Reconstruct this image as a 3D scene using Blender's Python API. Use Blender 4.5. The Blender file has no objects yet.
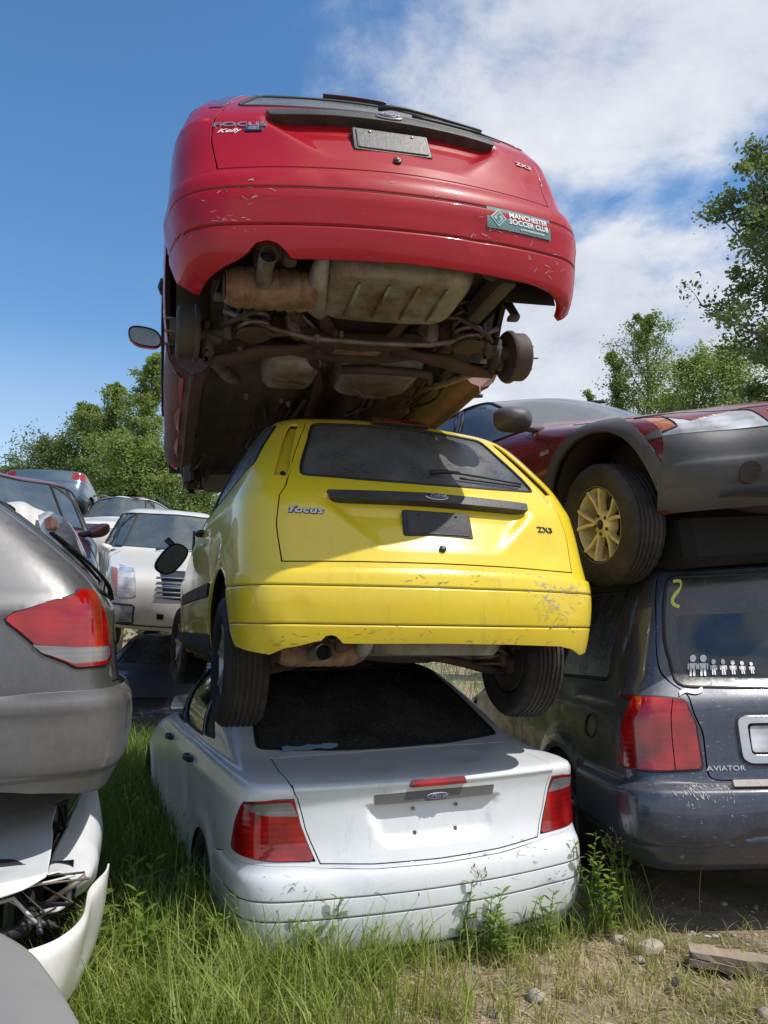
import bpy, math, random
import numpy as np
from mathutils import Vector, Matrix, noise as mnoise
from mathutils.geometry import delaunay_2d_cdt
R = math.radians
rng = np.random.default_rng(7)
random.seed(7)
scene = bpy.context.scene
COL = scene.collection

# ------------------------------------------------------------------ materials
def new_mat(name):
    m = bpy.data.materials.new(name); m.use_nodes = True
    nt = m.node_tree
    return m, nt, nt.nodes['Principled BSDF']

def N(nt, typ, **kw):
    n = nt.nodes.new(typ)
    for k, v in kw.items():
        if k in n.inputs: n.inputs[k].default_value = v
        else: setattr(n, k, v)
    return n

def noise_node(nt, scale, detail=4, rough=.55, coord='Object', stretch=None):
    tc = N(nt, 'ShaderNodeTexCoord')
    nz = N(nt, 'ShaderNodeTexNoise'); nz.inputs['Scale'].default_value = scale
    nz.inputs['Detail'].default_value = detail; nz.inputs['Roughness'].default_value = rough
    if stretch:
        mp = N(nt, 'ShaderNodeMapping'); mp.inputs['Scale'].default_value = stretch
        nt.links.new(tc.outputs[coord], mp.inputs['Vector']); nt.links.new(mp.outputs['Vector'], nz.inputs['Vector'])
    else:
        nt.links.new(tc.outputs[coord], nz.inputs['Vector'])
    return nz

def ramp(nt, src, a, b, ca=(0,0,0,1), cb=(1,1,1,1)):
    r = N(nt, 'ShaderNodeValToRGB'); e = r.color_ramp.elements
    e[0].position = a; e[1].position = b; e[0].color = ca; e[1].color = cb
    nt.links.new(src, r.inputs['Fac']); return r

def mixc(nt, fac, a, b, mode='MIX'):
    m = N(nt, 'ShaderNodeMix', data_type='RGBA', blend_type=mode)
    for s, v in ((0, fac), (6, a), (7, b)):
        if isinstance(v, bpy.types.NodeSocket): nt.links.new(v, m.inputs[s])
        elif s == 0: m.inputs[0].default_value = v
        else: m.inputs[s].default_value = (*v, 1) if len(v) == 3 else v
    return m.outputs[2]

def mathn(nt, op, a, b=None):
    m = N(nt, 'ShaderNodeMath', operation=op)
    for i, v in enumerate((a, b)):
        if v is None: continue
        if isinstance(v, bpy.types.NodeSocket): nt.links.new(v, m.inputs[i])
        else: m.inputs[i].default_value = v
    return m.outputs[0]

def paint(name, col, dust=.25, dustcol=(.32,.28,.22), rough=.3, metal=0., coat=.8, scratch=.15, streak=.5, fade=None, grime=.45, spec=.5):
    m, nt, p = new_mat(name)
    n1 = noise_node(nt, 3.1, 6, .65)
    n2 = noise_node(nt, 38, 5, .7)
    n3 = noise_node(nt, 9, 5, .6, stretch=(3.2, 3.2, .45))
    n4 = noise_node(nt, 60, 2, .5, stretch=(.6, 1.5, 3.))
    d = mathn(nt, 'ADD', mathn(nt, 'MULTIPLY', n1.outputs['Fac'], 1 - streak*.5), mathn(nt, 'MULTIPLY', n3.outputs['Fac'], streak*.5))
    d = mathn(nt, 'ADD', d, mathn(nt, 'MULTIPLY', mathn(nt, 'SUBTRACT', n2.outputs['Fac'], .5), .5))
    dm = ramp(nt, d, .38, .78)
    # dust settles on faces that look up and low down on the body
    g = N(nt, 'ShaderNodeNewGeometry'); sx = N(nt, 'ShaderNodeSeparateXYZ'); nt.links.new(g.outputs['Normal'], sx.inputs[0])
    up = mathn(nt, 'MULTIPLY', mathn(nt, 'MAXIMUM', sx.outputs['Z'], 0), .45)
    tc = N(nt, 'ShaderNodeTexCoord'); so = N(nt, 'ShaderNodeSeparateXYZ'); nt.links.new(tc.outputs['Object'], so.inputs[0])
    low = ramp(nt, so.outputs['Z'], .2, .65, (1,1,1,1), (0,0,0,1))
    amt = mathn(nt, 'ADD', mathn(nt, 'MULTIPLY', dm.outputs[0], dust), mathn(nt, 'MULTIPLY', up, dust))
    amt = mathn(nt, 'ADD', amt, mathn(nt, 'MULTIPLY', low.outputs[0], dust*.6))
    amt = mathn(nt, 'MINIMUM', amt, .92)
    base = mixc(nt, mathn(nt, 'MULTIPLY', n1.outputs['Fac'], .35), col, fade or tuple(c*.8 for c in col))
    n5 = noise_node(nt, 5, 8, .72, stretch=(4., 4., .8)); n6 = noise_node(nt, 2.2, 3, .5)
    gr_ = mathn(nt, 'MULTIPLY', ramp(nt, n5.outputs['Fac'], .54, .74).outputs[0], ramp(nt, n6.outputs['Fac'], .38, .62).outputs[0])
    base = mixc(nt, mathn(nt, 'MULTIPLY', gr_, grime), base, tuple(c*.35+.015 for c in col))
    sc = ramp(nt, n4.outputs['Fac'], .69, .73)
    base = mixc(nt, mathn(nt, 'MULTIPLY', sc.outputs[0], scratch), base, (.6,.58,.55))
    c = mixc(nt, amt, base, dustcol)
    nt.links.new(c, p.inputs['Base Color'])
    rr = mathn(nt, 'ADD', mathn(nt, 'MULTIPLY', amt, .5), rough)
    nt.links.new(rr, p.inputs['Roughness'])
    p.inputs['Metallic'].default_value = metal; p.inputs['Specular IOR Level'].default_value = spec
    cw = mathn(nt, 'MULTIPLY', mathn(nt, 'SUBTRACT', 1., mathn(nt, 'MINIMUM', mathn(nt,'MULTIPLY', amt, 1.3), 1.)), coat)
    nt.links.new(cw, p.inputs['Coat Weight']); p.inputs['Coat Roughness'].default_value = .06
    bp = N(nt, 'ShaderNodeBump'); bp.inputs['Strength'].default_value = .04; bp.inputs['Distance'].default_value = .01
    nt.links.new(n1.outputs['Fac'], bp.inputs['Height']); nt.links.new(bp.outputs[0], p.inputs['Normal'])
    return m

def glass(name, col=(.012,.015,.018), dust=.3, dustcol=(.13,.13,.12), rough=.03):
    m, nt, p = new_mat(name)
    n1 = noise_node(nt, 4, 7, .7); n2 = noise_node(nt, 70, 3, .6)
    d = mathn(nt, 'ADD', mathn(nt, 'MULTIPLY', n1.outputs['Fac'], .7), mathn(nt, 'MULTIPLY', n2.outputs['Fac'], .3))
    a = mathn(nt, 'MULTIPLY', ramp(nt, d, .3, .75).outputs[0], dust)
    nt.links.new(mixc(nt, a, col, dustcol), p.inputs['Base Color'])
    nt.links.new(mathn(nt, 'ADD', mathn(nt, 'MULTIPLY', a, .5), rough), p.inputs['Roughness'])
    p.inputs['Specular IOR Level'].default_value = .7
    return m

def plain(name, col, rough=.5, metal=0., var=.25, scale=25, bump=.1, spec=.5, coat=0., dirt=0., dirtcol=(.22,.17,.12), dscale=6):
    m, nt, p = new_mat(name)
    n1 = noise_node(nt, scale, 5, .6)
    c = mixc(nt, n1.outputs['Fac'], tuple(x*(1-var) for x in col), tuple(min(1, x*(1+var)) for x in col))
    if dirt:
        n2 = noise_node(nt, dscale, 7, .7)
        a = mathn(nt, 'MULTIPLY', ramp(nt, n2.outputs['Fac'], .42, .62).outputs[0], dirt)
        c = mixc(nt, a, c, dirtcol)
    nt.links.new(c, p.inputs['Base Color'])
    p.inputs['Roughness'].default_value = rough; p.inputs['Metallic'].default_value = metal
    p.inputs['Specular IOR Level'].default_value = spec; p.inputs['Coat Weight'].default_value = coat
    if bump:
        bp = N(nt, 'ShaderNodeBump'); bp.inputs['Strength'].default_value = bump; bp.inputs['Distance'].default_value = .01
        nt.links.new(n1.outputs['Fac'], bp.inputs['Height']); nt.links.new(bp.outputs[0], p.inputs['Normal'])
    return m

def lens(name, col, band=55., dark=.45):
    m, nt, p = new_mat(name)
    tc = N(nt, 'ShaderNodeTexCoord'); s = N(nt, 'ShaderNodeSeparateXYZ'); nt.links.new(tc.outputs['Object'], s.inputs[0])
    w1 = mathn(nt, 'SINE', mathn(nt, 'MULTIPLY', s.outputs['Z'], band*6.28))
    w = mathn(nt, 'MULTIPLY', mathn(nt, 'ADD', w1, 1.), .5)
    vo = N(nt, 'ShaderNodeTexVoronoi'); vo.inputs['Scale'].default_value = 7.5; nt.links.new(tc.outputs['Object'], vo.inputs['Vector'])
    bowl = ramp(nt, vo.outputs['Distance'], .12, .62, (1,1,1,1), (0,0,0,1))
    nz = noise_node(nt, 7, 3)
    f = mathn(nt, 'ADD', mathn(nt, 'MULTIPLY', w, .10), mathn(nt, 'MULTIPLY', ramp(nt, nz.outputs['Fac'], .35, .65).outputs[0], .4))
    f = mathn(nt, 'ADD', f, mathn(nt, 'MULTIPLY', bowl.outputs[0], .5))
    nt.links.new(mixc(nt, f, tuple(c*dark for c in col), col), p.inputs['Base Color'])
    p.inputs['Roughness'].default_value = .12; p.inputs['Coat Weight'].default_value = 1.; p.inputs['Coat Roughness'].default_value = .03
    bp = N(nt, 'ShaderNodeBump'); bp.inputs['Strength'].default_value = .12; bp.inputs['Distance'].default_value = .002
    nt.links.new(w, bp.inputs['Height']); nt.links.new(bp.outputs[0], p.inputs['Normal'])
    return m

M = {}
M['red'] = paint('red_paint', (.37,.0015,.010), dust=.05, dustcol=(.30,.05,.05), rough=.36, scratch=.05, streak=.8, fade=(.29,.001,.008), coat=.55, spec=.15, grime=.35)
M['yellow'] = paint('yellow_paint', (.80,.60,.010), dust=.16, dustcol=(.46,.38,.16), rough=.3, scratch=.22, grime=.6, fade=(.70,.52,.012))
M['white'] = paint('white_paint', (.74,.77,.80), dust=.16, dustcol=(.42,.38,.31), rough=.3, coat=.6, scratch=.0)
M['navy'] = paint('dark_blue_paint', (.024,.036,.068), dust=.34, dustcol=(.19,.175,.165), rough=.3, metal=.2, scratch=.5, coat=1.)
M['navyside'] = paint('dirty_dark_paint', (.012,.013,.018), dust=.75, dustcol=(.10,.083,.065), rough=.35, scratch=.6, coat=.7)
M['maroon'] = paint('maroon_paint', (.165,.012,.020), dust=.22, dustcol=(.22,.13,.11), rough=.25, metal=.25, scratch=.2)
M['gray'] = paint('grey_paint', (.105,.106,.112), dust=.4, dustcol=(.215,.212,.21), rough=.34, metal=.55, scratch=.08)
M['graylight'] = paint('light_grey_paint', (.13,.13,.13), dust=.8, dustcol=(.25,.245,.235), rough=.38, metal=.3, scratch=.25)
M['greybumper'] = paint('faded_grey_bumper', (.105,.105,.107), dust=.5, dustcol=(.185,.18,.172), rough=.42, metal=.2, scratch=.06)
M['cream'] = paint('cream_paint', (.70,.67,.60), dust=.25, dustcol=(.42,.36,.28), rough=.3, scratch=.1)
M['offwhite'] = paint('off_white_paint', (.72,.72,.70), dust=.3, dustcol=(.40,.37,.32), rough=.35, scratch=.1)
M['wine'] = paint('wine_red_paint', (.20,.012,.03), dust=.3, dustcol=(.3,.2,.18), rough=.3)
M['slate'] = paint('slate_blue_paint', (.09,.15,.20), dust=.2, dustcol=(.3,.3,.3), rough=.25, metal=.4)
M['glass'] = glass('dusty_dark_glass', dust=.55)
M['glassdust'] = glass('dusty_grey_glass', col=(.035,.037,.036), dust=.9, dustcol=(.17,.17,.16), rough=.12)
M['glassclean'] = glass('clean_dark_glass', (.008,.011,.015), dust=.15)
M['glassblack'] = glass('tinted_black_glass', (.008,.008,.009), dust=.85, dustcol=(.12,.118,.112), rough=.07)
M['glasssky'] = glass('bluish_glass', (.03,.05,.06), dust=.5, dustcol=(.2,.21,.2))
M['rubber'] = plain('tyre_rubber', (.022,.021,.020), .75, var=.35, scale=30, bump=.3, dirt=.55, dirtcol=(.075,.062,.05))
M['black'] = plain('black_plastic', (.018,.018,.019), .45, var=.25, scale=40, bump=.1, dirt=.3, dirtcol=(.06,.055,.05))
M['blacktrim'] = plain('weathered_black_trim', (.028,.029,.031), .5, var=.3, scale=60, bump=.15, dirt=.4, dirtcol=(.10,.095,.085))
M['cladding'] = plain('charcoal_cladding', (.068,.070,.076), .55, var=.15, scale=30, bump=.08, dirt=.35, dirtcol=(.12,.11,.10))
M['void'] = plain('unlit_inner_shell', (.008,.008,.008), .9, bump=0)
M['alloy'] = plain('dirty_alloy', (.36,.36,.36), .38, .7, var=.2, scale=15, dirt=.5, dirtcol=(.17,.14,.11))
M['goldalloy'] = plain('brassy_brake_dusted_alloy', (.86,.76,.46), .42, .2, var=.2, scale=14, dirt=.35, dirtcol=(.25,.17,.07))
M['chrome'] = plain('chrome', (.62,.62,.62), .15, 1., var=.1, bump=0)
M['silver'] = plain('silver_badge', (.5,.5,.52), .3, .8, var=.1, bump=0)
M['steel'] = plain('dirty_steel', (.24,.22,.20), .55, .5, var=.4, scale=12, bump=.3, dirt=.8, dirtcol=(.10,.065,.04), dscale=9)
M['rust'] = plain('rusty_steel', (.09,.055,.036), .85, .1, var=.6, scale=14, bump=.6, dirt=.7, dirtcol=(.06,.045,.035), dscale=11)
M['muffler'] = plain('rusted_muffler', (.30,.19,.125), .8, .2, var=.5, scale=18, bump=.4, dirt=.7, dirtcol=(.10,.06,.04), dscale=12)
M['underseal'] = plain('dirty_floor_pan', (.10,.083,.07), .9, var=.6, scale=10, bump=.5, dirt=.7, dirtcol=(.06,.048,.04), dscale=5)
M['sill'] = plain('dusty_sill', (.21,.12,.105), .8, var=.3, scale=9, bump=.3, dirt=.7, dirtcol=(.12,.08,.065))
M['pan'] = plain('galvanised_pan', (.28,.275,.255), .5, .3, var=.5, scale=9, bump=.5, dirt=.9, dirtcol=(.17,.085,.04), dscale=5.5)
M['heatshield'] = plain('aluminium_shield', (.36,.35,.33), .5, .45, var=.35, scale=9, bump=.5, dirt=.6, dirtcol=(.10,.085,.07))
M['darkmetal'] = plain('dark_suspension_metal', (.075,.064,.056), .7, .2, var=.5, scale=16, bump=.4, dirt=.6, dirtcol=(.09,.065,.045))
M['tail'] = lens('red_lens', (.46,.006,.007), 40, .3)
M['tailclear'] = lens('smoked_clear_lens', (.26,.25,.26), 60, .5)
M['taildark'] = plain('dark_red_lens', (.20,.008,.012), .2, var=.2, bump=0, coat=.8)
M['headlamp'] = lens('headlamp_lens', (.80,.82,.85), 26, .22)
M['lampbowl'] = plain('lamp_reflector', (.62,.63,.64), .32, .6, var=.2, scale=10, bump=.2, coat=1.)
M['amber'] = lens('amber_lens', (.62,.20,.07), 40)
M['seal'] = plain('window_rubber', (.012,.012,.012), .6, bump=0)  # rubber seals; also blackens panel gaps and grooves in place of their shade
M['ovalblue'] = plain('badge_blue', (.012,.03,.13), .25, var=.1, bump=0, coat=.8)
M['textwhite'] = plain('white_vinyl', (.72,.72,.72), .5, var=.05, bump=0)
M['textyellow'] = plain('yellow_marker', (.62,.62,.12), .6, var=.2, bump=0)
M['stickergreen'] = plain('teal_sticker', (.07,.17,.17), .5, var=.12, scale=12, bump=0)
M['teallight'] = plain('pale_teal_vinyl', (.28,.45,.44), .5, var=.1, bump=0)
M['trimgrey'] = plain('grey_trim', (.13,.135,.14), .45, var=.12, scale=30, bump=.05, dirt=.2)
M['bluecloth'] = plain('blue_tarp_scrap', (.25,.42,.55), .7, var=.2)

# ------------------------------------------------------------------ mesh helpers
def mesh_obj(name, V, Fc, mat, parent=None, smooth=True, normals=None, loc=None):
    me = bpy.data.meshes.new(name)
    V = np.asarray(V, float)
    me.from_pydata([tuple(v) for v in V.tolist()], [], [tuple(int(i) for i in f) for f in Fc])
    me.validate()
    if isinstance(mat, (list, tuple)):
        for q in mat: me.materials.append(q)
    else: me.materials.append(mat)
    if smooth: me.polygons.foreach_set('use_smooth', [True]*len(me.polygons))
    if normals is not None:
        try: me.normals_split_custom_set_from_vertices([tuple(x) for x in np.asarray(normals).tolist()])
        except Exception as e: print('normals', name, e)
    me.update()
    o = bpy.data.objects.new(name, me); COL.objects.link(o)
    if parent is not None: o.parent = parent
    if loc is not None: o.location = loc
    return o

def empty(name, loc=(0,0,0), rot=(0,0,0), parent=None, label=None, cat=None, group=None):
    o = bpy.data.objects.new(name, None); COL.objects.link(o)
    o.empty_display_size = .1
    o.location = loc; o.rotation_mode = 'YXZ'; o.rotation_euler = rot
    if parent is not None: o.parent = parent
    tag(o, label, cat, group)
    return o

def tag(o, label=None, cat=None, group=None, kind=None):
    if label: o['label'] = label
    if cat: o['category'] = cat
    if group: o['group'] = group
    if kind: o['kind'] = kind
    return o

class MB:
    """collects simple shapes of ONE part"""
    def __init__(s): s.V = []; s.F = []
    def add(s, V, F, T=None):
        b = len(s.V)
        V = np.asarray(V, float)
        if T is not None:
            T = np.array(T); V = V @ T[:3,:3].T + T[:3,3]
        s.V += V.tolist(); s.F += [tuple(i+b for i in f) for f in F]; return s
    def box(s, c, d, rot=None, bev=.0, taper=1.):
        x, y, z = [k/2 for k in d]; b = min(bev, x*.9, y*.9, z*.9)
        pts = []
        lv = [(-z, b), (-z+b, 0), (z-b, 0), (z, b)] if b > 0 else [(-z,0),(z,0)]
        for zz, ins in lv:
            k = taper if zz > 0 else 1.
            X, Y = (x-ins)*k, (y-ins)*k
            if b > 0: pts += [(X-b,-Y,zz),(X,-Y+b,zz),(X,Y-b,zz),(X-b,Y,zz),(-X+b,Y,zz),(-X,Y-b,zz),(-X,-Y+b,zz),(-X+b,-Y,zz)]
            else: pts += [(X,-Y,zz),(X,Y,zz),(-X,Y,zz),(-X,-Y,zz)]
        n = 8 if b > 0 else 4
        F = [tuple(range(n))[::-1], tuple(range((len(lv)-1)*n, len(lv)*n))]
        for l in range(len(lv)-1):
            for i in range(n): F.append((l*n+i, l*n+(i+1)%n, (l+1)*n+(i+1)%n, (l+1)*n+i))
        T = np.eye(4); T[:3,3] = c
        if rot is not None: T[:3,:3] = np.array(euler(rot))
        return s.add(pts, F, T)
    def tube(s, P, r, n=10, cap=True, flat=1.):
        P = np.asarray(P, float); m = len(P)
        r = np.full(m, r) if np.isscalar(r) else np.asarray(r)
        Tn = np.gradient(P, axis=0); Tn /= np.linalg.norm(Tn, axis=1)[:,None]+1e-12
        up = np.array([0,0,1.]) if abs(Tn[0][2]) < .9 else np.array([1.,0,0])
        a = np.cross(up, Tn[0]); a /= np.linalg.norm(a)
        V = []
        for i in range(m):
            a = a - Tn[i]*a.dot(Tn[i]); a /= np.linalg.norm(a)+1e-12
            b = np.cross(Tn[i], a)
            for k in range(n):
                t = 2*math.pi*k/n
                V.append(P[i] + r[i]*(math.cos(t)*a + math.sin(t)*b*flat))
        F = []
        for i in range(m-1):
            for k in range(n): F.append((i*n+k, i*n+(k+1)%n, (i+1)*n+(k+1)%n, (i+1)*n+k))
        if cap: F += [tuple(range(n))[::-1], tuple(range((m-1)*n, m*n))]
        return s.add(V, F)
    def lathe(s, prof, n=32, T=None, axis='x'):
        """prof: list of (r, a) around the axis a"""
        V = []; m = len(prof)
        for k in range(n):
            t = 2*math.pi*k/n
            for r_, a in prof:
                V.append((a, r_*math.cos(t), r_*math.sin(t)) if axis == 'x' else (r_*math.cos(t), r_*math.sin(t), a))
        F = []
        for k in range(n):
            k2 = (k+1) % n
            for j in range(m-1): F.append((k*m+j, k2*m+j, k2*m+j+1, k*m+j+1))
        return s.add(V, F, T)
    def prism(s, poly, d, T=None):
        """poly in xy extruded 0..d in z"""
        n = len(poly)
        V = [(x, y, 0) for x, y in poly] + [(x, y, d) for x, y in poly]
        F = [tuple(range(n))[::-1], tuple(range(n, 2*n))] + [(i, (i+1)%n, n+(i+1)%n, n+i) for i in range(n)]
        return s.add(V, F, T)
    def build(s, name, mat, parent=None, smooth=False, auto=35):
        o = mesh_obj(name, s.V, s.F, mat, parent, smooth=True)
        me = o.data
        if not smooth:
            try: me.set_sharp_from_angle(angle=R(auto))
            except Exception: pass
        return o

def euler(rot):
    x, y, z = rot
    return Matrix.Rotation(z, 3, 'Z') @ Matrix.Rotation(x, 3, 'X') @ Matrix.Rotation(y, 3, 'Y')

def TR(loc, rot=(0,0,0), sc=1.):
    T = np.eye(4); T[:3,:3] = np.array(euler(rot))*np.array(sc); T[:3,3] = loc; return T

# ------------------------------------------------------------------ car body surface
class Body:
    """closed B-spline skin; rows = horizontal contours from sill to roof.
    row: (z, yr, yf, w, rc, bow, frc, fbow[, zs, zf])"""
    def __init__(s, rows, wtaper=(.018,.03), dent=.0025, seed=0):
        net = []
        for r in rows:
            z, yr, yf, w, rc, bow, frc, fbow = r[:8]
            zs = r[8] if len(r) > 8 else z; zf = r[9] if len(r) > 9 else z
            k = min(1., w/.6)
            wr, wf = w-wtaper[0]*k, w-wtaper[1]*k
            rc = min(rc, wr*.9); frc = min(frc, wf*.9)
            pts = []
            for f in (0,.35,.7,1.): pts.append(((wr-rc)*f, yr+bow*f*f, z))
            yb = yr+bow
            for a in (32, 62): pts.append((wr-rc+rc*math.sin(R(a)), yb+rc*(1-math.cos(R(a))), z+(zs-z)*.3))
            pts.append((wr, yb+rc*1.05, z+(zs-z)*.6))
            y0, y1 = yb+rc*1.05, yf-fbow-frc*1.05
            if y1 < y0+.02: y0 = y1 = (y0+y1)/2
            for f in (.12,.3,.5,.7,.88):
                if f < .5: ww = w-(w-wr)*((.5-f)/.5)**2
                else: ww = w-(w-wf)*((f-.5)/.5)**2
                pts.append((ww, y0+(y1-y0)*f, zs))
            pts.append((wf, y1, zf+(zs-zf)*.6))
            for a in (62, 32): pts.append((wf-frc+frc*math.sin(R(a)), yf-fbow-frc*(1-math.cos(R(a))), zf+(zs-zf)*.3))
            for f in (1.,.7,.35,0): pts.append(((wf-frc)*f, yf-fbow*f*f, zf))
            full = pts + [(-x, y, zz) for x, y, zz in pts[-2:0:-1]]
            net.append(full)
        s.net = np.array(net); s.nr = len(rows); s.nc = s.net.shape[1]  # 36
        s.half = s.nc//2
        s.dent = dent; s.seed = seed; s.dings = []
        # metric
        iu = np.arange(0, s.half+1); ref = max(range(s.nr), key=lambda i: s.net[i,:,0].max())
        P = s.evuv(iu.astype(float), np.full(len(iu), float(ref)))
        d = np.concatenate([[0], np.cumsum(np.linalg.norm(np.diff(P, axis=0), axis=1))])
        s.S = d[-1]; s.us = iu.astype(float); s.ss = d
        iv = np.arange(0, s.nr-1+1e-6, 1.); tt = np.zeros(len(iv))
        for cu in (0., 9.):
            P = s.evuv(np.full(len(iv), cu), iv); tt[1:] += np.linalg.norm(np.diff(P, axis=0), axis=1)/2
        s.vs = iv; s.ts = np.cumsum(tt+np.r_[0, np.full(len(iv)-1, 1e-3)]); s.T = s.ts[-1]
        gu = np.arange(-s.half, s.half*2+.01, .1); gv = np.arange(0, s.nr-1+.01, .1)
        s.GU, s.GV = np.meshgrid(gu, gv); s.GP = s.evuv(s.GU.ravel(), s.GV.ravel()).reshape(*s.GU.shape, 3)
    def evuv(s, u, v):
        u = np.asarray(u, float); v = np.asarray(v, float)
        iu = np.floor(u).astype(int); fu = u-iu; iv = np.floor(v).astype(int); fv = v-iv
        def bs(f): return np.stack([(1-f)**3, 3*f**3-6*f**2+4, -3*f**3+3*f**2+3*f+1, f**3])/6
        bu, bv = bs(fu), bs(fv)
        out = np.zeros(u.shape+(3,))
        for a in range(4):
            ra = np.clip(iv-1+a, 0, s.nr-1)
            for b in range(4):
                cb = (iu-1+b) % s.nc
                out += (bv[a]*bu[b])[...,None]*s.net[ra, cb]
        return out
    def u2s(s, u):
        u = np.asarray(u, float); k = np.round(u/(2*s.half)); r = u-k*2*s.half
        return k*2*s.S + np.sign(r)*np.interp(np.abs(r), s.us, s.ss)
    def s2u(s, x):
        x = np.asarray(x, float); k = np.round(x/(2*s.S)); r = x-k*2*s.S
        return k*2*s.half + np.sign(r)*np.interp(np.abs(r), s.ss, s.us)
    def v2t(s, v): return np.interp(v, s.vs, s.ts)
    def t2v(s, t): return np.interp(t, s.ts, s.vs)
    def pos(s, st, off=0., disp=None):
        st = np.asarray(st, float).reshape(-1,2)
        e = .002
        def base(q): return s.evuv(s.s2u(q[:,0]), np.clip(s.t2v(q[:,1]), 0, s.nr-1.001))
        def nrm(q):
            q = q.copy(); q[:,1] = np.clip(q[:,1], e*1.5, s.T-.03)
            du = base(q+[e,0])-base(q-[e,0]); dv = base(q+[0,e])-base(q-[0,e])
            n = np.cross(du, dv); l = np.linalg.norm(n, axis=1)
            n[l < 1e-9] = (0,0,1); l[l < 1e-9] = 1
            return n/l[:,None]
        def full(q):
            B = base(q); n = nrm(q)
            o = np.full(len(q), float(off)) if np.isscalar(off) else off
            if disp is not None: o = o+disp(B)
            if s.dent:
                k = s.seed
                o = o+s.dent*(np.sin(B[:,0]*3.1+B[:,1]*2.3+k)*np.sin(B[:,2]*5.7+B[:,1]*1.9+k*2)+.35*np.sin(B[:,0]*11+k*3)*np.sin(B[:,1]*9+B[:,2]*13+k))
            for (dx, dy, dz, dr, dd) in s.dings:
                q2 = ((B-np.array([dx,dy,dz]))**2).sum(1)/dr**2; o = o-dd*np.exp(-q2)*(1-.5*np.exp(-((q2-1.2)/.5)**2))
            return B+n*o[:,None], n
        P, n0 = full(st)
        a = st.copy(); a[:,1] = np.clip(a[:,1], e*1.5, s.T-.03)
        e2 = .003
        du = full(a+[e2,0])[0]-full(a-[e2,0])[0]; dv = full(a+[0,e2])[0]-full(a-[0,e2])[0]
        n = np.cross(du, dv); l = np.linalg.norm(n, axis=1); bad = l < 1e-10
        n[bad] = n0[bad]; l[bad] = 1
        return P, n/l[:,None]
    def inv(s, tgt, ax, umin, umax, vmin=0., vmax=99.):
        m = (s.GU >= umin) & (s.GU <= umax) & (s.GV >= vmin) & (s.GV <= vmax)
        G = s.GP[m][:, list(ax)]; gu = s.GU[m]; gv = s.GV[m]
        i = np.argmin(((G-np.array(tgt))**2).sum(1)); u, v = gu[i], gv[i]
        for _ in range(6):
            P = s.evuv(np.array([u, u+.01, u]), np.array([v, v, v+.01]))[:, list(ax)]
            J = np.stack([(P[1]-P[0])/.01, (P[2]-P[0])/.01], 1)
            try: d = np.linalg.solve(J, np.array(tgt)-P[0])
            except Exception: break
            d = np.clip(d, -.3, .3)
            u = min(max(u+d[0], umin), umax); v = min(max(v+d[1], vmin), min(vmax, s.nr-1))
        return (float(s.u2s(u)), float(s.v2t(v)))
    def r(s, x, z): return s.inv((x, z), (0,2), -6.6, 6.6)
    def sd(s, y, z, sg=-1, wrap=False):
        q = s.inv((y, z), (1,2), 4.2, 13.8)
        return q if sg > 0 else ((2*s.S-q[0], q[1]) if wrap else (-q[0], q[1]))
    def f(s, x, z):
        return s.inv((x, z), (0,2), 11.5, 18) if x >= 0 else s.inv((x, z), (0,2), 18, 24.5)
    def top(s, x, y, u0=-18., u1=18., vmin=0.): return s.inv((x, y), (0,1), u0, u1, vmin)

def resample(poly, h):
    out = []
    n = len(poly)
    for i in range(n):
        a, b = np.array(poly[i]), np.array(poly[(i+1) % n]); k = max(1, int(math.ceil(np.linalg.norm(b-a)/h)))
        for j in range(k): out.append(tuple(a+(b-a)*j/k))
    return out
def rnd(poly, r, k=4):
    """round the corners of a polygon"""
    out = []; n = len(poly)
    for i in range(n):
        p = np.array(poly[i]); a = np.array(poly[i-1])-p; b = np.array(poly[(i+1) % n])-p
        la, lb = np.linalg.norm(a), np.linalg.norm(b)
        if la < 1e-6 or lb < 1e-6: continue
        rr = min(r, la*.45, lb*.45); A = p+a/la*rr; B_ = p+b/lb*rr
        for j in range(k+1):
            t = j/k; out.append(tuple((1-t)**2*A+2*t*(1-t)*p+t*t*B_))
    return out
def grow(poly, d):
    """offset a polygon outwards by d (negative: inwards)"""
    P = np.array(poly); n = len(P)
    area = .5*np.sum(P[:,0]*np.roll(P[:,1],-1)-np.roll(P[:,0],-1)*P[:,1]); sg = 1 if area > 0 else -1
    e = np.roll(P,-1,axis=0)-P; l = np.linalg.norm(e,axis=1)+1e-12; nn = np.stack([e[:,1],-e[:,0]],1)/l[:,None]*sg
    m = nn+np.roll(nn,1,axis=0); m /= np.maximum((m**2).sum(1),.4)[:,None]/2
    return [tuple(x) for x in P+m*d]
def inside(P, poly):
    x, y = P[:,0], P[:,1]; c = np.zeros(len(P), bool); Q = np.array(poly); x0, y0 = Q[:,0], Q[:,1]
    for i in range(len(Q)):
        j = i-1
        if y0[i] == y0[j]: continue
        k = ((y0[i] > y) != (y0[j] > y)) & (x < (x0[j]-x0[i])*(y-y0[i])/(y0[j]-y0[i])+x0[i])
        c ^= k
    return c

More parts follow.
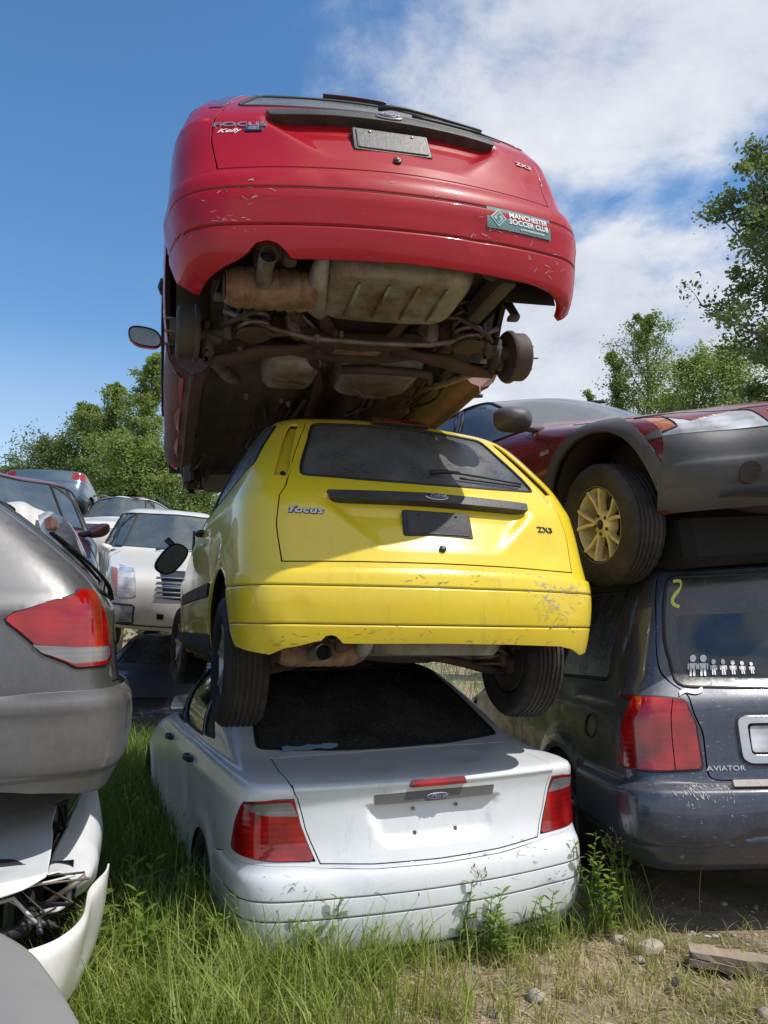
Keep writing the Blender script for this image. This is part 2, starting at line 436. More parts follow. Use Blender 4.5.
def piece(B, name, poly, mat, parent, off=0., disp=None, cuts=(), h=.04, rim=.014, rows=(), bev=.0035, label=None):
    """a panel cut out of the body skin: poly minus cuts, in surface metres"""
    loops = [resample(poly, h)] + [resample(c, h) for c in cuts]
    V2 = []; E2 = []
    for L in loops:
        b = len(V2); V2 += L; E2 += [(b+i, b+(i+1) % len(L)) for i in range(len(L))]
    P = np.array(poly); lo, hi = P.min(0), P.max(0)
    gs = np.arange(lo[0]+h*.5, hi[0], h); gt = np.arange(lo[1]+h*.5, hi[1], h)
    gt = np.array([t for t in gt if all(abs(t-r_) > h*.4 for r_ in rows)]+[r_ for r_ in rows if lo[1] < r_ < hi[1]])
    if len(gs) and len(gt):
        g = np.stack(np.meshgrid(gs, gt), -1).reshape(-1,2)
        ok = inside(g, grow(poly, -h*.12)) if len(poly) > 2 else np.ones(len(g), bool)
        for c in cuts: ok &= ~inside(g, grow(c, h*.12))
        V2 += [tuple(q) for q in g[ok]]
    ov, oe, of = delaunay_2d_cdt([Vector(v) for v in V2], E2, [], 0, 1e-6)[:3]
    O = np.array([tuple(v) for v in ov]); Fc = np.array([f for f in of if len(f) == 3])
    cen = O[Fc].mean(1); ok = inside(cen, loops[0])
    for L in loops[1:]: ok &= ~inside(cen, L)
    Fc = Fc[ok]
    used = np.unique(Fc); rem = -np.ones(len(O), int); rem[used] = np.arange(len(used)); O = O[used]; Fc = rem[Fc]
    # orientation
    a = O[Fc]; ar = (a[:,1,0]-a[:,0,0])*(a[:,2,1]-a[:,0,1])-(a[:,1,1]-a[:,0,1])*(a[:,2,0]-a[:,0,0])
    Fc = Fc[np.abs(ar) > 1e-9]; ar = ar[np.abs(ar) > 1e-9]; Fc[ar < 0] = Fc[ar < 0][:, ::-1]
    Pt, Nn = B.pos(O, off, disp)
    cnt = {}
    for f in Fc:
        for i in range(3):
            e = (int(f[i]), int(f[(i+1) % 3])); cnt[e] = cnt.get(e, 0)+1
    bd = [e for e in cnt if (e[1], e[0]) not in cnt]
    outd = np.zeros_like(Pt)
    for a_, b_ in bd:
        t = Pt[b_]-Pt[a_]; o = np.cross(t, Nn[a_]); l = np.linalg.norm(o)
        if l > 1e-9: outd[a_] += o/l; outd[b_] += o/l
    bi = sorted({i for e in bd for i in e})
    l = np.linalg.norm(outd, axis=1)+1e-9; outd /= l[:,None]
    Nv = Nn.copy()
    V = Pt.tolist(); F = [tuple(f) for f in Fc.tolist()]; NN = None
    if rim:
        b0 = len(V); mp = {v: b0+k for k, v in enumerate(bi)}
        R1 = Pt[bi]+outd[bi]*bev*.35-Nn[bi]*bev*.8; n1 = outd[bi]*1.-Nn[bi]*.0
        R2 = Pt[bi]+outd[bi]*bev*.1-Nn[bi]*rim; n2 = outd[bi]
        V += R1.tolist()+R2.tolist(); nb = len(bi)
        for a_, b_ in bd:
            F.append((b_, a_, mp[a_], mp[b_])); F.append((mp[b_], mp[a_], mp[a_]+nb, mp[b_]+nb))
        Nv = np.concatenate([Nv, n1, n2])
    nt_ = len(Fc)
    o = mesh_obj(name, V, F, [mat, M['seal']] if rim and rim < .03 else mat, parent, True, Nv)
    if rim and rim < .03 and len(o.data.polygons) == len(F):
        mi = np.zeros(len(F), np.int32); mi[nt_+1::2] = 1; o.data.polygons.foreach_set('material_index', mi)  # inner rim faces blackened, putting the panel gap's shade into the colour
    if label: o['label'] = label
    return o

def groove_line(B, name, pts, parent, disp=None, r=.0026, off=0.):
    L = open_resample(pts, .03); P, n = B.pos(np.array(L), off, disp)
    return MB().tube(P, r, 5).build(name, M['seal'], parent, True)  # black tube drawn as the shade inside the groove

def edge_tube(B, name, poly, mat, parent, r=.005, off=0., closed=True, n=6):
    L = resample(poly, .03) if closed else open_resample(poly, .03)
    P, Nn = B.pos(np.array(L), off)
    if closed: P = np.vstack([P, P[:1]])
    return MB().tube(P, r, n, cap=not closed).build(name, mat, parent, smooth=True)
def open_resample(poly, h):
    out = []
    for i in range(len(poly)-1):
        a, b = np.array(poly[i]), np.array(poly[i+1]); k = max(1, int(math.ceil(np.linalg.norm(b-a)/h)))
        for j in range(k): out.append(tuple(a+(b-a)*j/k))
    out.append(tuple(poly[-1])); return out

# ---- lettering
def text_geo(txt, size=1., extrude=0., bold=0., shear=0., spacing=1.):
    cu = bpy.data.curves.new('lettering', 'FONT'); cu.body = txt; cu.size = size; cu.extrude = extrude; cu.offset = bold
    cu.shear = shear; cu.space_character = spacing; cu.align_x = 'CENTER'; cu.align_y = 'CENTER'; cu.resolution_u = 4
    o = bpy.data.objects.new('lettering', cu); COL.objects.link(o)
    dg = bpy.context.evaluated_depsgraph_get(); me = bpy.data.meshes.new_from_object(o.evaluated_get(dg))
    V = np.array([tuple(v.co) for v in me.vertices]); F = [tuple(p.vertices) for p in me.polygons]
    bpy.data.objects.remove(o); bpy.data.curves.remove(cu); bpy.data.meshes.remove(me)
    return V, F
def flat_geo_on(B, name, V, F, mat, parent, c, ang=0., off=.003, disp=None, smooth=False, sx=1.):
    """lay flat geometry (x right, y up, z out) on the skin around surface point c"""
    ca, sa = math.cos(ang), math.sin(ang)
    x = V[:,0]*sx; st = np.stack([c[0]+x*ca-V[:,1]*sa, c[1]+x*sa+V[:,1]*ca], 1)
    P, n = B.pos(st, 0., disp); P = P+n*(off+V[:,2:3])
    return mesh_obj(name, P, F, mat, parent, smooth)
def text_on(B, name, txt, size, mat, parent, c, ang=0., off=.003, extrude=.002, bold=0., shear=0., spacing=1., disp=None, sx=1.):
    V, F = text_geo(txt, size, extrude, bold, shear, spacing)
    return flat_geo_on(B, name, V, F, mat, parent, c, ang, off, disp, False, sx)
def disc_geo(a, b, th=.004, n=32, dome=.003):
    V = []; F = []
    rings = [(1., 0.), (1., th), (.93, th+dome*.5), (.6, th+dome), (0.001, th+dome*1.1)]
    for k, z in rings:
        for i in range(n):
            t = 2*math.pi*i/n; V.append((a*k*math.cos(t), b*k*math.sin(t), z))
    for j in range(len(rings)-1):
        for i in range(n): F.append((j*n+i, j*n+(i+1)%n, (j+1)*n+(i+1)%n, (j+1)*n+i))
    return np.array(V), F
def oval_badge(B, parent, c, a=.058, b=.024, ang=0., off=.004, disp=None):
    V, F = disc_geo(a, b); o = flat_geo_on(B, 'oval_badge', V, F, M['silver'], parent, c, ang, off, disp, True)
    V, F = disc_geo(a*.88, b*.84, .001); flat_geo_on(B, 'badge_field', V, F, M['ovalblue'], o, c, ang, off+.006, disp, True)
    text_on(B, 'badge_script', 'Ford', b*1.35, M['silver'], o, c, ang, off+.0115, .0006, .0008, .35, disp=disp, sx=1.25)
    return o

# ------------------------------------------------------------------ wheels
def wheel(parent, c, r=.30, w=.195, rim=.2, sg=-1, style='alloy7', steer=0., camber=0., spin=.2, mat=None, tyre_only=False):
    e = empty('wheel', c, (0, camber, steer), parent)
    hw = w/2
    prof = [(rim*.93, -hw*.80), (rim*1.03, -hw*.92), (rim+(r-rim)*.4, -hw*1.04), (rim+(r-rim)*.75, -hw*.98), (r-.012, -hw*.86), (r-.003, -hw*.72)]
    g = [-.62,-.38,-.13,.13,.38,.62]
    for k, gx in enumerate(g):
        if k % 2 == 0 or True:
            prof += [(r, hw*(gx-.075)), (r-.008, hw*(gx-.05)), (r-.008, hw*(gx+.05)), (r, hw*(gx+.075))]
    prof += [(r-.003, hw*.72), (r-.012, hw*.86), (rim+(r-rim)*.75, hw*.98), (rim+(r-rim)*.4, hw*1.04), (rim*1.03, hw*.92), (rim*.93, hw*.8), (rim*.93, -hw*.8)]
    n = 96
    V = []; m_ = len(prof)
    for k in range(n):
        t = 2*math.pi*k/n
        for j, (rr, a) in enumerate(prof):
            q = rr
            if rr > r-.002 and (k % 3 == 0): q = rr-.003       # sipes across the tread
            if rr > r-.0125 and rr < r-.001 and abs(a) > hw*.7 and (k % 3 == 0): q = rr-.006
            V.append((a, q*math.cos(t), q*math.sin(t)))
    F = []
    for k in range(n):
        k2 = (k+1) % n
        for j in range(m_-1): F.append((k*m_+j, k*m_+j+1, k2*m_+j+1, k2*m_+j))
    o = MB().add(V, F).build('tyre', M['rubber'], e, auto=50)
    # rim, outer face towards sg
    b = MB(); f = sg*hw
    b.lathe([(rim*.97, f*.86), (rim*1.0, f*.84), (rim*.985, f*.78), (rim*.92, f*.70), (rim*.86, f*.2), (rim*.84, -f*.8)], 48)
    rm = mat or M['alloy']
    ns = {'alloy7':7, 'alloy5':5, 'volvo':5, 'steel':0}[style]
    if style == 'steel':
        b.lathe([(.001, f*.45), (.03, f*.45), (.04, f*.55), (.08, f*.5), (rim*.55, f*.35), (rim*.7, f*.6), (rim*.87, f*.5)], 40)
    else:
        b.lathe([(.001, f*.66), (.025, f*.66), (.032, f*.60), (rim*.30, f*.56), (rim*.36, f*.40), (rim*.36, f*.1)], 32)
        for k in range(ns):
            t0 = 2*math.pi*k/ns+spin
            arms = [(0., 0.)] if style != 'volvo' else [(-.24, -.27), (.24, .27)]
            for da, db in arms:
                w0 = (.030 if style != 'volvo' else .017); w1 = w0*.72 if style != 'volvo' else w0*1.1
                p0, p1 = rim*.26, rim*.93
                pts = []
                for rr, ww, fx in ((p0, w0, .60), ((p0+p1)/2, (w0+w1)/2, .68), (p1, w1, .80)):
                    tt = t0+(da*.35+(db-da*.35)*(rr-p0)/(p1-p0))*1.0
                    ex = np.array([0, math.cos(tt), math.sin(tt)]); ey = np.array([0, -math.sin(tt), math.cos(tt)]); ax = np.array([1.,0,0])
                    c_ = ex*rr
                    pts.append([c_-ey*ww*.62+ax*f*(fx-.16), c_-ey*ww*.5+ax*f*fx, c_+ey*ww*.5+ax*f*fx, c_+ey*ww*.62+ax*f*(fx-.16), c_+ey*ww*.4+ax*f*(fx-.36), c_-ey*ww*.4+ax*f*(fx-.36)])
                V = np.array(pts).reshape(-1,3); Fq = []
                for i in range(2):
                    for j in range(6): Fq.append((i*6+j, i*6+(j+1)%6, (i+1)*6+(j+1)%6, (i+1)*6+j))
                b.add(V, Fq+[(0,1,2,3,4,5),(12,13,14,15,16,17)])
    ro = b.build('rim', rm, e, auto=40)
    d = MB(); d.lathe([(.001, -f*.2), (rim*.72, -f*.2), (rim*.74, -f*.5), (.001, -f*.5)], 32); d.build('brake_disc', M['darkmetal'], e)
    h = MB(); h.lathe([(.001, f*.70), (.022, f*.70), (.027, f*.66), (.027, f*.5)], 20)
    h.build('hub_cap', M['blacktrim'] if style == 'volvo' else M['alloy'], e)
    for k in range(5):
        t = 2*math.pi*k/5+spin+.3
        MB().lathe([(.001, f*.64), (.010, f*.63), (.011, f*.4)], 6, TR((0, .052*math.cos(t), .052*math.sin(t)))).build('wheel_nut', M['blacktrim'], e)
    return e

def arch_poly(B, y, z, r, sg, wrap=False):
    pts = []
    for a in np.linspace(0, 180, 25):
        q = (y+r*math.cos(R(a)), z+r*math.sin(R(a)))
        pts.append(B.sd(q[0], max(q[1], B.net[0,9,2]+.001), sg, wrap))
    a, b = pts[0], pts[-1]
    return [(a[0], -.1)]+pts+[(b[0], -.1)]
def wheel_well(parent, y, z, r, x0, x1, sg, name='wheel_well', a0=4, a1=176):
    """dark liner tucked inside the arch"""
    V = []; n = 22; F = []
    for i in range(n+1):
        a = R(a0+(a1-a0)*i/n)
        for x in (x0, x1): V.append((sg*x, y+r*math.cos(a), z+r*math.sin(a)))
    for i in range(n): F.append((i*2, i*2+1, i*2+3, i*2+2))
    k = len(V); V.append((sg*x1, y, z+.03)); 
    for i in range(n): F.append((i*2+1, i*2+3, k))
    return mesh_obj(name, V, F, M['darkmetal'], parent)

def domain(B, t0=0.): return [(-B.S, t0), (B.S, t0), (B.S, B.T*.9985), (-B.S, B.T*.9985)]

def flare(ws, R0, amp=.018, wd=.05, xmin=.5):
    def f(P):
        o = np.zeros(len(P))
        for (y, z) in ws:
            r_ = np.hypot(P[:,1]-y, P[:,2]-z)
            o += np.where(np.abs(P[:,0]) > xmin, amp*np.exp(-((r_-R0)/wd)**2)*(P[:,2] > z-.1), 0)
        return o
    return f
def mirror(parent, c, sg, mat, rot=(0,0,0), s=1., armc=None, glassm=None):
    """housing looking back, on a short arm"""
    e = empty('side_mirror', c, rot, parent)
    V = []; n = 20; prof = [(0., 1.0), (.025, 1.03), (.06, .95), (.09, .75), (.11, .42), (.117, .02)]
    for y, k in prof:
        for i in range(n):
            t = 2*math.pi*i/n; cx, sz = math.cos(t), math.sin(t)
            V.append((sg*(.10+.105*s*k*np.sign(cx)*abs(cx)**.75), y*s, .068*s*k*np.sign(sz)*abs(sz)**.75+.02*k*cx))
    F = []
    for j in range(len(prof)-1):
        for i in range(n): F.append((j*n+i, j*n+(i+1)%n, (j+1)*n+(i+1)%n, (j+1)*n+i))
    mesh_obj('mirror_housing', V, F, mat, e)
    V = []; 
    for i in range(n):
        t = 2*math.pi*i/n; cx, sz = math.cos(t), math.sin(t)
        V.append((sg*(.10+.097*s*np.sign(cx)*abs(cx)**.75), .006, .060*s*np.sign(sz)*abs(sz)**.75+.018*cx))
    mesh_obj('mirror_glass', V, [tuple(range(n))], M['glasssky'] if glassm is None else glassm, e)
    if armc is None: armc = (-sg*.02, .05, -.05)
    MB().tube([armc, (sg*.03, .05, -.03), (sg*.09, .05, -.01)], [.022,.022,.02], 8).build('mirror_arm', M['black'], e, True)
    return e
def handle(parent, B, y, z, sg, mat, w=.19):
    P, n = B.pos([B.sd(y, z, sg)]); p, n = P[0], n[0]
    b = MB(); k = .028
    pts = [(p[0]+n[0]*q, p[1]+d, p[2]) for d, q in ((-w/2,.0),(-w/2+.015,.022),(0,.034),(w/2-.015,.022),(w/2,.0))]
    b.tube(pts, [.010,.014,.015,.014,.010], 10, flat=1.)
    return b.build('door_handle', mat, parent, True)
def wiper(parent, B, c0, c1, off=.02, arm_from=None):
    """arm + blade lying along the glass from surface point c0 to c1"""
    a, b = np.array(c0), np.array(c1)
    L = [tuple(a+(b-a)*t) for t in np.linspace(0, 1, 9)]
    P, n = B.pos(L); P = P+n*np.array([[.02],[.03],[.032],[.03],[.028],[.026],[.024],[.022],[.02]])
    o = MB().tube(P, [.012,.010,.008,.007,.007,.006,.006,.006,.005], 8).build('wiper', M['black'], parent, True)
    m_ = a*.35+b*.65; dv = (b-a)*.62; sh = np.array([-dv[1], dv[0]])*-.035
    L = [tuple(m_-dv*.55+sh*1+dv*1.1*t) for t in np.linspace(0,1,7)]
    P, n = B.pos(L); P = P+n*.012
    MB().tube(P, .006, 6).build('wiper_blade', M['black'], o, True)
    V = [tuple(x) for x in P]
    return o

# ------------------------------------------------------------------ Focus hatchback (red and yellow)
HR_ = 0
HR = [  # z, yr, yf, w, rc, bow, frc, fbow
 (.19,.16,4.00,.76,.20,.06,.3,.25),(.23,.07,4.08,.82,.19,.06,.35,.28),(.32,.030,4.14,.835,.20,.07,.4,.3),(.44,.006,4.17,.848,.20,.075,.4,.3),
 (.55,.004,4.17,.851,.20,.075,.4,.3),(.64,.030,4.12,.851,.21,.08,.4,.3),(.72,.060,4.03,.851,.21,.085,.4,.3),(.82,.085,3.85,.848,.21,.085,.45,.3),
 (.92,.115,3.45,.838,.22,.085,.5,.25),(.985,.16,3.10,.822,.21,.085,.5,.2),(1.03,.215,2.93,.800,.16,.08,.4,.18),(1.10,.295,2.80,.775,.13,.07,.3,.16),
 (1.22,.425,2.56,.725,.12,.065,.25,.14),(1.32,.530,2.36,.678,.115,.065,.25,.12),(1.385,.60,2.2,.628,.12,.06,.25,.1),(1.43,.70,2.06,.53,.17,.06,.25,.1),
 (1.447,.85,1.9,.40,.16,.05,.2,.05),(1.45,1.2,1.75,.22,.1,.03,.1,.03),(1.452,1.42,1.5,.02,.005,.0,.005,.0)]

def gpiece(z1, z2, d=.006):
    def f(P):
        z = P[:,2]; return -d*(np.exp(-((z-z1)/.0045)**2)+np.exp(-((z-z2)/.0045)**2))
    return f

def focus_hatch(name, label, loc, rot, paintm, cfg):
    root = empty(name, loc, rot, None, label, 'car')
    B = Body(HR, dent=cfg.get('dent',.0018), seed=cfg.get('seed',0))
    B.dings = cfg.get('dings', [])
    W = cfg.get('wz', .27); ya, yf = .72, 3.335
    archs = [arch_poly(B, ya, .30, .345, sg) for sg in (-1,1)]+[arch_poly(B, yf, .30, .345, sg) for sg in (-1,1)]
    fl = flare([(ya,.30),(yf,.30)], .39, .012, .05)
    def crease(P):  # belt crease and side moulding scallop
        return fl(P)+.004*np.exp(-((P[:,2]-.93)/.03)**2)*(np.abs(P[:,0]) > .7)
    # bumper outline: wraps from the left arch to the right arch
    def bump_poly():
        pts = []
        for x, z in ((-.66,.615),(-.45,.625),(0,.63),(.45,.625),(.66,.615)): pts.append(B.r(x, z))
        right = [B.sd(.30,.60,1), B.sd(.455,.595,1), B.sd(.425,.50,1), B.sd(.375,.42,1), B.sd(.335,.34,1), B.sd(.30,.265+cfg.get('zb',0.),1)]+([] if cfg.get('zb') else [B.sd(.262,.212,1)])
        left = [(-a, b) for a, b in right][::-1]
        zb = cfg.get('zb', 0.); low = [(.70,.238+zb),(.65,.262+zb),(.58,.275+zb),(.3,.283+zb),(0,.286+zb),(-.28,.283+zb)]
        n_ = cfg['notch']
        k_ = cfg.get('ns',1.); low += [(n_+.085*k_,.283+zb),(n_+.06*k_,.283+.027*k_+zb),(n_+.03*k_,.283+.052*k_+zb),(n_,.283+.059*k_+zb),(n_-.035*k_,.283+.052*k_+zb),(n_-.065*k_,.283+.02*k_+zb),(n_-.11,.275+zb),(-.65,.262+zb),(-.70,.238+zb)]
        return pts+right+[B.r(x, z) for x, z in low]+left
    bp = bump_poly()
    g = cfg['grooves']
    tz = lambda z: B.r(0, z)[1]
    rows = []
    for z in tuple(g)+(.615,):
        rows += [tz(z)-.010, tz(z)-.004, tz(z), tz(z)+.004, tz(z)+.010]
    def bd(P):
        z = P[:,2]
        o = np.full(len(P), .012)-.006*np.clip((z-.59)/.03, 0, 1)**2
        for gz in g: o -= .006*np.exp(-((z-gz)/.0035)**2)
        if cfg.get('step'): o += .006*(1/(1+np.exp(-(z-cfg['step'])/.006)))
        return o+fl(P)*.6
    # hatch lid
    hp = [B.r(x, z) for x, z in ((-.675,.64),(-.35,.645),(0,.647),(.35,.645),(.675,.64),(.69,.80),(.672,.93),(.635,1.0),(.60,1.08),(.545,1.22),(.495,1.32),(.462,1.378),(.30,1.395),(0,1.40),(-.30,1.395),(-.462,1.378),(-.495,1.32),(-.545,1.22),(-.60,1.08),(-.635,1.0),(-.672,.93),(-.69,.80))]
    gp = [B.r(x, z) for x, z in ((-.565,1.035),(-.3,1.022),(0,1.018),(.3,1.022),(.565,1.035),(.535,1.14),(.487,1.25),(.44,1.352),(.25,1.362),(0,1.365),(-.25,1.362),(-.44,1.352),(-.487,1.25),(-.535,1.14))]
    gp = rnd(gp, .03)
    lights = []
    for sg in (-1,1):
        lights.append([B.r(sg*x, z) for x, z in ((.630,1.02),(.685,1.03),(.655,1.12),(.605,1.25),(.552,1.345),(.508,1.345),(.553,1.24),(.600,1.08))])
    wins = []
    for sg in (-1,1):
        q = rnd([B.r(sg*.742, 1.105)]+[B.sd(y, z, sg) for y, z in ((.98,1.04),(1.47,1.015),(1.425,1.36),(1.05,1.365))]+[B.r(sg*.612, 1.338), B.r(sg*.668, 1.25)], .03)
        d = rnd([B.sd(y, z, sg) for y, z in ((1.535,1.01),(2.2,1.0),(2.83,.998),(2.42,1.22),(2.14,1.357),(1.49,1.368))], .03)
        wins += [q, d]
    doors = [rnd([B.sd(y, z, sg) for y, z in ((1.50,.265),(1.50,.97),(2.87,.95),(2.90,.60),(2.87,.265))], .06) for sg in (-1,1)]
    # inner dark shell
    low_ = [(B.sd(.5,.3,-1)[0], -.2),(B.sd(.5,.3,1)[0], -.2),(B.sd(.5,.3,1)[0], B.sd(.5,.42,1)[1]),(B.sd(.5,.3,-1)[0], B.sd(.5,.42,1)[1])]
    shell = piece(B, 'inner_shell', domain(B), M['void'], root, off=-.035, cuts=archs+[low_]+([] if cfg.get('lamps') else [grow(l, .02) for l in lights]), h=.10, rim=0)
    low2_ = [(B.sd(.42,.5,-1)[0], -.2),(B.sd(.42,.5,1)[0], -.2),(B.sd(.42,.5,1)[0], B.sd(.42,.5,1)[1]),(B.sd(.42,.5,-1)[0], B.sd(.42,.5,1)[1])]
    cutb = archs+[low2_]+[bp, hp]+lights+wins+doors
    ws = [B.f(x, z) for x, z in ((-.62,1.02),(0,1.0),(.62,1.02),(.56,1.2),(.47,1.36),(0,1.39),(-.47,1.36),(-.56,1.2))]
    ws2 = [(a-2*B.S, b) for a, b in ws]
    body = piece(B, 'body', domain(B), paintm, root, disp=crease, cuts=cutb+[ws, ws2], h=.04, rim=.026)
    piece(B, 'windscreen', grow(ws, -.004), M['glass'], root, off=-.004, rim=.01, h=.08)
    for k, sg in enumerate((-1,1)):
        dr = piece(B, 'door', grow(doors[k], -.006), paintm, root, disp=crease, h=.04)
        handle(dr, B, 1.68, .92, sg, M['black'])
        piece(B, 'side_moulding', rnd([B.sd(y, z, sg) for y, z in ((1.52,.535),(2.86,.535),(2.86,.60),(1.52,.60))], .01), M['blacktrim'], dr, off=.014, disp=fl)
        piece(B, 'side_moulding', rnd([B.sd(y, z, sg) for y, z in ((1.13,.535),(1.48,.535),(1.48,.60),(1.11,.60))], .01), M['blacktrim'], root, off=.014, disp=fl)
        for nm, w_ in (('quarter_window', wins[2*k]), ('door_window', wins[2*k+1])):
            wo = piece(B, nm, grow(w_, -.002), M['glassclean'] if nm[0] == 'd' else M['glassdust'], root, off=-.006, rim=.008)
            edge_tube(B, 'window_seal', w_, M['seal'], wo, .008, -.003)
        # lamp pocket behind a missing or fitted lamp
        if cfg.get('lamps'):
            lo = piece(B, 'tail_lamp', grow(lights[k], -.004), M['taildark'], root, off=.004)
        else:
            piece(B, 'lamp_recess', grow(lights[k], .012), paintm, root, off=-.022, rim=.03)
            c = B.r(sg*.64, 1.06); V, F = disc_geo(.014, .014, .002)
            flat_geo_on(B, 'lamp_socket_hole', V, F, M['void'], root, c, 0, -.021, None, True)
            edge_tube(B, 'recess_lip', lights[k], paintm, root, .006, -.005)
    # bumper
    bo = piece(B, 'rear_bumper', grow(bp, -.004), paintm, root, disp=bd, rows=rows, h=.03, rim=.03, bev=.006)
    for z in g:
        xe = .90 if z < .5 else .86
        groove_line(B, 'bumper_groove', [B.sd(.34,z,-1)]+[B.r(x, z) for x in (-.70,-.4,0,.4,.70)]+[B.sd(.34,z,1)], bo, bd, .0024, .001)
    if cfg.get('sticker'): cfg['sticker'](B, bo, bd)
    if cfg.get('scuff'): cfg['scuff'](B, bo, bd)
    # hatch recess around the number plate: the panel slopes in below the grab strip
    px = .325
    def hd(P):
        x, z = P[:,0], P[:,2]
        dz = np.clip((z-.70)/.16, 0, 1)*np.clip((.945-z)/.02, 0, 1)
        wx = .46-.20*np.clip((.90-z)/.2, 0, 1)
        dx = 1/(1+np.exp((np.abs(x)-wx)/.014))
        return -.034*dz*dx
    zr = [tz(z) for z in (.90,.91,.92,.93,.94,.95)]
    hatch = piece(B, 'hatch', grow(hp, -.007), paintm, root, disp=hd, cuts=[gp], h=.02, rows=zr)
    go = piece(B, 'rear_window', grow(gp, -.002), cfg['glass'], hatch, off=-.004, rim=.008)
    edge_tube(B, 'window_seal', gp, M['seal'], go, .008, -.002)
    # grab strip across the lid
    st = rnd([B.r(x, z) for x, z in ((-.475,.953),(0,.962),(.475,.953),(.468,.918),(0,.922),(-.462,.920))], .012)
    so = piece(B, 'grab_strip', st, M['blacktrim'], hatch, off=.012, rim=.045, bev=.006)
    oval_badge(B, so, B.r(0, .942), off=.014)
    # plate holder
    pc = B.r(0, .838)
    V, F = rplate(.165, .083, .012, .006)
    po = flat_geo_on(B, 'plate_holder', V, F, cfg['plate'], hatch, (pc[0], pc[1]-.005), 0, -.030+.008)
    V, F = rplate(.150, .070, .010, .004)
    flat_geo_on(B, 'plate_backing', V, F, cfg['plate'], po, (pc[0], pc[1]-.005), 0, -.030+.013)
    for sx_ in (-.09,.09):
        V, F = disc_geo(.007,.007,.004); flat_geo_on(B, 'plate_screw', V, F, M['silver'] if cfg.get('screws') else M['black'], po, (pc[0]+sx_, pc[1]+.045), 0, -.012, None, True)
    V, F = disc_geo(.017,.017,.005); ko = flat_geo_on(B, 'lock_cylinder', V, F, M['black'], hatch, B.r(.0,.715), 0, .001, None, True)
    V, F = disc_geo(.008,.008,.002); flat_geo_on(B, 'key_slot', V, F, M['steel'], ko, B.r(.0,.715), 0, .009, None, True)
    # centre high stop lamp on the roof edge, wiper
    cl = piece(B, 'stop_lamp', rnd([B.r(x, z) for x, z in ((-.15,1.372),(.15,1.372),(.13,1.405),(-.13,1.405))], .006), M['taildark'], root, off=.026, rim=.02)
    wiper(hatch, B, B.r(.0+cfg.get('wx',0),1.07), B.r(.0+cfg.get('wx2',.42), 1.055+cfg.get('wzz',0)))
    cfg['badges'](B, hatch)
    # under the tail
    return root, B, hatch, bo

def rplate(a, b, th, r):
    """flat rounded plate"""
    P = rnd([(-a,-b),(a,-b),(a,b),(-a,b)], .012, 3); n = len(P)
    Q = grow(P, -r)
    V = [(x, y, 0) for x, y in P]+[(x, y, th*.6) for x, y in P]+[(x, y, th) for x, y in Q]
    F = [tuple(range(2*n, 3*n))]
    for j in range(2):
        for i in range(n): F.append((j*n+i, j*n+(i+1)%n, (j+1)*n+(i+1)%n, (j+1)*n+i))
    return np.array(V), F

def surf_patch(fn, nu, nv, name, mat, parent, thick=0.):
    V = [fn(i/nu, j/nv) for j in range(nv+1) for i in range(nu+1)]
    F = [(j*(nu+1)+i, j*(nu+1)+i+1, (j+1)*(nu+1)+i+1, (j+1)*(nu+1)+i) for j in range(nv) for i in range(nu)]
    o = mesh_obj(name, V, F, mat, parent)
    return o

def pod(name, mat, parent, x0, x1, y0, y1, zt, zb, ribs=0, ribd=.006, tilt=0., rc=.25, ins=.12, nx=36, ny=20):
    """a pressed pan hanging from zt down to zb, rounded corners, optional ribs"""
    def fn(u, v):
        x = x0+(x1-x0)*u; y = y0+(y1-y0)*v
        a = abs(2*u-1); b = abs(2*v-1)
        d = (a**5+b**5)**.2
        k = 1-np.clip((d-(1-ins*2))/(ins*2), 0, 1)**2
        z = zt+(zb-zt)*math.sqrt(max(k, 0))
        if ribs: z -= ribd*k*math.cos(2*math.pi*ribs*u)
        sx_ = 1-.06*(1-k)
        return ((x-(x0+x1)/2)*1.0+(x0+x1)/2, y, z+tilt*(v-.5))
    return surf_patch(fn, nx, ny, name, mat, parent)

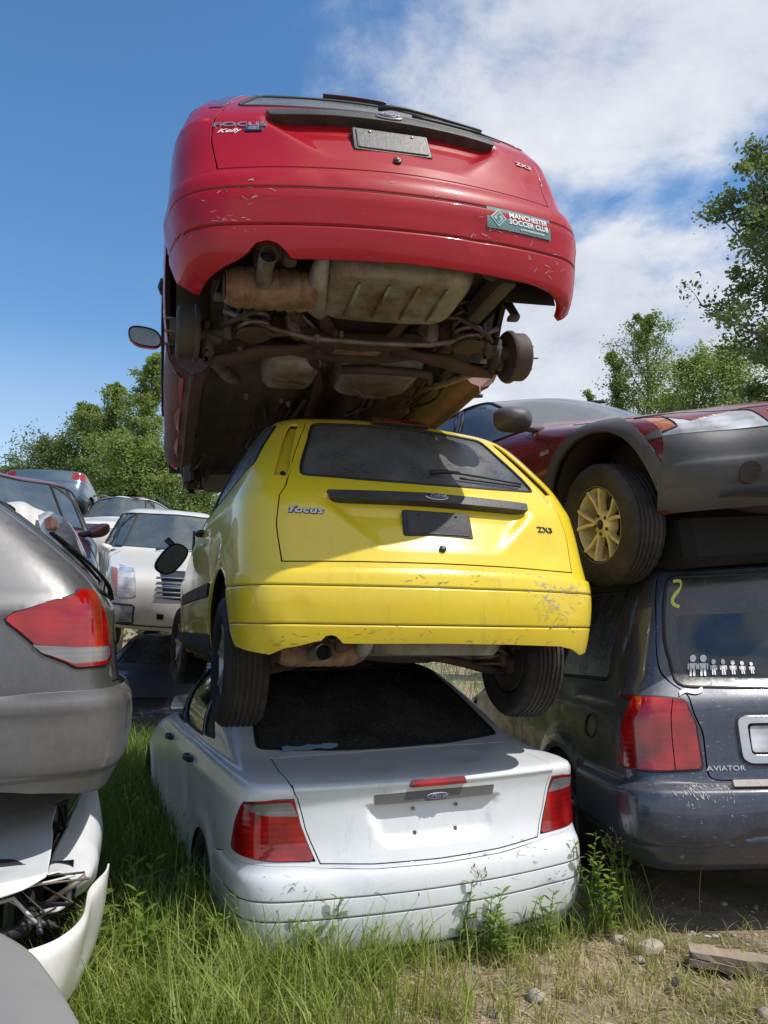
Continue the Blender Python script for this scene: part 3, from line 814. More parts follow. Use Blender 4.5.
def underside(root, detail=True, drums=(True, False), wz=.16):
    """floor, exhaust and rear axle of the small hatchback, rear at y = 0"""
    # floor pan with pressed ribs
    def floor(u, v):
        x = -.66+1.32*u; y = .12+3.3*v
        z = .335
        if y > 1.28: z = .245+.0
        if 1.15 < y <= 1.28: z = .335-.09*(y-1.15)/.13
        if abs(x) > .52: z -= .0
        tun = math.exp(-(x/.13)**4)
        if y > 1.2: z += .085*tun
        if y > 1.3:
            z -= .013*max(0, math.sin(x*46))*(1-tun)*(1 if (y*1.15) % 1. > .16 else 0)
            z -= .020*math.exp(-((y-2.2)/.05)**2)*(1-tun)
        z += .008*math.sin(x*9+y*4)*math.sin(y*7)
        if y < .75: z += .12
        return (x, y, z)
    surf_patch(floor, 110, 90, 'floor_pan', M['underseal'], root)
    for sg in (-1,1):
        # boxed sill with pinch weld
        V = []; ys = np.linspace(1.07, 2.98, 12)
        prof = [(.845,.34),(.835,.27),(.81,.225),(.765,.20),(.735,.195),(.733,.165),(.727,.165),(.725,.20),(.68,.215),(.64,.26)]
        for y in ys:
            for x, z in prof: V.append((sg*(x-.004*math.sin(y*3)), y, z+.003*math.sin(y*11)))
        m_ = len(prof); F = [(i*m_+j, i*m_+j+1, (i+1)*m_+j+1, (i+1)*m_+j) for i in range(len(ys)-1) for j in range(m_-1)]
        F += [tuple(range(m_)), tuple(range((len(ys)-1)*m_, len(ys)*m_))]
        mesh_obj('sill', V, F, M['sill'] if detail else M['underseal'], root)
        # frame rail along the rear floor
        MB().box((sg*.50, .75, .36), (.07, 1.1, .09), bev=.01).build('frame_rail', M['underseal'], root)
        wheel_well(root, .72, .30, .355, .80, .56, sg)
        wheel_well(root, 3.335, .30, .355, .80, .56, sg)
    # exhaust: muffler, tail pipe, centre pipe
    b = MB()
    n = 28; L = np.linspace(-.635, -.285, 26); V = []
    for i, x in enumerate(L):
        e_ = min(1, .75+.25*math.sin(math.pi*min(1, (min(i, 25-i)+.4)/4.)*.5))
        k = e_*(1+.05*math.cos((x+.46)*150)*(1 if abs(x+.46) < .13 else 0))
        for j in range(n):
            t = 2*math.pi*j/n; c_, s_ = math.cos(t), math.sin(t)
            V.append((x, .33+.095*k*np.sign(c_)*abs(c_)**.8, .285+.068*k*np.sign(s_)*abs(s_)**.8))
    F = [(i*n+j, i*n+(j+1)%n, (i+1)*n+(j+1)%n, (i+1)*n+j) for i in range(25) for j in range(n)]
    F += [tuple(range(n)), tuple(range(25*n, 26*n))]
    b.add(V, F)
    mu = b.build('muffler', M['muffler'], root, auto=50)
    MB().tube([(-.46-.175, .33, .285), (-.64, .33, .285)], .05, 16).build('muffler_seam', M['rust'], mu)
    P = [(-.50,.33,.27),(-.50,.24,.272),(-.505,.15,.285),(-.505,.055,.283)]
    t = MB().tube(P, [.028,.03,.03,.033], 18, cap=False).build('tail_pipe', M['steel'], root, True)
    MB().tube([(-.505,.060,.283),(-.505,.052,.283)], .033, 18, cap=False).build('pipe_lip', M['steel'], t, True)
    MB().tube([(-.505,.12,.284),(-.505,.10,.284)], .0285, 18).build('pipe_bore', M['void'], t)
    MB().tube([(-.40,.42,.29),(-.34,.55,.31),(-.22,.8,.30),(-.15,1.05,.27),(-.08,1.3,.25),(-.04,1.8,.25),(0,2.8,.25)], .026, 12).build('exhaust_pipe', M['rust'], root, True)
    MB().box((-.42,.12,.315),(.05,.05,.07),bev=.01).build('exhaust_hanger', M['rust'], root)
    # boot well
    pn = pod('boot_well', M['pan'], root, -.27, .35, .10, .53, .40, .262, ins=.085, nx=50, ny=30, tilt=-.02)
    # second shield left of the well
    MB().tube([(-.285,.12,.36),(-.29,.24,.30),(-.27,.40,.27),(-.22,.54,.30)], [.025,.04,.045,.03], 14).build('well_flange', M['heatshield'], root, True)
    # heat shields and fuel tank ahead of the axle
    pod('fuel_tank', M['heatshield'], root, -.03, .44, .98, 1.42, .36, .215, ins=.2, ribs=0)
    pod('heat_shield', M['heatshield'], root, -.40, -.09, 1.0, 1.38, .36, .225, ins=.22)
    MB().tube([(-.02,1.02,.235),(.12,.97,.222),(.30,.98,.222),(.44,1.05,.24),(.50,1.2,.26)], .022, 10).build('tank_strap', M['darkmetal'], root, True)
    # rear subframe
    sf = MB()
    sf.tube([(-.40,.70,.33),(-.22,.73,.27),(0,.735,.262),(.22,.73,.27),(.40,.70,.33)], [.028,.035,.045,.035,.028], 12)
    sf.tube([(-.42,.94,.32),(-.2,.90,.27),(0,.885,.258),(.2,.90,.27),(.42,.94,.32)], [.028,.035,.042,.035,.028], 12)
    sf.box((0,.81,.262),(.34,.15,.035),bev=.01)
    s0 = sf.build('subframe', M['rust'], root, auto=60)
    MB().box((0,.80,.238),(.22,.05,.012),bev=.004).build('subframe_plate', M['muffler'], s0)
    for sg in (-1,1):
        # lower control arm out to the knuckle: pressed arm
        zz = wz
        p = [(sg*.16,.78,.262),(sg*.30,.80,.235),(sg*.45,.82,zz+.055),(sg*.58,.84,zz+.02),(sg*.69,.82,zz)]
        MB().tube(p, [.030,.036,.052,.046,.030], 12, flat=.6).build('control_arm', M['rust'], root, True)
        MB().tube([(sg*.20,.70,.29),(sg*.38,.66,.25),(sg*.55,.68,zz+.07),(sg*.68,.72,zz+.09)], [.016,.016,.018,.02], 10).build('link_arm', M['darkmetal'], root, True)
        MB().tube([(sg*.50,1.35,.27),(sg*.56,1.18,.24),(sg*.63,.98,zz+.05),(sg*.68,.82,zz+.04)], [.05,.034,.03,.034], 10, flat=.5).build('trailing_arm', M['steel'], root, True)
        # coil spring
        a = np.linspace(0, 5.2*2*math.pi, 130)
        z0, z1 = zz+.06, .44
        P = np.stack([sg*.49+.060*np.cos(a), .64+.060*np.sin(a), z0+(z1-z0)*a/a[-1]], 1)
        sp = MB().tube(P, .0105, 8).build('coil_spring', M['steel'], root, True)
        MB().lathe([(.001,z0-.012),(.07,z0-.012),(.075,z0),(.03,z0+.012),(.03,z0+.03)],20,TR((sg*.49,.64,0)),'z').build('spring_seat', M['rust'], sp)
        MB().tube([(sg*.60,.66,zz+.04),(sg*.59,.68,.30),(sg*.58,.70,.46)], [.018,.024,.024], 12).build('shock_absorber', M['darkmetal'], root, True)
        # knuckle
        MB().box((sg*.68,.76,zz+.07),(.05,.12,.17),bev=.02).tube([(sg*.62,.74,zz+.08),(sg*.76,.73,zz+.08)], .035, 14).build('wheel_knuckle', M['darkmetal'], root, auto=50)
    # stabiliser bar
    MB().tube([(-.62,.66,wz+.1),(-.56,.58,.27),(-.42,.56,.33),(0,.57,.335),(.42,.56,.33),(.56,.58,.27),(.62,.66,wz+.1)], .011, 10).build('stabiliser_bar', M['darkmetal'], root, True)
    # bolts, flange and small fittings
    if detail:
        rr2 = random.Random(11)
        for k in range(44):
            x = rr2.choice([-1,1])*rr2.uniform(.08,.66); y = rr2.uniform(.5,1.6); z = rr2.uniform(.20,.32)
            MB().lathe([(.001,-.010),(.009,-.010),(.010,0),(.014,.002),(.014,.02)], 6, TR((x,y,z)), 'z').build('bolt', M['steel'] if k % 2 else M['rust'], root)
        fl_ = []
        for i in range(48):
            t = 2*math.pi*i/48; c_, s_ = math.cos(t), math.sin(t); fl_.append((.03+.315*np.sign(c_)*abs(c_)**.35, .325+.238*np.sign(s_)*abs(s_)**.35, .372))
        fl_.append(fl_[0]); MB().tube(fl_, .012, 6, cap=False, flat=.4).build('well_seam', M['steel'], pn, True)
        for x in (-.14,-.02,.10,.22): MB().tube([(x,.18,.262),(x,.30,.247),(x,.45,.252)], [.006,.009,.006], 8, flat=.6).build('pressed_rib', M['pan'], pn, True)
        MB().tube([(-.62,.58,.30),(-.45,.62,.26),(-.25,.66,.235),(.05,.67,.232),(.30,.66,.235),(.5,.62,.26),(.62,.58,.30)], .013, 8).build('torsion_rod', M['steel'], root, True)
        for sg in (-1,1):
            MB().tube([(sg*.22,.60,.36),(sg*.12,.74,.26),(sg*.08,.88,.25),(sg*.18,1.02,.33)], [.03,.036,.036,.03], 10, flat=.45).build('subframe_arm', M['rust'], root, True)
            MB().tube([(sg*.58,.66,.22),(sg*.52,.60,.33),(sg*.40,.52,.38)], .007, 6).build('brake_hose', M['black'], root, True)
            MB().box((sg*.30,.70,.30),(.06,.16,.10),rot=(.2,0,sg*.4),bev=.015).build('mount_bracket', M['steel'], root)
            MB().tube([(sg*.62,.50,.42),(sg*.66,.46,.30),(sg*.60,.42,.28)], [.03,.022,.02], 8, flat=.5).build('bumper_bracket', M['underseal'], root, True)
        MB().tube([(.06,1.2,.235),(.16,1.34,.215),(.30,1.36,.22)], .016, 8).build('tank_pipe', M['steel'], root, True)
        MB().box((-.25,1.18,.222),(.18,.03,.012),rot=(0,0,.3),bev=.004).build('shield_rib', M['steel'], root)
    # cross rods & bracing
    MB().tube([(-.42,.50,.38),(-.16,.74,.27)], .009, 8).build('brake_line', M['steel'], root, True)
    MB().tube([(.30,.52,.40),(.42,.62,.36),(.55,.9,.34),(.58,1.3,.30)], .012, 8).build('filler_pipe', M['darkmetal'], root, True)
    for sg in (-1,1):
        MB().box((sg*.40,.92,.36),(.10,.22,.07),rot=(0,0,sg*.3),bev=.015).build('subframe_mount', M['underseal'], root)
        MB().box((sg*.47,.20,.40),(.12,.16,.08),bev=.02).build('tow_bracket', M['underseal'], root)
    rr = random.Random(3)
    for k in range(26):
        x = rr.uniform(-.6,.6); y = rr.uniform(1.0,3.2)
        MB().tube([(x,y,.24),(x+rr.uniform(-.05,.05),y+rr.uniform(.1,.4),.235),(x+rr.uniform(-.1,.1),y+rr.uniform(.4,.6),.24)], rr.choice([.006,.009,.013]), 6).build('underbody_line', M['darkmetal'] if k % 3 else M['steel'], root, True)

def drum(root, sg, c, r=.115):
    """bare brake drum with stub studs, wheel gone"""
    e = empty('brake_drum', c, (0, sg*-.04, 0), root)
    MB().lathe([(.001,sg*-.05),(r*1.05,sg*-.05),(r*1.1,sg*-.04),(r*1.1,sg*-.03),(r,sg*-.025),(r,sg*.035),(r*.93,sg*.045),(r*.5,sg*.05),(r*.45,sg*.075),(.001,sg*.075)], 40).build('drum', M['darkmetal'], e)
    for k in range(4):
        t = k*math.pi/2+.4; MB().tube([(sg*.045,.054*math.cos(t),.054*math.sin(t)),(sg*.095,.054*math.cos(t),.054*math.sin(t))], .006, 8).build('wheel_stud', M['steel'], e)
    return e

#@@CARS

M['scuffgrey'] = plain('grey_scuff', (.42,.41,.39), .8, var=.3, bump=0)
M['scuffdark'] = plain('dark_scuff', (.10,.095,.085), .8, var=.3, bump=0)
M['palepad'] = plain('pale_step_pad', (.48,.46,.41), .5, var=.15, bump=0, dirt=.4, dirtcol=(.2,.18,.15))
def scuffs(B, parent, pts, n, sx, sz, mat, disp, seed=1, ang=(0.,.5), ln=(.004,.03), wd=(.0006,.0022), off=.0022):
    rr = random.Random(seed); V = []; F = []
    for k in range(n):
        x, z = rr.choice(pts); c = B.r(x+rr.gauss(0,sx), z+rr.gauss(0,sz)); l_ = rr.uniform(*ln); w_ = rr.uniform(*wd); a = rr.gauss(*ang); k0 = len(V)
        for q_ in ((-l_,-w_),(l_,-w_*.4),(l_*.9,w_*.5),(-l_*.6,w_)):
            V.append((c[0]+q_[0]*math.cos(a)-q_[1]*math.sin(a), c[1]+q_[0]*math.sin(a)+q_[1]*math.cos(a)))
        F.append((k0,k0+1,k0+2,k0+3))
    P, n_ = B.pos(V, 0., disp); return tag(mesh_obj('surface_scuff', P+n_*off, F, mat, parent, False), kind='stuff')
# ------------------------------------------------------------------ red hatchback on top
SE_BADGE = 'SE'
def red_sticker(B, bo, bd_):
    def bd(P): return np.full(len(P), .0150)
    # club sticker on the right of the bumper
    c = B.r(.485, .500); c = (c[0], c[1])
    V, F = rplate(.145, .042, .0012, .0005)
    # subdivide so that it bends with the bumper
    n = 12; V = []; F = []
    for j in range(15):
        for i in range(n+1): V.append((-.150+.300*i/n, -.043+.086*j/14, .0008))
    for j in range(14):
        for i in range(n): F.append((j*(n+1)+i, j*(n+1)+i+1, (j+1)*(n+1)+i+1, (j+1)*(n+1)+i))
    a = -.0
    so = flat_geo_on(B, 'club_sticker', np.array(V), F, M['stickergreen'], bo, c, a, .0018, bd, True)
    so['label'] = 'teal soccer club sticker on the right of the red bumper'
    D = np.array([(-.036,0,0),(0,-.036,0),(.036,0,0),(0,.036,0)]); 
    D2 = D*.78; D3 = D*.62
    def ring(A, Bq): return np.vstack([A, Bq]), [(i, (i+1)%4, 4+(i+1)%4, 4+i) for i in range(4)]
    cc = (c[0]-.100, c[1])
    V, F = ring(D, D2); flat_geo_on(B, 'sticker_crest', V, F, M['teallight'], so, cc, a, .0050, bd)
    flat_geo_on(B, 'sticker_crest', D3, [(0,1,2,3)], M['teallight'], so, cc, a, .0050, bd)
    text_on(B, 'sticker_monogram', 'S', .036, M['stickergreen'], so, cc, a, .0062, 0., .001, disp=bd)
    text_on(B, 'sticker_text', 'MANCHESTER', .029, M['textwhite'], so, (c[0]+.042, c[1]+.020), a, .0052, 0., .0008, disp=bd)
    text_on(B, 'sticker_text', 'SOCCER CLUB', .029, M['textwhite'], so, (c[0]+.044, c[1]-.006), a, .0052, 0., .0008, disp=bd)
    text_on(B, 'sticker_text', 'www.mansoccer.net', .014, M['textwhite'], so, (c[0]+.055, c[1]-.028), a, .0052, 0., .0002, disp=bd)

def red_badges(B, h):
    c = B.r(-.575, .872)
    text_on(B, 'model_badge', 'FOCUS', .047, M['silver'], h, c, -.03, .002, .003, .0012, spacing=1.12, sx=1.28)
    text_on(B, 'script_lettering', 'Kelly', .040, M['textwhite'], h, (c[0]-.045, c[1]-.046), .03, .002, .0004, .0006, .5)
    V, F = rplate(.036, .016, .004, .002); b = flat_geo_on(B, 'trim_badge', V, F, M['ovalblue'], h, (c[0]+.052, c[1]-.040), 0, .002)
    text_on(B, 'trim_lettering', 'SE', .030, M['silver'], b, (c[0]+.052, c[1]-.040), 0, .007, .0008, .0012, sx=1.5)
    text_on(B, 'model_badge', 'ZX3', .036, M['silver'], h, B.r(.60, .855), .0, .002, .003, .001, sx=1.25)

RED = dict(paintm=None)
red, RB, rh, rb = focus_hatch('hatchback_car',
    'crimson hatchback topmost of the stack, tail and rusty underside showing', (.106,2.658,2.655), tuple(map(R,(-2.71,-2.72,16.06))), M['red'],
    dict(dings=[(-.70,.16,.52,.10,.010),(.30,.03,.42,.07,.006),(.66,.15,.75,.08,.006),(-.3,.05,.58,.05,.004)], scuff=lambda B, o, d: scuffs(B, o, [(-.62,.42),(-.55,.50),(.1,.6),(.4,.45),(.62,.36)], 70, .07, .03, M['scuffgrey'], d, 3, ln=(.003,.016), wd=(.0005,.0014)), seed=1.3, dent=.003, notch=-.505, grooves=(.535,.40), step=.47, glass=M['glassdust'], plate=M['black'], sticker=red_sticker, badges=red_badges, wx=.0, wx2=.47, wzz=.0, screws=True, lamps=True))
underside(root=red, wz=.17)
drum(red, 1, (.78,.75,.235)); drum(red, -1, (-.76,.76,.27))
mirror(red, (-.86,2.58,1.0), -1, M['red'], armc=(.03,.02,-.03))
mirror(red, (.86,2.58,1.0), 1, M['red'], armc=(-.03,.02,-.03))
for sg in (-1,1): MB().box((sg*.64,3.335,.24),(.12,.30,.26),bev=.05).build('front_hub', M['darkmetal'], red)
MB().box((0,3.45,.25),(1.1,.7,.12),bev=.03).build('engine_cradle', M['darkmetal'], red)

# ------------------------------------------------------------------ yellow hatchback in the middle
def yel_badges(B, h):
    c = B.r(-.565, .862)
    text_on(B, 'badge_outline', 'focus', .062, M['black'], h, c, -.02, .001, .0015, .0042, .1, spacing=1.05, sx=1.05)
    text_on(B, 'model_badge', 'focus', .062, M['silver'], h, c, -.02, .002, .003, .0014, .1, spacing=1.05, sx=1.05)
    text_on(B, 'model_badge', 'ZX3', .050, M['black'], h, B.r(.555, .835), .0, .002, .003, .0008, spacing=1.12, sx=1.0)
yel, YB, yh, yb = focus_hatch('hatchback_car',
    'bright yellow hatchback in the middle of the stack, sitting on the white sedan', (.26,3.182,1.211), tuple(map(R,(-.53,.77,18.9))), M['yellow'],
    dict(dings=[(.62,.12,.50,.09,.009),(-.60,.12,.45,.07,.006),(.55,.10,.74,.09,.007),(-.84,1.0,.70,.12,.010),(.15,.03,.56,.05,.004)], scuff=lambda B, o, d: (scuffs(B, o, [(.45,.57),(.50,.50),(.55,.46),(.62,.55)], 130, .05, .03, M['scuffgrey'], d, 5, ln=(.003,.02), wd=(.0006,.002)), scuffs(B, o, [(-.6,.33),(-.2,.36),(.3,.34),(.6,.40),(0,.58)], 80, .12, .02, M['scuffdark'], d, 6, ln=(.003,.02), wd=(.0005,.0014))), seed=4.1, dent=.0025, notch=-.475, ns=.55, zb=.035, grooves=(.545,.395), glass=M['glassdust'], plate=M['black'], badges=yel_badges, wx=.02, wx2=.50))
underside(root=yel, detail=False, wz=.16)
wheel(yel, (-.735,.74,.225), .298, .195, .198, -1, 'alloy7')
wheel(yel, (.735,.74,.235), .298, .195, .198, 1, 'alloy7', camber=R(2))
wheel(yel, (-.74,3.33,.24), .298, .195, .198, -1, 'alloy7', steer=R(6))
wheel(yel, (.74,3.33,.25), .298, .195, .198, 1, 'alloy7', steer=R(6))
mirror(yel, (-.90,2.60,.93), -1, M['black'], rot=(R(8),R(-62),R(5)), s=1.15, armc=(.0,.04,.10))
mirror(yel, (.86,2.58,1.0), 1, M['black'], armc=(-.03,.02,-.03))
MB().prism([(-.02,-.10),(.10,-.03),(.03,.06)], .012, TR((-.80,2.66,.99),(R(90),0,R(-90)))).build('mirror_mount', M['black'], yel)

# ------------------------------------------------------------------ white sedan at the bottom
SR = [(.20,.17,4.25,.76,.20,.05,.3,.25),(.25,.08,4.34,.80,.22,.06,.35,.28),(.34,.022,4.41,.842,.19,.07,.4,.3),(.46,.004,4.44,.856,.19,.07,.4,.3),
 (.58,.002,4.44,.860,.19,.07,.4,.3),(.66,.020,4.39,.860,.19,.075,.4,.3),(.74,.05,4.30,.862,.18,.075,.4,.3),(.83,.06,4.10,.862,.18,.07,.45,.3),
 (.91,.065,3.85,.855,.17,.065,.5,.25),(.962,.052,3.56,.844,.15,.06,.5,.2),(.985,.052,3.42,.835,.15,.06,.5,.2),(.999,.075,3.33,.82,.15,.06,.5,.2),(1.008,.17,3.22,.805,.15,.05,.4,.18,1.0),
 (1.022,.36,3.16,.788,.15,.05,.4,.18,1.01),(1.038,.50,3.10,.79,.15,.05,.4,.18,1.03),(1.065,.585,3.04,.785,.15,.07,.35,.17),(1.13,.70,2.92,.778,.17,.08,.3,.16),(1.24,.90,2.72,.735,.18,.08,.25,.14),(1.33,1.09,2.53,.69,.17,.08,.25,.12),
 (1.39,1.26,2.37,.635,.17,.07,.25,.1),(1.425,1.48,2.22,.50,.17,.06,.25,.1),(1.44,1.62,2.1,.36,.14,.04,.2,.05),(1.447,1.75,1.98,.18,.08,.02,.1,.03),(1.449,1.83,1.88,.015,.005,0,.005,0)]
def white_sedan():
    root = empty('sedan_car', (.258,3.457,-.05), (R(.1),0,R(22.56)), None, 'white four door sedan crushed at the bottom of the stack, in long grass', 'car')
    B = Body(SR, dent=.002, seed=2.2)
    B.dings = [(.2,.05,.80,.10,.005),(-.45,.03,.62,.08,.007),(.55,.04,.42,.10,.009),(-.85,1.5,.75,.14,.012),(.3,.35,1.02,.12,.008),(-.2,.3,1.02,.09,.006)]
    ya, yf = .985, 3.60
    archs = [arch_poly(B, y, .30, .34, sg) for y in (ya,yf) for sg in (-1,1)]
    fl = flare([(ya,.30),(yf,.30)], .385, .014, .05)
    def bdisp(P): return fl(P)+.003*np.exp(-((P[:,2]-.90)/.03)**2)*(np.abs(P[:,0]) > .7)
    bp = [B.r(x, z) for x, z in ((-.52,.672),(-.30,.655),(0,.650),(.30,.655),(.52,.672),(.60,.682),(.80,.690))]
    right = [B.sd(.46,.675,1), B.sd(.63,.64,1), B.sd(.665,.50,1), B.sd(.65,.40,1), B.sd(.635,.275,1)]
    bp = bp+right+[B.r(x, z) for x, z in ((.74,.27),(.5,.285),(0,.295),(-.5,.285),(-.74,.27))]+[(-a, b) for a, b in right][::-1]+[B.r(-.80,.690), B.r(-.60,.682)]
    tz = lambda z: B.r(0, z)[1]
    g = (.56,.487,.345); rows = []
    for z in g+(.63,.645): rows += [tz(z)-.008, tz(z)-.004, tz(z), tz(z)+.004, tz(z)+.008]
    def bd(P):
        z = P[:,2]; o = np.full(len(P), .016)-.014*np.clip((z-.615)/.05, 0, 1)**2
        for gz in g[:2]: o -= .003*np.exp(-((z-gz)/.003)**2)
        return o-.006/(1+np.exp((z-.345)/.004))+fl(P)*.5
    V0 = 10.
    lid = [B.r(x, z) for x, z in ((-.528,.684),(-.3,.668),(0,.663),(.3,.668),(.528,.684),(.585,.82),(.622,.945),(.64,.985))]
    tp = [B.top(x, y, -6, 6, V0) for x, y in ((.645,.15),(.64,.35),(.63,.45),(.625,.545))]
    tp2 = [B.top(x, y, -6, 6, V0) for x, y in ((.3,.530),(0,.522),(-.3,.530))]
    lid = lid+tp+tp2+[(-a, b) for a, b in tp][::-1]+[B.r(-.64,.985),B.r(-.622,.945),B.r(-.585,.82)]
    lamps = []
    for sg in (-1,1):
        lamps.append([(sg*a, b) for a, b in [B.r(x, z) for x, z in ((.542,.695),(.70,.700),(.80,.708))]+[B.sd(.34,.715,1),B.sd(.30,.83,1),B.sd(.235,.925,1)]+[B.r(.70,.945),B.r(.632,.945),B.r(.60,.84)]])
    gl = rnd([B.r(x, z) for x, z in ((-.655,1.066),(-.3,1.052),(0,1.05),(.3,1.052),(.655,1.066),(.625,1.18),(.58,1.30),(.53,1.385),(0,1.395),(-.53,1.385),(-.58,1.30),(-.625,1.18))], .03)
    wins = []; doors = []
    for sg in (-1,1):
        wins.append(('door_window', sg, rnd([B.sd(y, z, sg) for y, z in ((1.42,1.035),(2.06,1.02),(2.02,1.368),(1.62,1.368),(1.52,1.30))], .03)))
        wins.append(('quarter_glass', sg, rnd([B.sd(y, z, sg) for y, z in ((1.12,1.06),(1.37,1.045),(1.46,1.28),(1.36,1.25))], .02)))
        wins.append(('door_window', sg, rnd([B.sd(y, z, sg) for y, z in ((2.13,1.015),(3.0,1.01),(2.66,1.22),(2.40,1.365),(2.08,1.375))], .03)))
        doors.append((sg, 1.72, rnd([B.sd(y, z, sg) for y, z in ((1.33,.62),(1.36,.80),(1.32,.985),(2.08,.975),(2.10,.27),(1.40,.27),(1.36,.42))], .05)))
        doors.append((sg, 2.55, rnd([B.sd(y, z, sg) for y, z in ((2.11,.27),(2.09,.975),(3.08,.955),(3.14,.60),(3.10,.27))], .05)))
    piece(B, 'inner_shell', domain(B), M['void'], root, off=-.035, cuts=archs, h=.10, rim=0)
    ws = [B.f(x, z) for x, z in ((-.62,1.05),(0,1.04),(.62,1.05),(.54,1.22),(.46,1.38),(0,1.40),(-.46,1.38),(-.54,1.22))]
    ws2 = [(a-2*B.S, b) for a, b in ws]
    lw = [(B.sd(.6,.3,-1)[0], -.2),(B.sd(.6,.3,1)[0], -.2),(B.sd(.6,.3,1)[0], B.sd(.6,.42,1)[1]),(B.sd(.6,.3,-1)[0], B.sd(.6,.42,1)[1])]
    piece(B, 'body', domain(B), M['white'], root, disp=bdisp, cuts=archs+[lw,bp,lid,gl]+lamps+[w[2] for w in wins]+[d[2] for d in doors]+[ws,ws2], h=.04)
    piece(B, 'windscreen', grow(ws, -.004), M['glass'], root, off=-.004, rim=.01, h=.08)
    for sg, yh_, d in doors:
        do = piece(B, 'door', grow(d, -.006), M['white'], root, disp=bdisp, h=.04)
        handle(do, B, yh_-.29 if yh_ > 2 else yh_-.29, .915, sg, M['black'])
        if sg < 0:   # dark recess behind the handle
            pass
    for nm, sg, w in wins:
        wo = piece(B, nm, grow(w, -.002), M['glassclean'] if nm[0] == 'd' else M['seal'], root, off=-.006, rim=.008)
        edge_tube(B, 'window_seal', w, M['seal'], wo, .009, -.003)
    def ld(P):
        x, z = P[:,0], P[:,2]
        d = np.clip((z-.725)/.05, 0, 1)*np.clip((.90-z)/.010, 0, 1)
        xx = .30-.05*np.clip((.86-z)/.12, 0, 1)
        o = -.030*d/(1+np.exp((np.abs(x)-xx)/.008))*(P[:,1] < .2)
        o += .010*np.exp(-((z-.980)/.012)**2)*(P[:,1] < .3)       # lip
        return o
    lo = piece(B, 'boot_lid', grow(lid, -.007), M['white'], root, disp=ld, h=.03, rows=[tz(z) for z in (.87,.885,.893,.90,.907,.95,.96,.97,.98)])
    st = rnd([B.r(x, z) for x, z in ((-.292,.940),(0,.944),(.292,.940),(.286,.898),(0,.898),(-.286,.898))], .008)
    so = piece(B, 'lid_garnish', st, M['trimgrey'], lo, off=.003, rim=.03, bev=.004)
    oval_badge(B, so, B.r(0,.921), .052, .023, 0, .005)
    for x, z in ((-.105,.868),(.105,.868),(-.10,.772),(.10,.772)):
        V, F = rplate(.008,.011,.006,.002); flat_geo_on(B, 'plate_clip', V, F, M['steel'], lo, B.r(x, z), 0, -.026 if z < .86 else -.02)
    cl = piece(B, 'stop_lamp', rnd([B.r(x, z) for x, z in ((-.135,.966),(.135,.966),(.128,.984),(-.128,.984))], .006), M['tail'], lo, off=.020, rim=.02)
    gw = piece(B, 'rear_window', grow(gl, -.003), M['glassblack'], root, off=-.004, rim=.008)
    edge_tube(B, 'window_seal', gl, M['seal'], gw, .010, -.002)
    for k, l in enumerate(lamps):
        sg = (-1,1)[k]
        rv = rnd([(sg*a, b) for a, b in [B.r(x, z) for x, z in ((.612,.872),(.70,.876),(.765,.880))]+[B.sd(.235,.915,1)]+[B.r(.70,.932),B.r(.642,.932)]], .008)
        t = piece(B, 'tail_lamp', rnd(grow(l, -.005), .02), M['tail'], root, off=.006, cuts=[rv], rim=.02, bev=.005)
        piece(B, 'reversing_lens', grow(rv, -.001), M['tailclear'], t, off=.006, rim=.01, bev=.002)
    piece(B, 'rear_bumper', grow(bp, -.004), M['white'], root, disp=bd, rows=rows, h=.03, rim=.03, bev=.006)
    bo = root.children[-1]
    for z in (.56,.487): groove_line(B, 'bumper_groove', [B.sd(.40,z,-1)]+[B.r(x, z) for x in (-.70,-.4,0,.4,.70)]+[B.sd(.40,z,1)], bo, bd, .0022, .001)
    scuffs(B, bo, [(-.7,.60),(-.62,.55),(.2,.64),(.45,.64),(.6,.5),(-.1,.42),(.3,.36)], 90, .06, .025, M['scuffdark'], bd, 9, ln=(.002,.016), wd=(.0005,.0016))
    groove_line(B, 'bumper_slot', [B.r(x, .345) for x in (-.25,0,.3,.55)], bo, bd, .007, .001)
    for sg in (-1,1):
        wheel_well(root, ya, .30, .35, .80, .56, sg); wheel_well(root, yf, .30, .35, .80, .56, sg)
        wheel(root, (sg*.745, ya, .40), .298, .19, .19, sg, 'alloy7', mat=M['alloy']); wheel(root, (sg*.745, yf, .40), .298, .19, .19, sg, 'alloy7')
    mesh_obj('floor_pan', [(-.7,.3,.27),(.7,.3,.27),(.7,4.1,.27),(-.7,4.1,.27)], [(0,1,2,3)], M['underseal'], root)
    # hub the dark side windows: a scrap of paper on the front window and blue scrap at the rear glass
    P, n = B.pos([B.sd(2.45,1.17,-1)]); 
    V, F = rplate(.05,.085,.001,.0003); flat_geo_on(B, 'window_note', V, F, M['textwhite'], root, B.sd(2.42,1.17,-1), .35, .0)
    V = []; n_ = 10
    c = B.r(-.42,1.052)
    for j in range(3):
        for i in range(n_+1): V.append((-.14+.28*i/n_+.01*math.sin(i*2.1)*(j > 0), (-.014+.018*j)*(1+.3*math.sin(i*1.7))+.0015*i, .003+.002*math.sin(i*1.3)))
    F = [(j*(n_+1)+i, j*(n_+1)+i+1, (j+1)*(n_+1)+i+1, (j+1)*(n_+1)+i) for j in range(2) for i in range(n_)]
    o = flat_geo_on(B, 'blue_plastic_strip', np.array(V), F, M['bluecloth'], root, c, 0, .012, None, True)
    return root, B
white, WB = white_sedan()

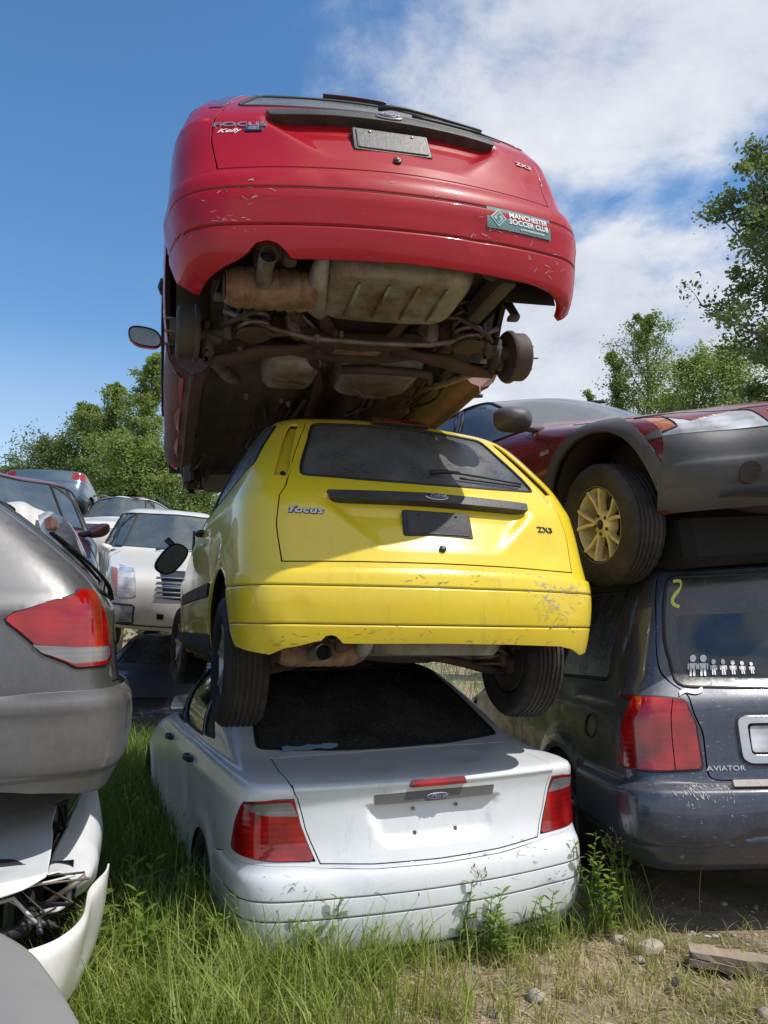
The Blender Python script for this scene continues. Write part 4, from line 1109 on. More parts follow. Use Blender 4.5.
# ------------------------------------------------------------------ generic parametric rows
def mkrows(L, W, H, zb, belt, nose, rg0, rg1, wf0, wf1, tail='hatch', rc=.2, frc=.35, bow=.06, fbow=.22, tumble=.22, lip=.0, hoodf=.45, deck=None):
    rows = []
    def a(z, yr, yf, w, k=1, **kw): rows.append((z, yr, yf, w, rc*k, bow*k, frc, fbow))
    a(zb, .13, L-.14, W-.09); a(zb+.045, .05, L-.07, W-.045); a(zb+.13, .012, L-.025, W-.012); m_ = (zb+.13+nose-.08)/2
    a(m_, 0, L, W); a(nose-.08, .012, L-.015, W); a(nose, .05, L-.09, W)
    hz = nose+.06; a(hz, .065, L-.22, W-.002)
    zs = [hz+(belt-hz)*t for t in (.45,.8)]
    for z, t in zip(zs, (.5,.85)): a(z, .075+.01*t, L-.22-(wf0-.22)*t*.95, W-.01*t)
    if tail == 'sedan':
        d = deck or belt
        a(d-.012, .09, L-wf0+.12, W-.03); a(d+.003, .22, L-wf0+.04, W-.05); a(d+.015, rg0*.6, L-wf0+.0, W-.06); a(d+.03, rg0-.05, L-wf0-.05, W-.07)
    a(belt+.02+(0 if tail != 'sedan' else .03), rg0 if tail != 'hatch' else rg0*.85, L-wf0-.06, W-.055-(.02 if tail == 'sedan' else 0))
    z0 = belt+.10; Y0, Y1 = rg0+.08*(1 if rg1-rg0 > .2 else .3), L-wf0-.18
    for t in (0,.4,.75,1.):
        z = z0+(H-.075-z0)*t
        a(z, Y0+(rg1-Y0)*t, Y1+(L-wf1-Y1)*t, W-.09-(tumble-.07)*t)
    a(H-.025, rg1+.12, L-wf1-.14, W-tumble-.10, .9); a(H-.006, rg1+.35, L-wf1-.35, W-tumble-.24, .7)
    mid = (rg1+L-wf1)/2
    a(H+.002, mid-.25, mid+.25, (W-tumble)*.35, .4); rows.append((H+.004, mid-.04, mid+.04, .015, .004, 0, .004, 0))
    return rows

def boxframe(B, side, pts): return [getattr(B, side)(*p) for p in pts]
def mir(poly): return [(-a, b) for a, b in poly][::-1]
def mirf(B, poly): return [(2*B.S-a, b) for a, b in poly][::-1]

def plain_car(name, label, loc, rot, rows, mat, L, W, H, belt, ax, wr=.31, lampz=(.62,.76), tailz=(.72,.9), glassm=None, roofm=None, lampx=.45, suv=False, dent=.003, seed=0, wheels=True, group=None, rg=(.2,.7), wf=(1.3,2.0), skip=(), taillamp=None):
    """background vehicle: body, glass all round, lamps, bumpers, grille, mirrors, wheels"""
    root = empty(name, loc, rot, None, label, 'car', group)
    B = Body(rows, dent=dent, seed=seed); gm = glassm or M['glass']
    archs = [arch_poly(B, y, wr, wr+.05, sg) for y in ax for sg in (-1,1)]
    zt = H-.10; z0 = belt+.05; wb = W-.13; wt = W-.30
    ws = rnd([B.f(x, z) for x, z in ((wb,z0+.01),(0,z0-.0),(-wb,z0+.01),(-(wb+wt)/2-.01,(z0+zt)/2),(-wt,zt),(0,zt+.02),(wt,zt),((wb+wt)/2+.01,(z0+zt)/2))], .04)
    ws2 = [(a-2*B.S, b) for a, b in ws]
    rw = rnd([B.r(x, z) for x, z in ((-wb+.03,z0+.02),(0,z0),(wb-.03,z0+.02),((wb+wt)/2-.03,(z0+zt)/2),(wt-.04,zt),(0,zt+.01),(-wt+.04,zt),(-(wb+wt)/2+.03,(z0+zt)/2))], .04)
    yr0, yr1 = rg[0]+.40, rg[1]+.25; yf0, yf1 = L-wf[0]-.22, L-wf[1]-.12; ym = (ax[0]+ax[1])/2+.05
    side = []
    if suv: side.append([(yr0-.12,z0),(ax[0]+.28,z0-.005),(ax[0]+.28,zt),(yr1-.1,zt)])
    else: side.append([(yr0,z0+.03),(ax[0]+.42,z0),(ax[0]+.46,zt),(max(yr1,ax[0]+.15),zt-.01)])
    b0 = side[0][1][0]+.06
    side += [[(b0,z0),(ym,z0-.005),(ym-.02,zt),(b0+.03,zt)], [(ym+.07,z0-.005),(yf0,z0-.01),((yf0+yf1)/2+.02,(z0+zt)/2),(yf1,zt-.01),(ym+.06,zt)]]
    wins = [rnd([B.sd(y, z, sg) for y, z in s_], .03) for sg in (-1,1) for s_ in side]
    hl = [B.f(x, z) for x, z in ((W*lampx,lampz[0]+.01),(W*(lampx+.02),lampz[1]-.01),(W*.86,lampz[1]+.015))]+[B.sd(L-.42,lampz[1]+.0,1),B.sd(L-.40,lampz[0]+.03,1),B.f(W*.86,lampz[0])]
    hls = [hl, mirf(B, hl)]
    t0, t1 = tailz
    tl = taillamp(B) if taillamp else [B.r(W*.66,t0),B.r(W*.88,t0),B.sd(.30,t0+.01,1),B.sd(.27,t1,1),B.r(W*.9,t1),B.r(W*.70,t1)]
    tls = [tl, mir(tl)]
    fb = [B.f(x, z) for x, z in ((0,lampz[0]-.03),(W*.45,lampz[0]-.03),(W*.85,lampz[0]-.025))]+[B.sd(L-.42,lampz[0]-.02,1), B.sd(ax[1]+wr+.055,lampz[0]-.05,1), B.sd(ax[1]+wr+.03,B.net[0,9,2]+.03,1)]+[B.f(W*.75,B.net[0,0,2]+.03),B.f(0,B.net[0,0,2]+.03)]
    fb = fb[:-1]+mirf(B, fb)[:-1]+[] if False else fb+[q for q in mirf(B, fb)[1:-1]]
    gr = rnd([B.f(x, z) for x, z in ((W*.36,lampz[0]+.02),(W*.40,lampz[1]-.015),(0,lampz[1]-.01),(-W*.40,lampz[1]-.015),(-W*.36,lampz[0]+.02),(0,lampz[0]))], .02)
    w = lambda q: [(a-2*B.S, b) for a, b in q]
    cuts = archs+[ws,ws2,rw]+wins+hls+[w(q) for q in hls]+tls+[fb,w(fb),gr,w(gr)]
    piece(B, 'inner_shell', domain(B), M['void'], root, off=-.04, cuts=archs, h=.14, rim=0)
    piece(B, 'body', domain(B), mat, root, disp=flare([(y,wr) for y in ax], wr+.09, .014, .05), cuts=cuts, h=.065)
    piece(B, 'front_bumper', grow(fb, -.004), mat, root, off=.004, h=.06)
    go = piece(B, 'grille', grow(gr, -.003), M['black'], root, off=-.012, h=.08)
    for q in (() if 'bars' in skip else (.25,.5,.75)):
        z = lampz[0]+(lampz[1]-lampz[0])*q
        edge_tube(B, 'grille_bar', [B.f(W*.37,z), B.f(0,z), B.f(-W*.37,z)], M['silver'], go, .007, -.004, closed=False)
    for nm, p in [('windscreen', ws), ('rear_window', rw)]+[('side_window', q) for q in wins]:
        o = piece(B, nm, grow(p, -.002), gm, root, off=-.005, rim=.01, h=.08)
        edge_tube(B, 'window_seal', p, M['seal'], o, .010, -.003)
    for p in hls: piece(B, 'headlamp', rnd(grow(p, -.004), .03), M['headlamp'], root, off=.004, h=.05)
    for p in tls: piece(B, 'tail_lamp', rnd(grow(p, -.004), .03), M['tail'], root, off=.004, h=.05)
    # dark tubes standing for the shade in the door and rear bumper gaps
    for sg in (-1,1):
        for y in (ax[0]+.43, ym+.03, L-wf[0]+.05):
            edge_tube(B, 'door_gap', [B.sd(y,B.net[0,9,2]+.06,sg), B.sd(y,belt-.01,sg)], M['seal'], root, .004, .0, closed=False, n=4)
        if 'mirror' not in skip: mirror(root, (sg*(W-.13), L-wf[0]-.30, belt+.02), sg, mat, armc=(-sg*.03,.03,-.04), s=.72)
    edge_tube(B, 'bumper_gap', [B.sd(.5,t0-.05,-1),B.r(-W*.8,t0-.05),B.r(0,t0-.05),B.r(W*.8,t0-.05),B.sd(.5,t0-.05,1)], M['seal'], root, .005, 0, closed=False, n=4)
    for sg in (-1,1):
        for y in ax:
            wheel_well(root, y, wr, wr+.06, W-.06, W-.34, sg)
            if wheels: wheel(root, (sg*(W-.12), y, wr), wr, .2, wr*.66, sg, 'alloy5')
    x_ = W-.17
    mesh_obj('floor_pan', [(-x_,.3,zb_(B)+.04),(x_,.3,zb_(B)+.04),(x_,L-.35,zb_(B)+.04),(-x_,L-.35,zb_(B)+.04)], [(0,1,2,3)], M['underseal'], root)
    return root, B
def zb_(B): return B.net[0,0,2]

# ------------------------------------------------------------------ dark SUV, rear corner (right)
def suv_rear():
    L, W, H = 4.91, .965, 1.87
    rows = mkrows(L, W, H, .38, 1.16, .80, .12, .33, 1.35, 1.95, 'suv', rc=.15, bow=.035, tumble=.26)
    root = empty('suv_car', (2.135,3.74,.10), (R(-1.41),R(-.5),R(4.5)), None, 'dark blue SUV seen from its tail, carrying the maroon wagon on its roof', 'car')
    B = Body(rows, dent=.003, seed=.7)
    ax = (1.17, 4.0); wr = .37
    archs = [arch_poly(B, y, wr, .43, sg) for y in ax for sg in (-1,1)]
    # tail lamps
    tl = [B.r(x, z) for x, z in ((.605,.835),(.80,.828),(.90,.83))]+[B.sd(.26,.84,1),B.sd(.24,1.0,1),B.sd(.215,1.15,1)]+[B.r(.90,1.165),B.r(.78,1.168),B.r(.64,1.155),B.r(.612,1.05)]
    tls = [tl, mir(tl)]
    lg = rnd([B.r(x, z) for x, z in ((-.74,.785),(0,.78),(.74,.785),(.60,.80),(.595,1.0),(.63,1.185),(.735,1.24),(.72,1.4),(.66,1.62),(.60,1.735),(0,1.755),(-.60,1.735),(-.66,1.62),(-.72,1.4),(-.735,1.24),(-.63,1.185),(-.595,1.0),(-.60,.80))], .01)
    lg = rnd([B.r(x, z) for x, z in ((-.590,.785),(0,.78),(.590,.785),(.585,1.0),(.62,1.185),(.72,1.26),(.71,1.4),(.665,1.64),(.61,1.79),(0,1.82),(-.61,1.79),(-.665,1.64),(-.71,1.4),(-.72,1.26),(-.62,1.185),(-.585,1.0))], .05)
    gp = rnd([B.r(x, z) for x, z in ((-.655,1.215),(0,1.195),(.655,1.215),(.665,1.4),(.63,1.62),(.575,1.77),(0,1.79),(-.575,1.77),(-.63,1.62),(-.665,1.4))], .07)
    gi = rnd([B.r(x, z) for x, z in ((-.595,1.26),(0,1.245),(.595,1.26),(.60,1.4),(.575,1.57),(0,1.58),(-.575,1.57),(-.60,1.4))], .05)
    bp = [B.r(x, z) for x, z in ((-.90,.80),(-.62,.775),(0,.77),(.62,.775),(.90,.80))]+[B.sd(.74,.79,1),B.sd(.76,.60,1),B.sd(.73,.44,1)]+[B.r(.8,.40),B.r(0,.405),B.r(-.8,.40)]+[B.sd(.73,.44,-1),B.sd(.76,.60,-1),B.sd(.74,.79,-1)]
    wins = []
    for sg in (-1,1):
        wins.append(rnd([B.sd(y, z, sg) for y, z in ((.52,1.235),(1.38,1.225),(1.38,1.72),(.62,1.71))], .06))
        wins.append(rnd([B.sd(y, z, sg) for y, z in ((1.50,1.225),(2.42,1.22),(2.38,1.73),(1.50,1.725))], .03))
        wins.append(rnd([B.sd(y, z, sg) for y, z in ((2.50,1.22),(3.42,1.215),(3.05,1.5),(2.85,1.72),(2.46,1.73))], .03))
    ws = rnd([B.f(x, z) for x, z in ((.78,1.22),(-.78,1.22),(-.66,1.68),(0,1.7),(.66,1.68))], .04); ws2 = [(a-2*B.S, b) for a, b in ws]
    piece(B, 'inner_shell', domain(B), M['void'], root, off=-.04, cuts=archs, h=.12, rim=0)
    # dusty lower side panels are their own panels, so that the dirt differs
    drs = []
    for sg in (-1,1):
        drs.append(rnd([B.sd(y, z, sg) for y, z in ((1.64,.46),(1.62,.70),(1.46,.86),(1.45,1.18),(2.44,1.17),(2.46,.46))], .05))
        drs.append(rnd([B.sd(y, z, sg) for y, z in ((2.48,.46),(2.46,1.17),(3.55,1.15),(3.58,.46))], .05))
    fuel = []
    n_ = 20
    fc = B.sd(.64,.985,-1); fuel = [(fc[0]+.085*math.cos(2*math.pi*i/n_), fc[1]+.095*math.sin(2*math.pi*i/n_)) for i in range(n_)]
    qts = [rnd([B.sd(y, z, sg) for y, z in ((.30,.83),(.30,1.18),(.42,1.76),(1.42,1.765),(1.42,1.18),(1.44,.83),(1.17,.88),(.9,.83),(.78,.80))], .02) for sg in (-1,1)]
    fl = flare([(y,wr) for y in ax], wr+.10, .02, .06)
    piece(B, 'body', domain(B), M['navy'], root, disp=fl, cuts=archs+tls+[lg,bp,ws,ws2]+drs+qts, h=.05)
    for k, q in enumerate(qts):
        qo = piece(B, 'quarter_panel', grow(q, -.003), M['navyside'], root, disp=fl, cuts=[wins[3*k]]+([fuel] if k == 0 else []), h=.045)
    piece(B, 'fuel_door', grow(fuel, -.004), M['navyside'], root, off=-.003)
    edge_tube(B, 'fuel_door_ring', fuel, M['black'], root, .006, .0)
    for d in drs: piece(B, 'door', grow(d, -.007), M['navyside'], root, h=.05)
    for k, w_ in enumerate(wins):
        wo = piece(B, 'side_window', grow(w_, -.002), M['glassblack'], root, off=-.004, rim=.01)
        edge_tube(B, 'window_seal', w_, M['seal'], wo, .012, -.002)
    piece(B, 'windscreen', grow(ws, -.003), M['glass'], root, off=-.004)
    def gd(P):
        x, z = P[:,0], P[:,2]
        return -.020*(1/(1+np.exp((np.abs(x)-.385)/.01)))*np.clip((z-.85)/.02,0,1)*np.clip((1.09-z)/.03,0,1)
    lo = piece(B, 'liftgate', grow(lg, -.008), M['navy'], root, disp=gd, cuts=[gp], h=.04)
    go = piece(B, 'rear_window', grow(gp, -.004), M['glassblack'], lo, off=-.002, rim=.014, cuts=[gi])
    gg = piece(B, 'window_pane', grow(gi, .0), M['glassclean'], go, off=-.004, rim=.006)
    edge_tube(B, 'window_seal', gp, M['seal'], go, .010, -.002)
    # marker scrawl and the row of family figure decals
    V = []; pts = [(-.035,-.095),(.02,-.088),(.052,-.05),(.03,-.005),(-.02,.03),(-.035,.07),(.0,.10),(.05,.085)]
    pp = []
    for i in range(len(pts)-1):
        for t in np.linspace(0,1,6)[:-1]: pp.append(np.array(pts[i])*(1-t)+np.array(pts[i+1])*t)
    pp = np.array(pp+[np.array(pts[-1])]); k = np.ones(7)/7
    pp = np.stack([np.convolve(np.pad(pp[:,i],3,'edge'),k,'valid') for i in (0,1)],1)
    tg = np.gradient(pp,axis=0); nn = np.stack([-tg[:,1],tg[:,0]],1); nn/=np.linalg.norm(nn,axis=1)[:,None]
    V = np.vstack([np.c_[pp+nn*.013, np.zeros(len(pp))], np.c_[pp-nn*.013, np.zeros(len(pp))]]); m_ = len(pp)
    flat_geo_on(B, 'marker_scrawl', V*[-.62,.8,1], [(i,i+1,m_+i+1,m_+i) for i in range(m_-1)], M['textyellow'], go, B.r(-.545,1.68), .12, .003)
    def figure(s):
        V = []; F = []
        def disc(cx, cy, a, b, n=14):
            k0 = len(V); V.extend([(cx+a*math.cos(2*math.pi*i/n), cy+b*math.sin(2*math.pi*i/n), 0) for i in range(n)]); F.append(tuple(range(k0, k0+n)))
        def quad(*p):
            k0 = len(V); V.extend([(x, y, .0003) for x, y in p]); F.append(tuple(range(k0, k0+4)))
        disc(0, .105, .026, .030); quad((-.026,.066),(.026,.066),(.02,.02),(-.02,.02))
        quad((-.021,.018),(-.004,.018),(-.006,-.04),(-.022,-.04)); quad((.004,.018),(.021,.018),(.022,-.04),(.006,-.04))
        quad((-.042,.06),(-.029,.064),(-.028,.01),(-.040,.012)); quad((.029,.064),(.042,.06),(.040,.012),(.028,.01))
        V2 = np.array(V)*s; V2[:,2] += 0; return V2, F
    x = -.555
    for i, s_ in enumerate((.66,.66,.50,.50,.46,.42,.38)):
        V, F = figure(s_); c = B.r(x, 1.288); c = (c[0], c[1]-.0+.012*(s_-.6)); 
        flat_geo_on(B, 'family_decal', V, F, M['textwhite'], go, c, 0, .003)
        x += .052*(.55+.5*s_)+.008
    for k, q in enumerate(tls):
        sg = (1,-1)[k]
        xs = B.r(sg*.735,1.0)[0]
        inner = [(a, b) for a, b in q]
        gap = [ (xs-.004, -5), (xs+.004,-5), (xs+.004,20), (xs-.004,20)]
        t = piece(B, 'tail_lamp', rnd(grow(q, -.006), .03), M['tail'], root, off=.012, cuts=[gap], rim=.03, bev=.006, h=.03)
        edge_tube(B, 'lamp_surround', rnd(q, .03), M['black'], t, .007, .002)
    tz = lambda z: B.r(0, z)[1]
    def bd(P):
        z, x, y = P[:,2], P[:,0], P[:,1]
        o = .055/(1+np.exp((z-.755)/.008))-.03/(1+np.exp((z-.50)/.02))
        lo_ = .545-.06*(1/(1+np.exp((np.abs(x)-.50)/.03)))*-1*0
        zc = .515+.05/(1+np.exp((np.abs(x)-.52)/.03))
        return o-.008*np.exp(-((z-zc)/.010)**2)
    bo = piece(B, 'rear_bumper', bp, M['navy'], root, disp=bd, h=.03, rows=[tz(z) for z in (.50,.508,.516,.525,.55,.558,.566,.575,.74,.748,.755,.762,.77)], rim=.03)
    # scuffs of bared plastic
    rr = random.Random(5); V = []; F = []
    for k in range(85):
        x0 = (-.68+rr.gauss(0,.045)) if k < 62 else -.52+rr.gauss(0,.018); z0 = .765-abs(rr.gauss(0,.03 if k < 80 else .075)); l_ = rr.uniform(.002,.012); w_ = rr.uniform(.0008,.0035); a = rr.uniform(.9,2.2)
        c = B.r(x0, z0); k0 = len(V)
        for q_ in ((-l_,-w_),(l_,-w_*.4),(l_*.9,w_*.5),(-l_*.6,w_)):
            V.append((c[0]+q_[0]*math.cos(a)-q_[1]*math.sin(a), c[1]+q_[0]*math.sin(a)+q_[1]*math.cos(a)))
        F.append((k0,k0+1,k0+2,k0+3))
    P, n = B.pos(V, 0., bd); tag(mesh_obj('bumper_scuff', P+n*.0025, F, M['scuffgrey'], bo, False), kind='stuff')
    st = rnd([B.r(x, z) for x, z in ((-.50,.752),(.50,.752),(.50,.778),(-.50,.778))], .006)
    piece(B, 'bumper_step_pad', st, M['palepad'], bo, off=.056, rim=.03)
    pl = rnd([B.r(x, z) for x, z in ((-.405,.86),(.405,.86),(.41,1.075),(-.41,1.075))], .05)
    pin = rnd([B.r(x, z) for x, z in ((-.365,.895),(.365,.895),(.37,1.045),(-.37,1.045))], .03)
    po = piece(B, 'plate_surround', pl, M['chrome'], lo, off=.016, cuts=[pin], rim=.03, bev=.008)
    rl = rnd([B.r(x, z) for x, z in ((-.352,.91),(-.235,.91),(-.235,1.03),(-.352,1.03))], .02)
    rl2 = mir(rl)
    pi_ = piece(B, 'plate_recess', grow(pin, .005), M['black'], lo, off=-.015, rim=0)
    for q in (rl, rl2): piece(B, 'reversing_lamp', q, M['headlamp'], po, off=.004, rim=.02)
    text_on(B, 'model_badge', 'AVIATOR', .040, M['silver'], lo, B.r(-.495,.838), 0, .002, .003, .001, spacing=1.05, sx=1.05)
    text_on(B, 'peeling_tape', '~', .20, M['textwhite'], lo, B.r(-.60,1.195), .1, .006, .001, .006)
    for sg in (-1,1):
        for y in ax:
            wheel_well(root, y, wr, .44, .90, .6, sg); wheel(root, (sg*.83, y, wr+.08), wr, .24, .22, sg, 'alloy5')
    mesh_obj('floor_pan', [(-.8,.25,.42),(.8,.25,.42),(.8,4.6,.42),(-.8,4.6,.42)], [(0,1,2,3)], M['underseal'], root)
    MB().tube([(-.9,.5,.47),(0,.42,.45),(.9,.5,.47)], .04, 10).build('cross_member', M['rust'], root, True)
    return root, B
suv, AB = suv_rear()

# ------------------------------------------------------------------ maroon wagon, front corner (right, upper)
def wagon_front():
    L, W, H = 4.73, .93, 1.50
    rows = [(.24,.14,4.50,.84,.2,.06,.34,.20),(.28,.06,4.60,.88,.2,.06,.36,.22),(.36,.02,4.68,.905,.2,.06,.38,.24),(.48,0,4.73,.915,.2,.06,.38,.25),(.58,0,4.72,.918,.2,.06,.38,.25),
     (.645,.03,4.66,.918,.2,.06,.38,.25),(.70,.05,4.63,.918,.2,.06,.38,.26),(.75,.06,4.57,.916,.2,.06,.40,.27),(.80,.07,4.46,.912,.2,.06,.45,.27),(.86,.08,4.14,.905,.2,.06,.5,.25),(.92,.10,3.85,.895,.2,.06,.5,.22),
     (.96,.12,3.58,.882,.2,.06,.45,.2),(.99,.15,3.42,.865,.2,.06,.4,.2),(1.04,.18,3.27,.84,.2,.06,.35,.18),(1.14,.23,3.07,.80,.18,.06,.3,.18),(1.26,.29,2.84,.755,.18,.06,.28,.16),(1.37,.35,2.60,.705,.18,.06,.25,.15),
     (1.44,.42,2.42,.65,.18,.06,.25,.14),(1.475,.55,2.18,.56,.18,.05,.25,.12),(1.492,.8,2.0,.40,.15,.04,.2,.06),(1.498,1.1,1.8,.2,.1,.02,.1,.03),(1.50,1.4,1.5,.015,.004,0,.004,0)]
    root = empty('wagon_car', (.50,8.02,1.82), (R(2.2),R(4.5),R(203.5)), None, 'maroon wagon with charcoal cladding lying on the dark SUV, headlamp towards us', 'car')
    B = Body(rows, dent=.002, seed=.2)
    ax = (1.05, 3.80); wr = .335
    archs = [arch_poly(B, y, .36, .40, sg) for y in ax for sg in (-1,1)]
    w = lambda q: [(a-2*B.S, b) for a, b in q]
    def right_left(fn): q = fn(1); return [q, mirf(B, q)]
    # flares: charcoal rings around the arches
    def ring(y, sg, wrap, a0=-12, a1=192):
        out = [(y+.470*math.cos(R(a)), .36+.465*math.sin(R(a))) for a in np.linspace(a0, a1, 30)]
        return [B.sd(p[0], max(p[1], .275), sg, wrap) for p in out]
    rings = [ring(3.80, 1, False), ring(3.80, -1, False), ring(1.05, 1, False), ring(1.05, -1, False)]
    fb = [B.f(0,.600),B.f(.4,.606),B.f(.70,.612),B.f(.86,.632)]+[B.sd(4.235,.668,1),B.sd(4.255,.50,1),B.sd(4.20,.34,1),B.sd(4.19,.27,1)]+[B.f(.70,.262),B.f(.4,.262),B.f(0,.262)]
    fbs = fb+mirf(B, fb)[1:-1]
    hl = [B.f(.36,.618),B.f(.37,.735),B.f(.60,.775),B.f(.78,.785)]+[B.sd(4.42,.790,1),B.sd(4.345,.765,1),B.sd(4.315,.725,1),B.sd(4.34,.675,1)]+[B.f(.84,.632),B.f(.70,.622)]
    hls = [hl, mirf(B, hl)]
    gr = rnd([B.f(x, z) for x, z in ((.30,.615),(.33,.725),(0,.74),(-.33,.725),(-.30,.615))], .03)
    hood = [B.f(.37,.730),B.f(0,.750),B.f(-.37,.730)]; hs = [B.f(.38,.752)]+[B.top(x, y, 9, 18, 6.) for x, y in ((.66,4.34),(.76,4.10),(.79,3.75),(.775,3.52))]
    hp = [B.f(0,.745)]+hs+[B.top(.4,3.44,9,18,9.),B.top(.01,3.42,9,18,9.)]
    hp = hp+mirf(B, hp)[1:-1]
    ws = rnd([B.f(x, z) for x, z in ((.76,1.045),(0,1.03),(-.76,1.045),(-.68,1.25),(-.58,1.425),(0,1.455),(.58,1.425),(.68,1.25))], .04)
    wins = []
    for sg in (1,-1):
        wins.append(rnd([B.sd(y, z, sg) for y, z in ((2.12,.985),(3.12,.975),(2.87,1.2),(2.58,1.40),(2.08,1.405))], .04))
        wins.append(rnd([B.sd(y, z, sg) for y, z in ((1.25,.99),(2.04,.985),(2.0,1.405),(1.27,1.40))], .04))
        wins.append(rnd([B.sd(y, z, sg) for y, z in ((.45,1.0),(1.16,.99),(1.18,1.40),(.62,1.39))], .04))
    drs = []
    for sg in (1,-1):
        drs.append(rnd([B.sd(y, z, sg) for y, z in ((2.10,.27),(2.08,.955),(3.22,.935),(3.26,.6),(3.22,.27))], .05))
        drs.append(rnd([B.sd(y, z, sg) for y, z in ((1.50,.60),(1.30,.85),(1.24,.96),(2.06,.955),(2.08,.27),(1.58,.27))], .05))
    rw = rnd([B.r(x, z) for x, z in ((-.66,1.02),(.66,1.02),(.55,1.40),(-.55,1.40))], .05)
    piece(B, 'inner_shell', domain(B), M['void'], root, off=-.04, cuts=archs, h=.12, rim=0)
    piece(B, 'body', domain(B), M['maroon'], root, cuts=archs+[fbs,w(fbs),gr,w(gr),hp,w(hp),ws,w(ws),rw]+hls+[w(q) for q in hls]+wins+drs, h=.05)
    def rd(y0):
        def f(P):
            r_ = np.hypot(P[:,1]-y0, (P[:,2]-.36)); return .012*np.exp(-((r_-.415)/.055)**2)
        return f
    for k, q in enumerate(rings): piece(B, 'arch_flare', q, M['cladding'], root, off=.008, disp=rd((3.80,3.80,1.05,1.05)[k]), cuts=[archs[{0:3,1:2,2:1,3:0}[k]]], h=.03, rim=.03, bev=.006)
    def fd(P):
        z = P[:,2]; return .012+.012/(1+np.exp((z-.475)/.006))-.004*np.exp(-((z-.36)/.012)**2)
    tz = lambda z: B.f(0, z)[1]
    bo = piece(B, 'front_bumper', fbs, M['cladding'], root, disp=fd, h=.035, rows=[tz(z) for z in (.462,.469,.475,.481,.488,.35,.36,.37)], rim=.03, bev=.008)
    gi = rnd([B.f(x, z) for x, z in ((.60,.36),(.60,.45),(-.60,.45),(-.60,.36))], .03)
    piece(B, 'lower_intake', gi, M['void'], bo, off=.020, rim=.0)
    for sx in (1,-1):
        c = B.f(sx*.50,.405); n_ = 20
        piece(B, 'fog_lamp', [(c[0]+.055*math.cos(6.283*i/n_), c[1]+.05*math.sin(6.283*i/n_)) for i in range(n_)], M['glassclean'], bo, off=.030, rim=.02)
    for k, q in enumerate(hls):
        sg = 1 if k == 0 else -1
        am = [B.sd(4.20,.80,1),B.sd(4.20,.60,1),B.f(.835,.60),B.f(.80,.80)]
        am = rnd([B.f(.795,.642),B.f(.775,.772)]+[B.sd(4.42,.77,1),B.sd(4.345,.75,1),B.sd(4.32,.715,1),B.sd(4.35,.675,1)]+[B.f(.835,.645)], .012)
        if k: am = mirf(B, am)
        h_ = piece(B, 'headlamp', rnd(grow(q, -.004), .02), M['headlamp'], root, off=-.0, cuts=[am], rim=.02, h=.03)
        edge_tube(B, 'lamp_gap', rnd(q, .02), M['seal'], h_, .005, .0)
        piece(B, 'turn_signal', grow(am, -.001), M['amber'], h_, off=-.0, rim=.01, h=.03)
    go = piece(B, 'grille', gr, M['black'], root, off=-.01)
    for q in np.linspace(-.30,.30,13): edge_tube(B, 'grille_bar', [B.f(q,.62),B.f(q,.725)], M['chrome'], go, .005, 0, closed=False)
    piece(B, 'bonnet', grow(hp, -.004), M['maroon'], root, off=.003, h=.05)
    piece(B, 'windscreen', grow(ws, -.004), M['glasssky'], root, off=-.004)
    piece(B, 'rear_window', grow(rw, -.004), M['glass'], root, off=-.004)
    for d in drs:
        piece(B, 'door', grow(d, -.004), M['maroon'], root, h=.05)
    for sg in (1,-1):
        for y0, y1 in ((2.12,3.22),(1.56,2.06)): piece(B, 'door_cladding', rnd([B.sd(y, z, sg) for y, z in ((y0,.30),(y0,.52),(y1,.52),(y1,.30))], .02), M['cladding'], root, off=.012)
        handle(root, B, 2.25, .88, sg, M['maroon']); handle(root, B, 1.35, .88, sg, M['maroon'])
        piece(B, 'side_marker', rnd([B.sd(y, z, sg) for y, z in ((3.36,.735),(3.44,.735),(3.44,.76),(3.36,.76))], .008), M['headlamp'], root, off=.006)
    for q in wins:
        wo = piece(B, 'side_window', grow(q, -.002), M['glasssky'], root, off=-.005)
        edge_tube(B, 'window_seal', q, M['seal'], wo, .012, -.002)
    for sg in (1,-1):
        # big smooth mirror housing, face towards the tail
        e = empty('side_mirror', (sg*.80,3.22,.985), (0,0,0), root)
        V = []; n = 24; prof = [(-.045,.96),(-.03,1.02),(.01,1.0),(.05,.86),(.085,.6),(.105,.25),(.108,.01)]
        for y, k in prof:
            for i in range(n):
                t = 2*math.pi*i/n; cx, sz = math.cos(t), math.sin(t); V.append((sg*(.175+.125*k*np.sign(cx)*abs(cx)**.7), y, .02+.078*k*np.sign(sz)*abs(sz)**.7))
        F = [(j*n+i, j*n+(i+1)%n, (j+1)*n+(i+1)%n, (j+1)*n+i) for j in range(len(prof)-1) for i in range(n)]
        mesh_obj('mirror_housing', V, F, M['cladding'], e)
        mesh_obj('mirror_glass', [(x, -.035, z) for x, y, z in V[:n]], [tuple(range(n))], M['glasssky'], e)
        MB().tube([(-sg*.03,.0,-.045),(sg*.05,.0,-.04),(sg*.14,.01,-.03)], [.034,.030,.03], 12, flat=.7).build('mirror_arm', M['cladding'], e, True)
        for y in ax: wheel_well(root, y, .36, .42, .86, .52, sg)
        wheel(root, (sg*.80, 1.05, .30), wr, .22, .21, sg, 'volvo', mat=M['goldalloy'])
        wheel(root, (sg*.81, 3.80, .25), wr, .225, .215, sg, 'volvo', mat=M['goldalloy'], spin=.35, steer=-R(4))
        P, n_ = B.pos([B.r(sg*.60,1.44)]); MB().tube([(sg*.60,.62,1.475),(sg*.61,.75,1.515),(sg*.615,1.4,1.525),(sg*.60,2.15,1.50),(sg*.59,2.28,1.465)], .016, 10).build('roof_rail', M['cladding'], root, True)
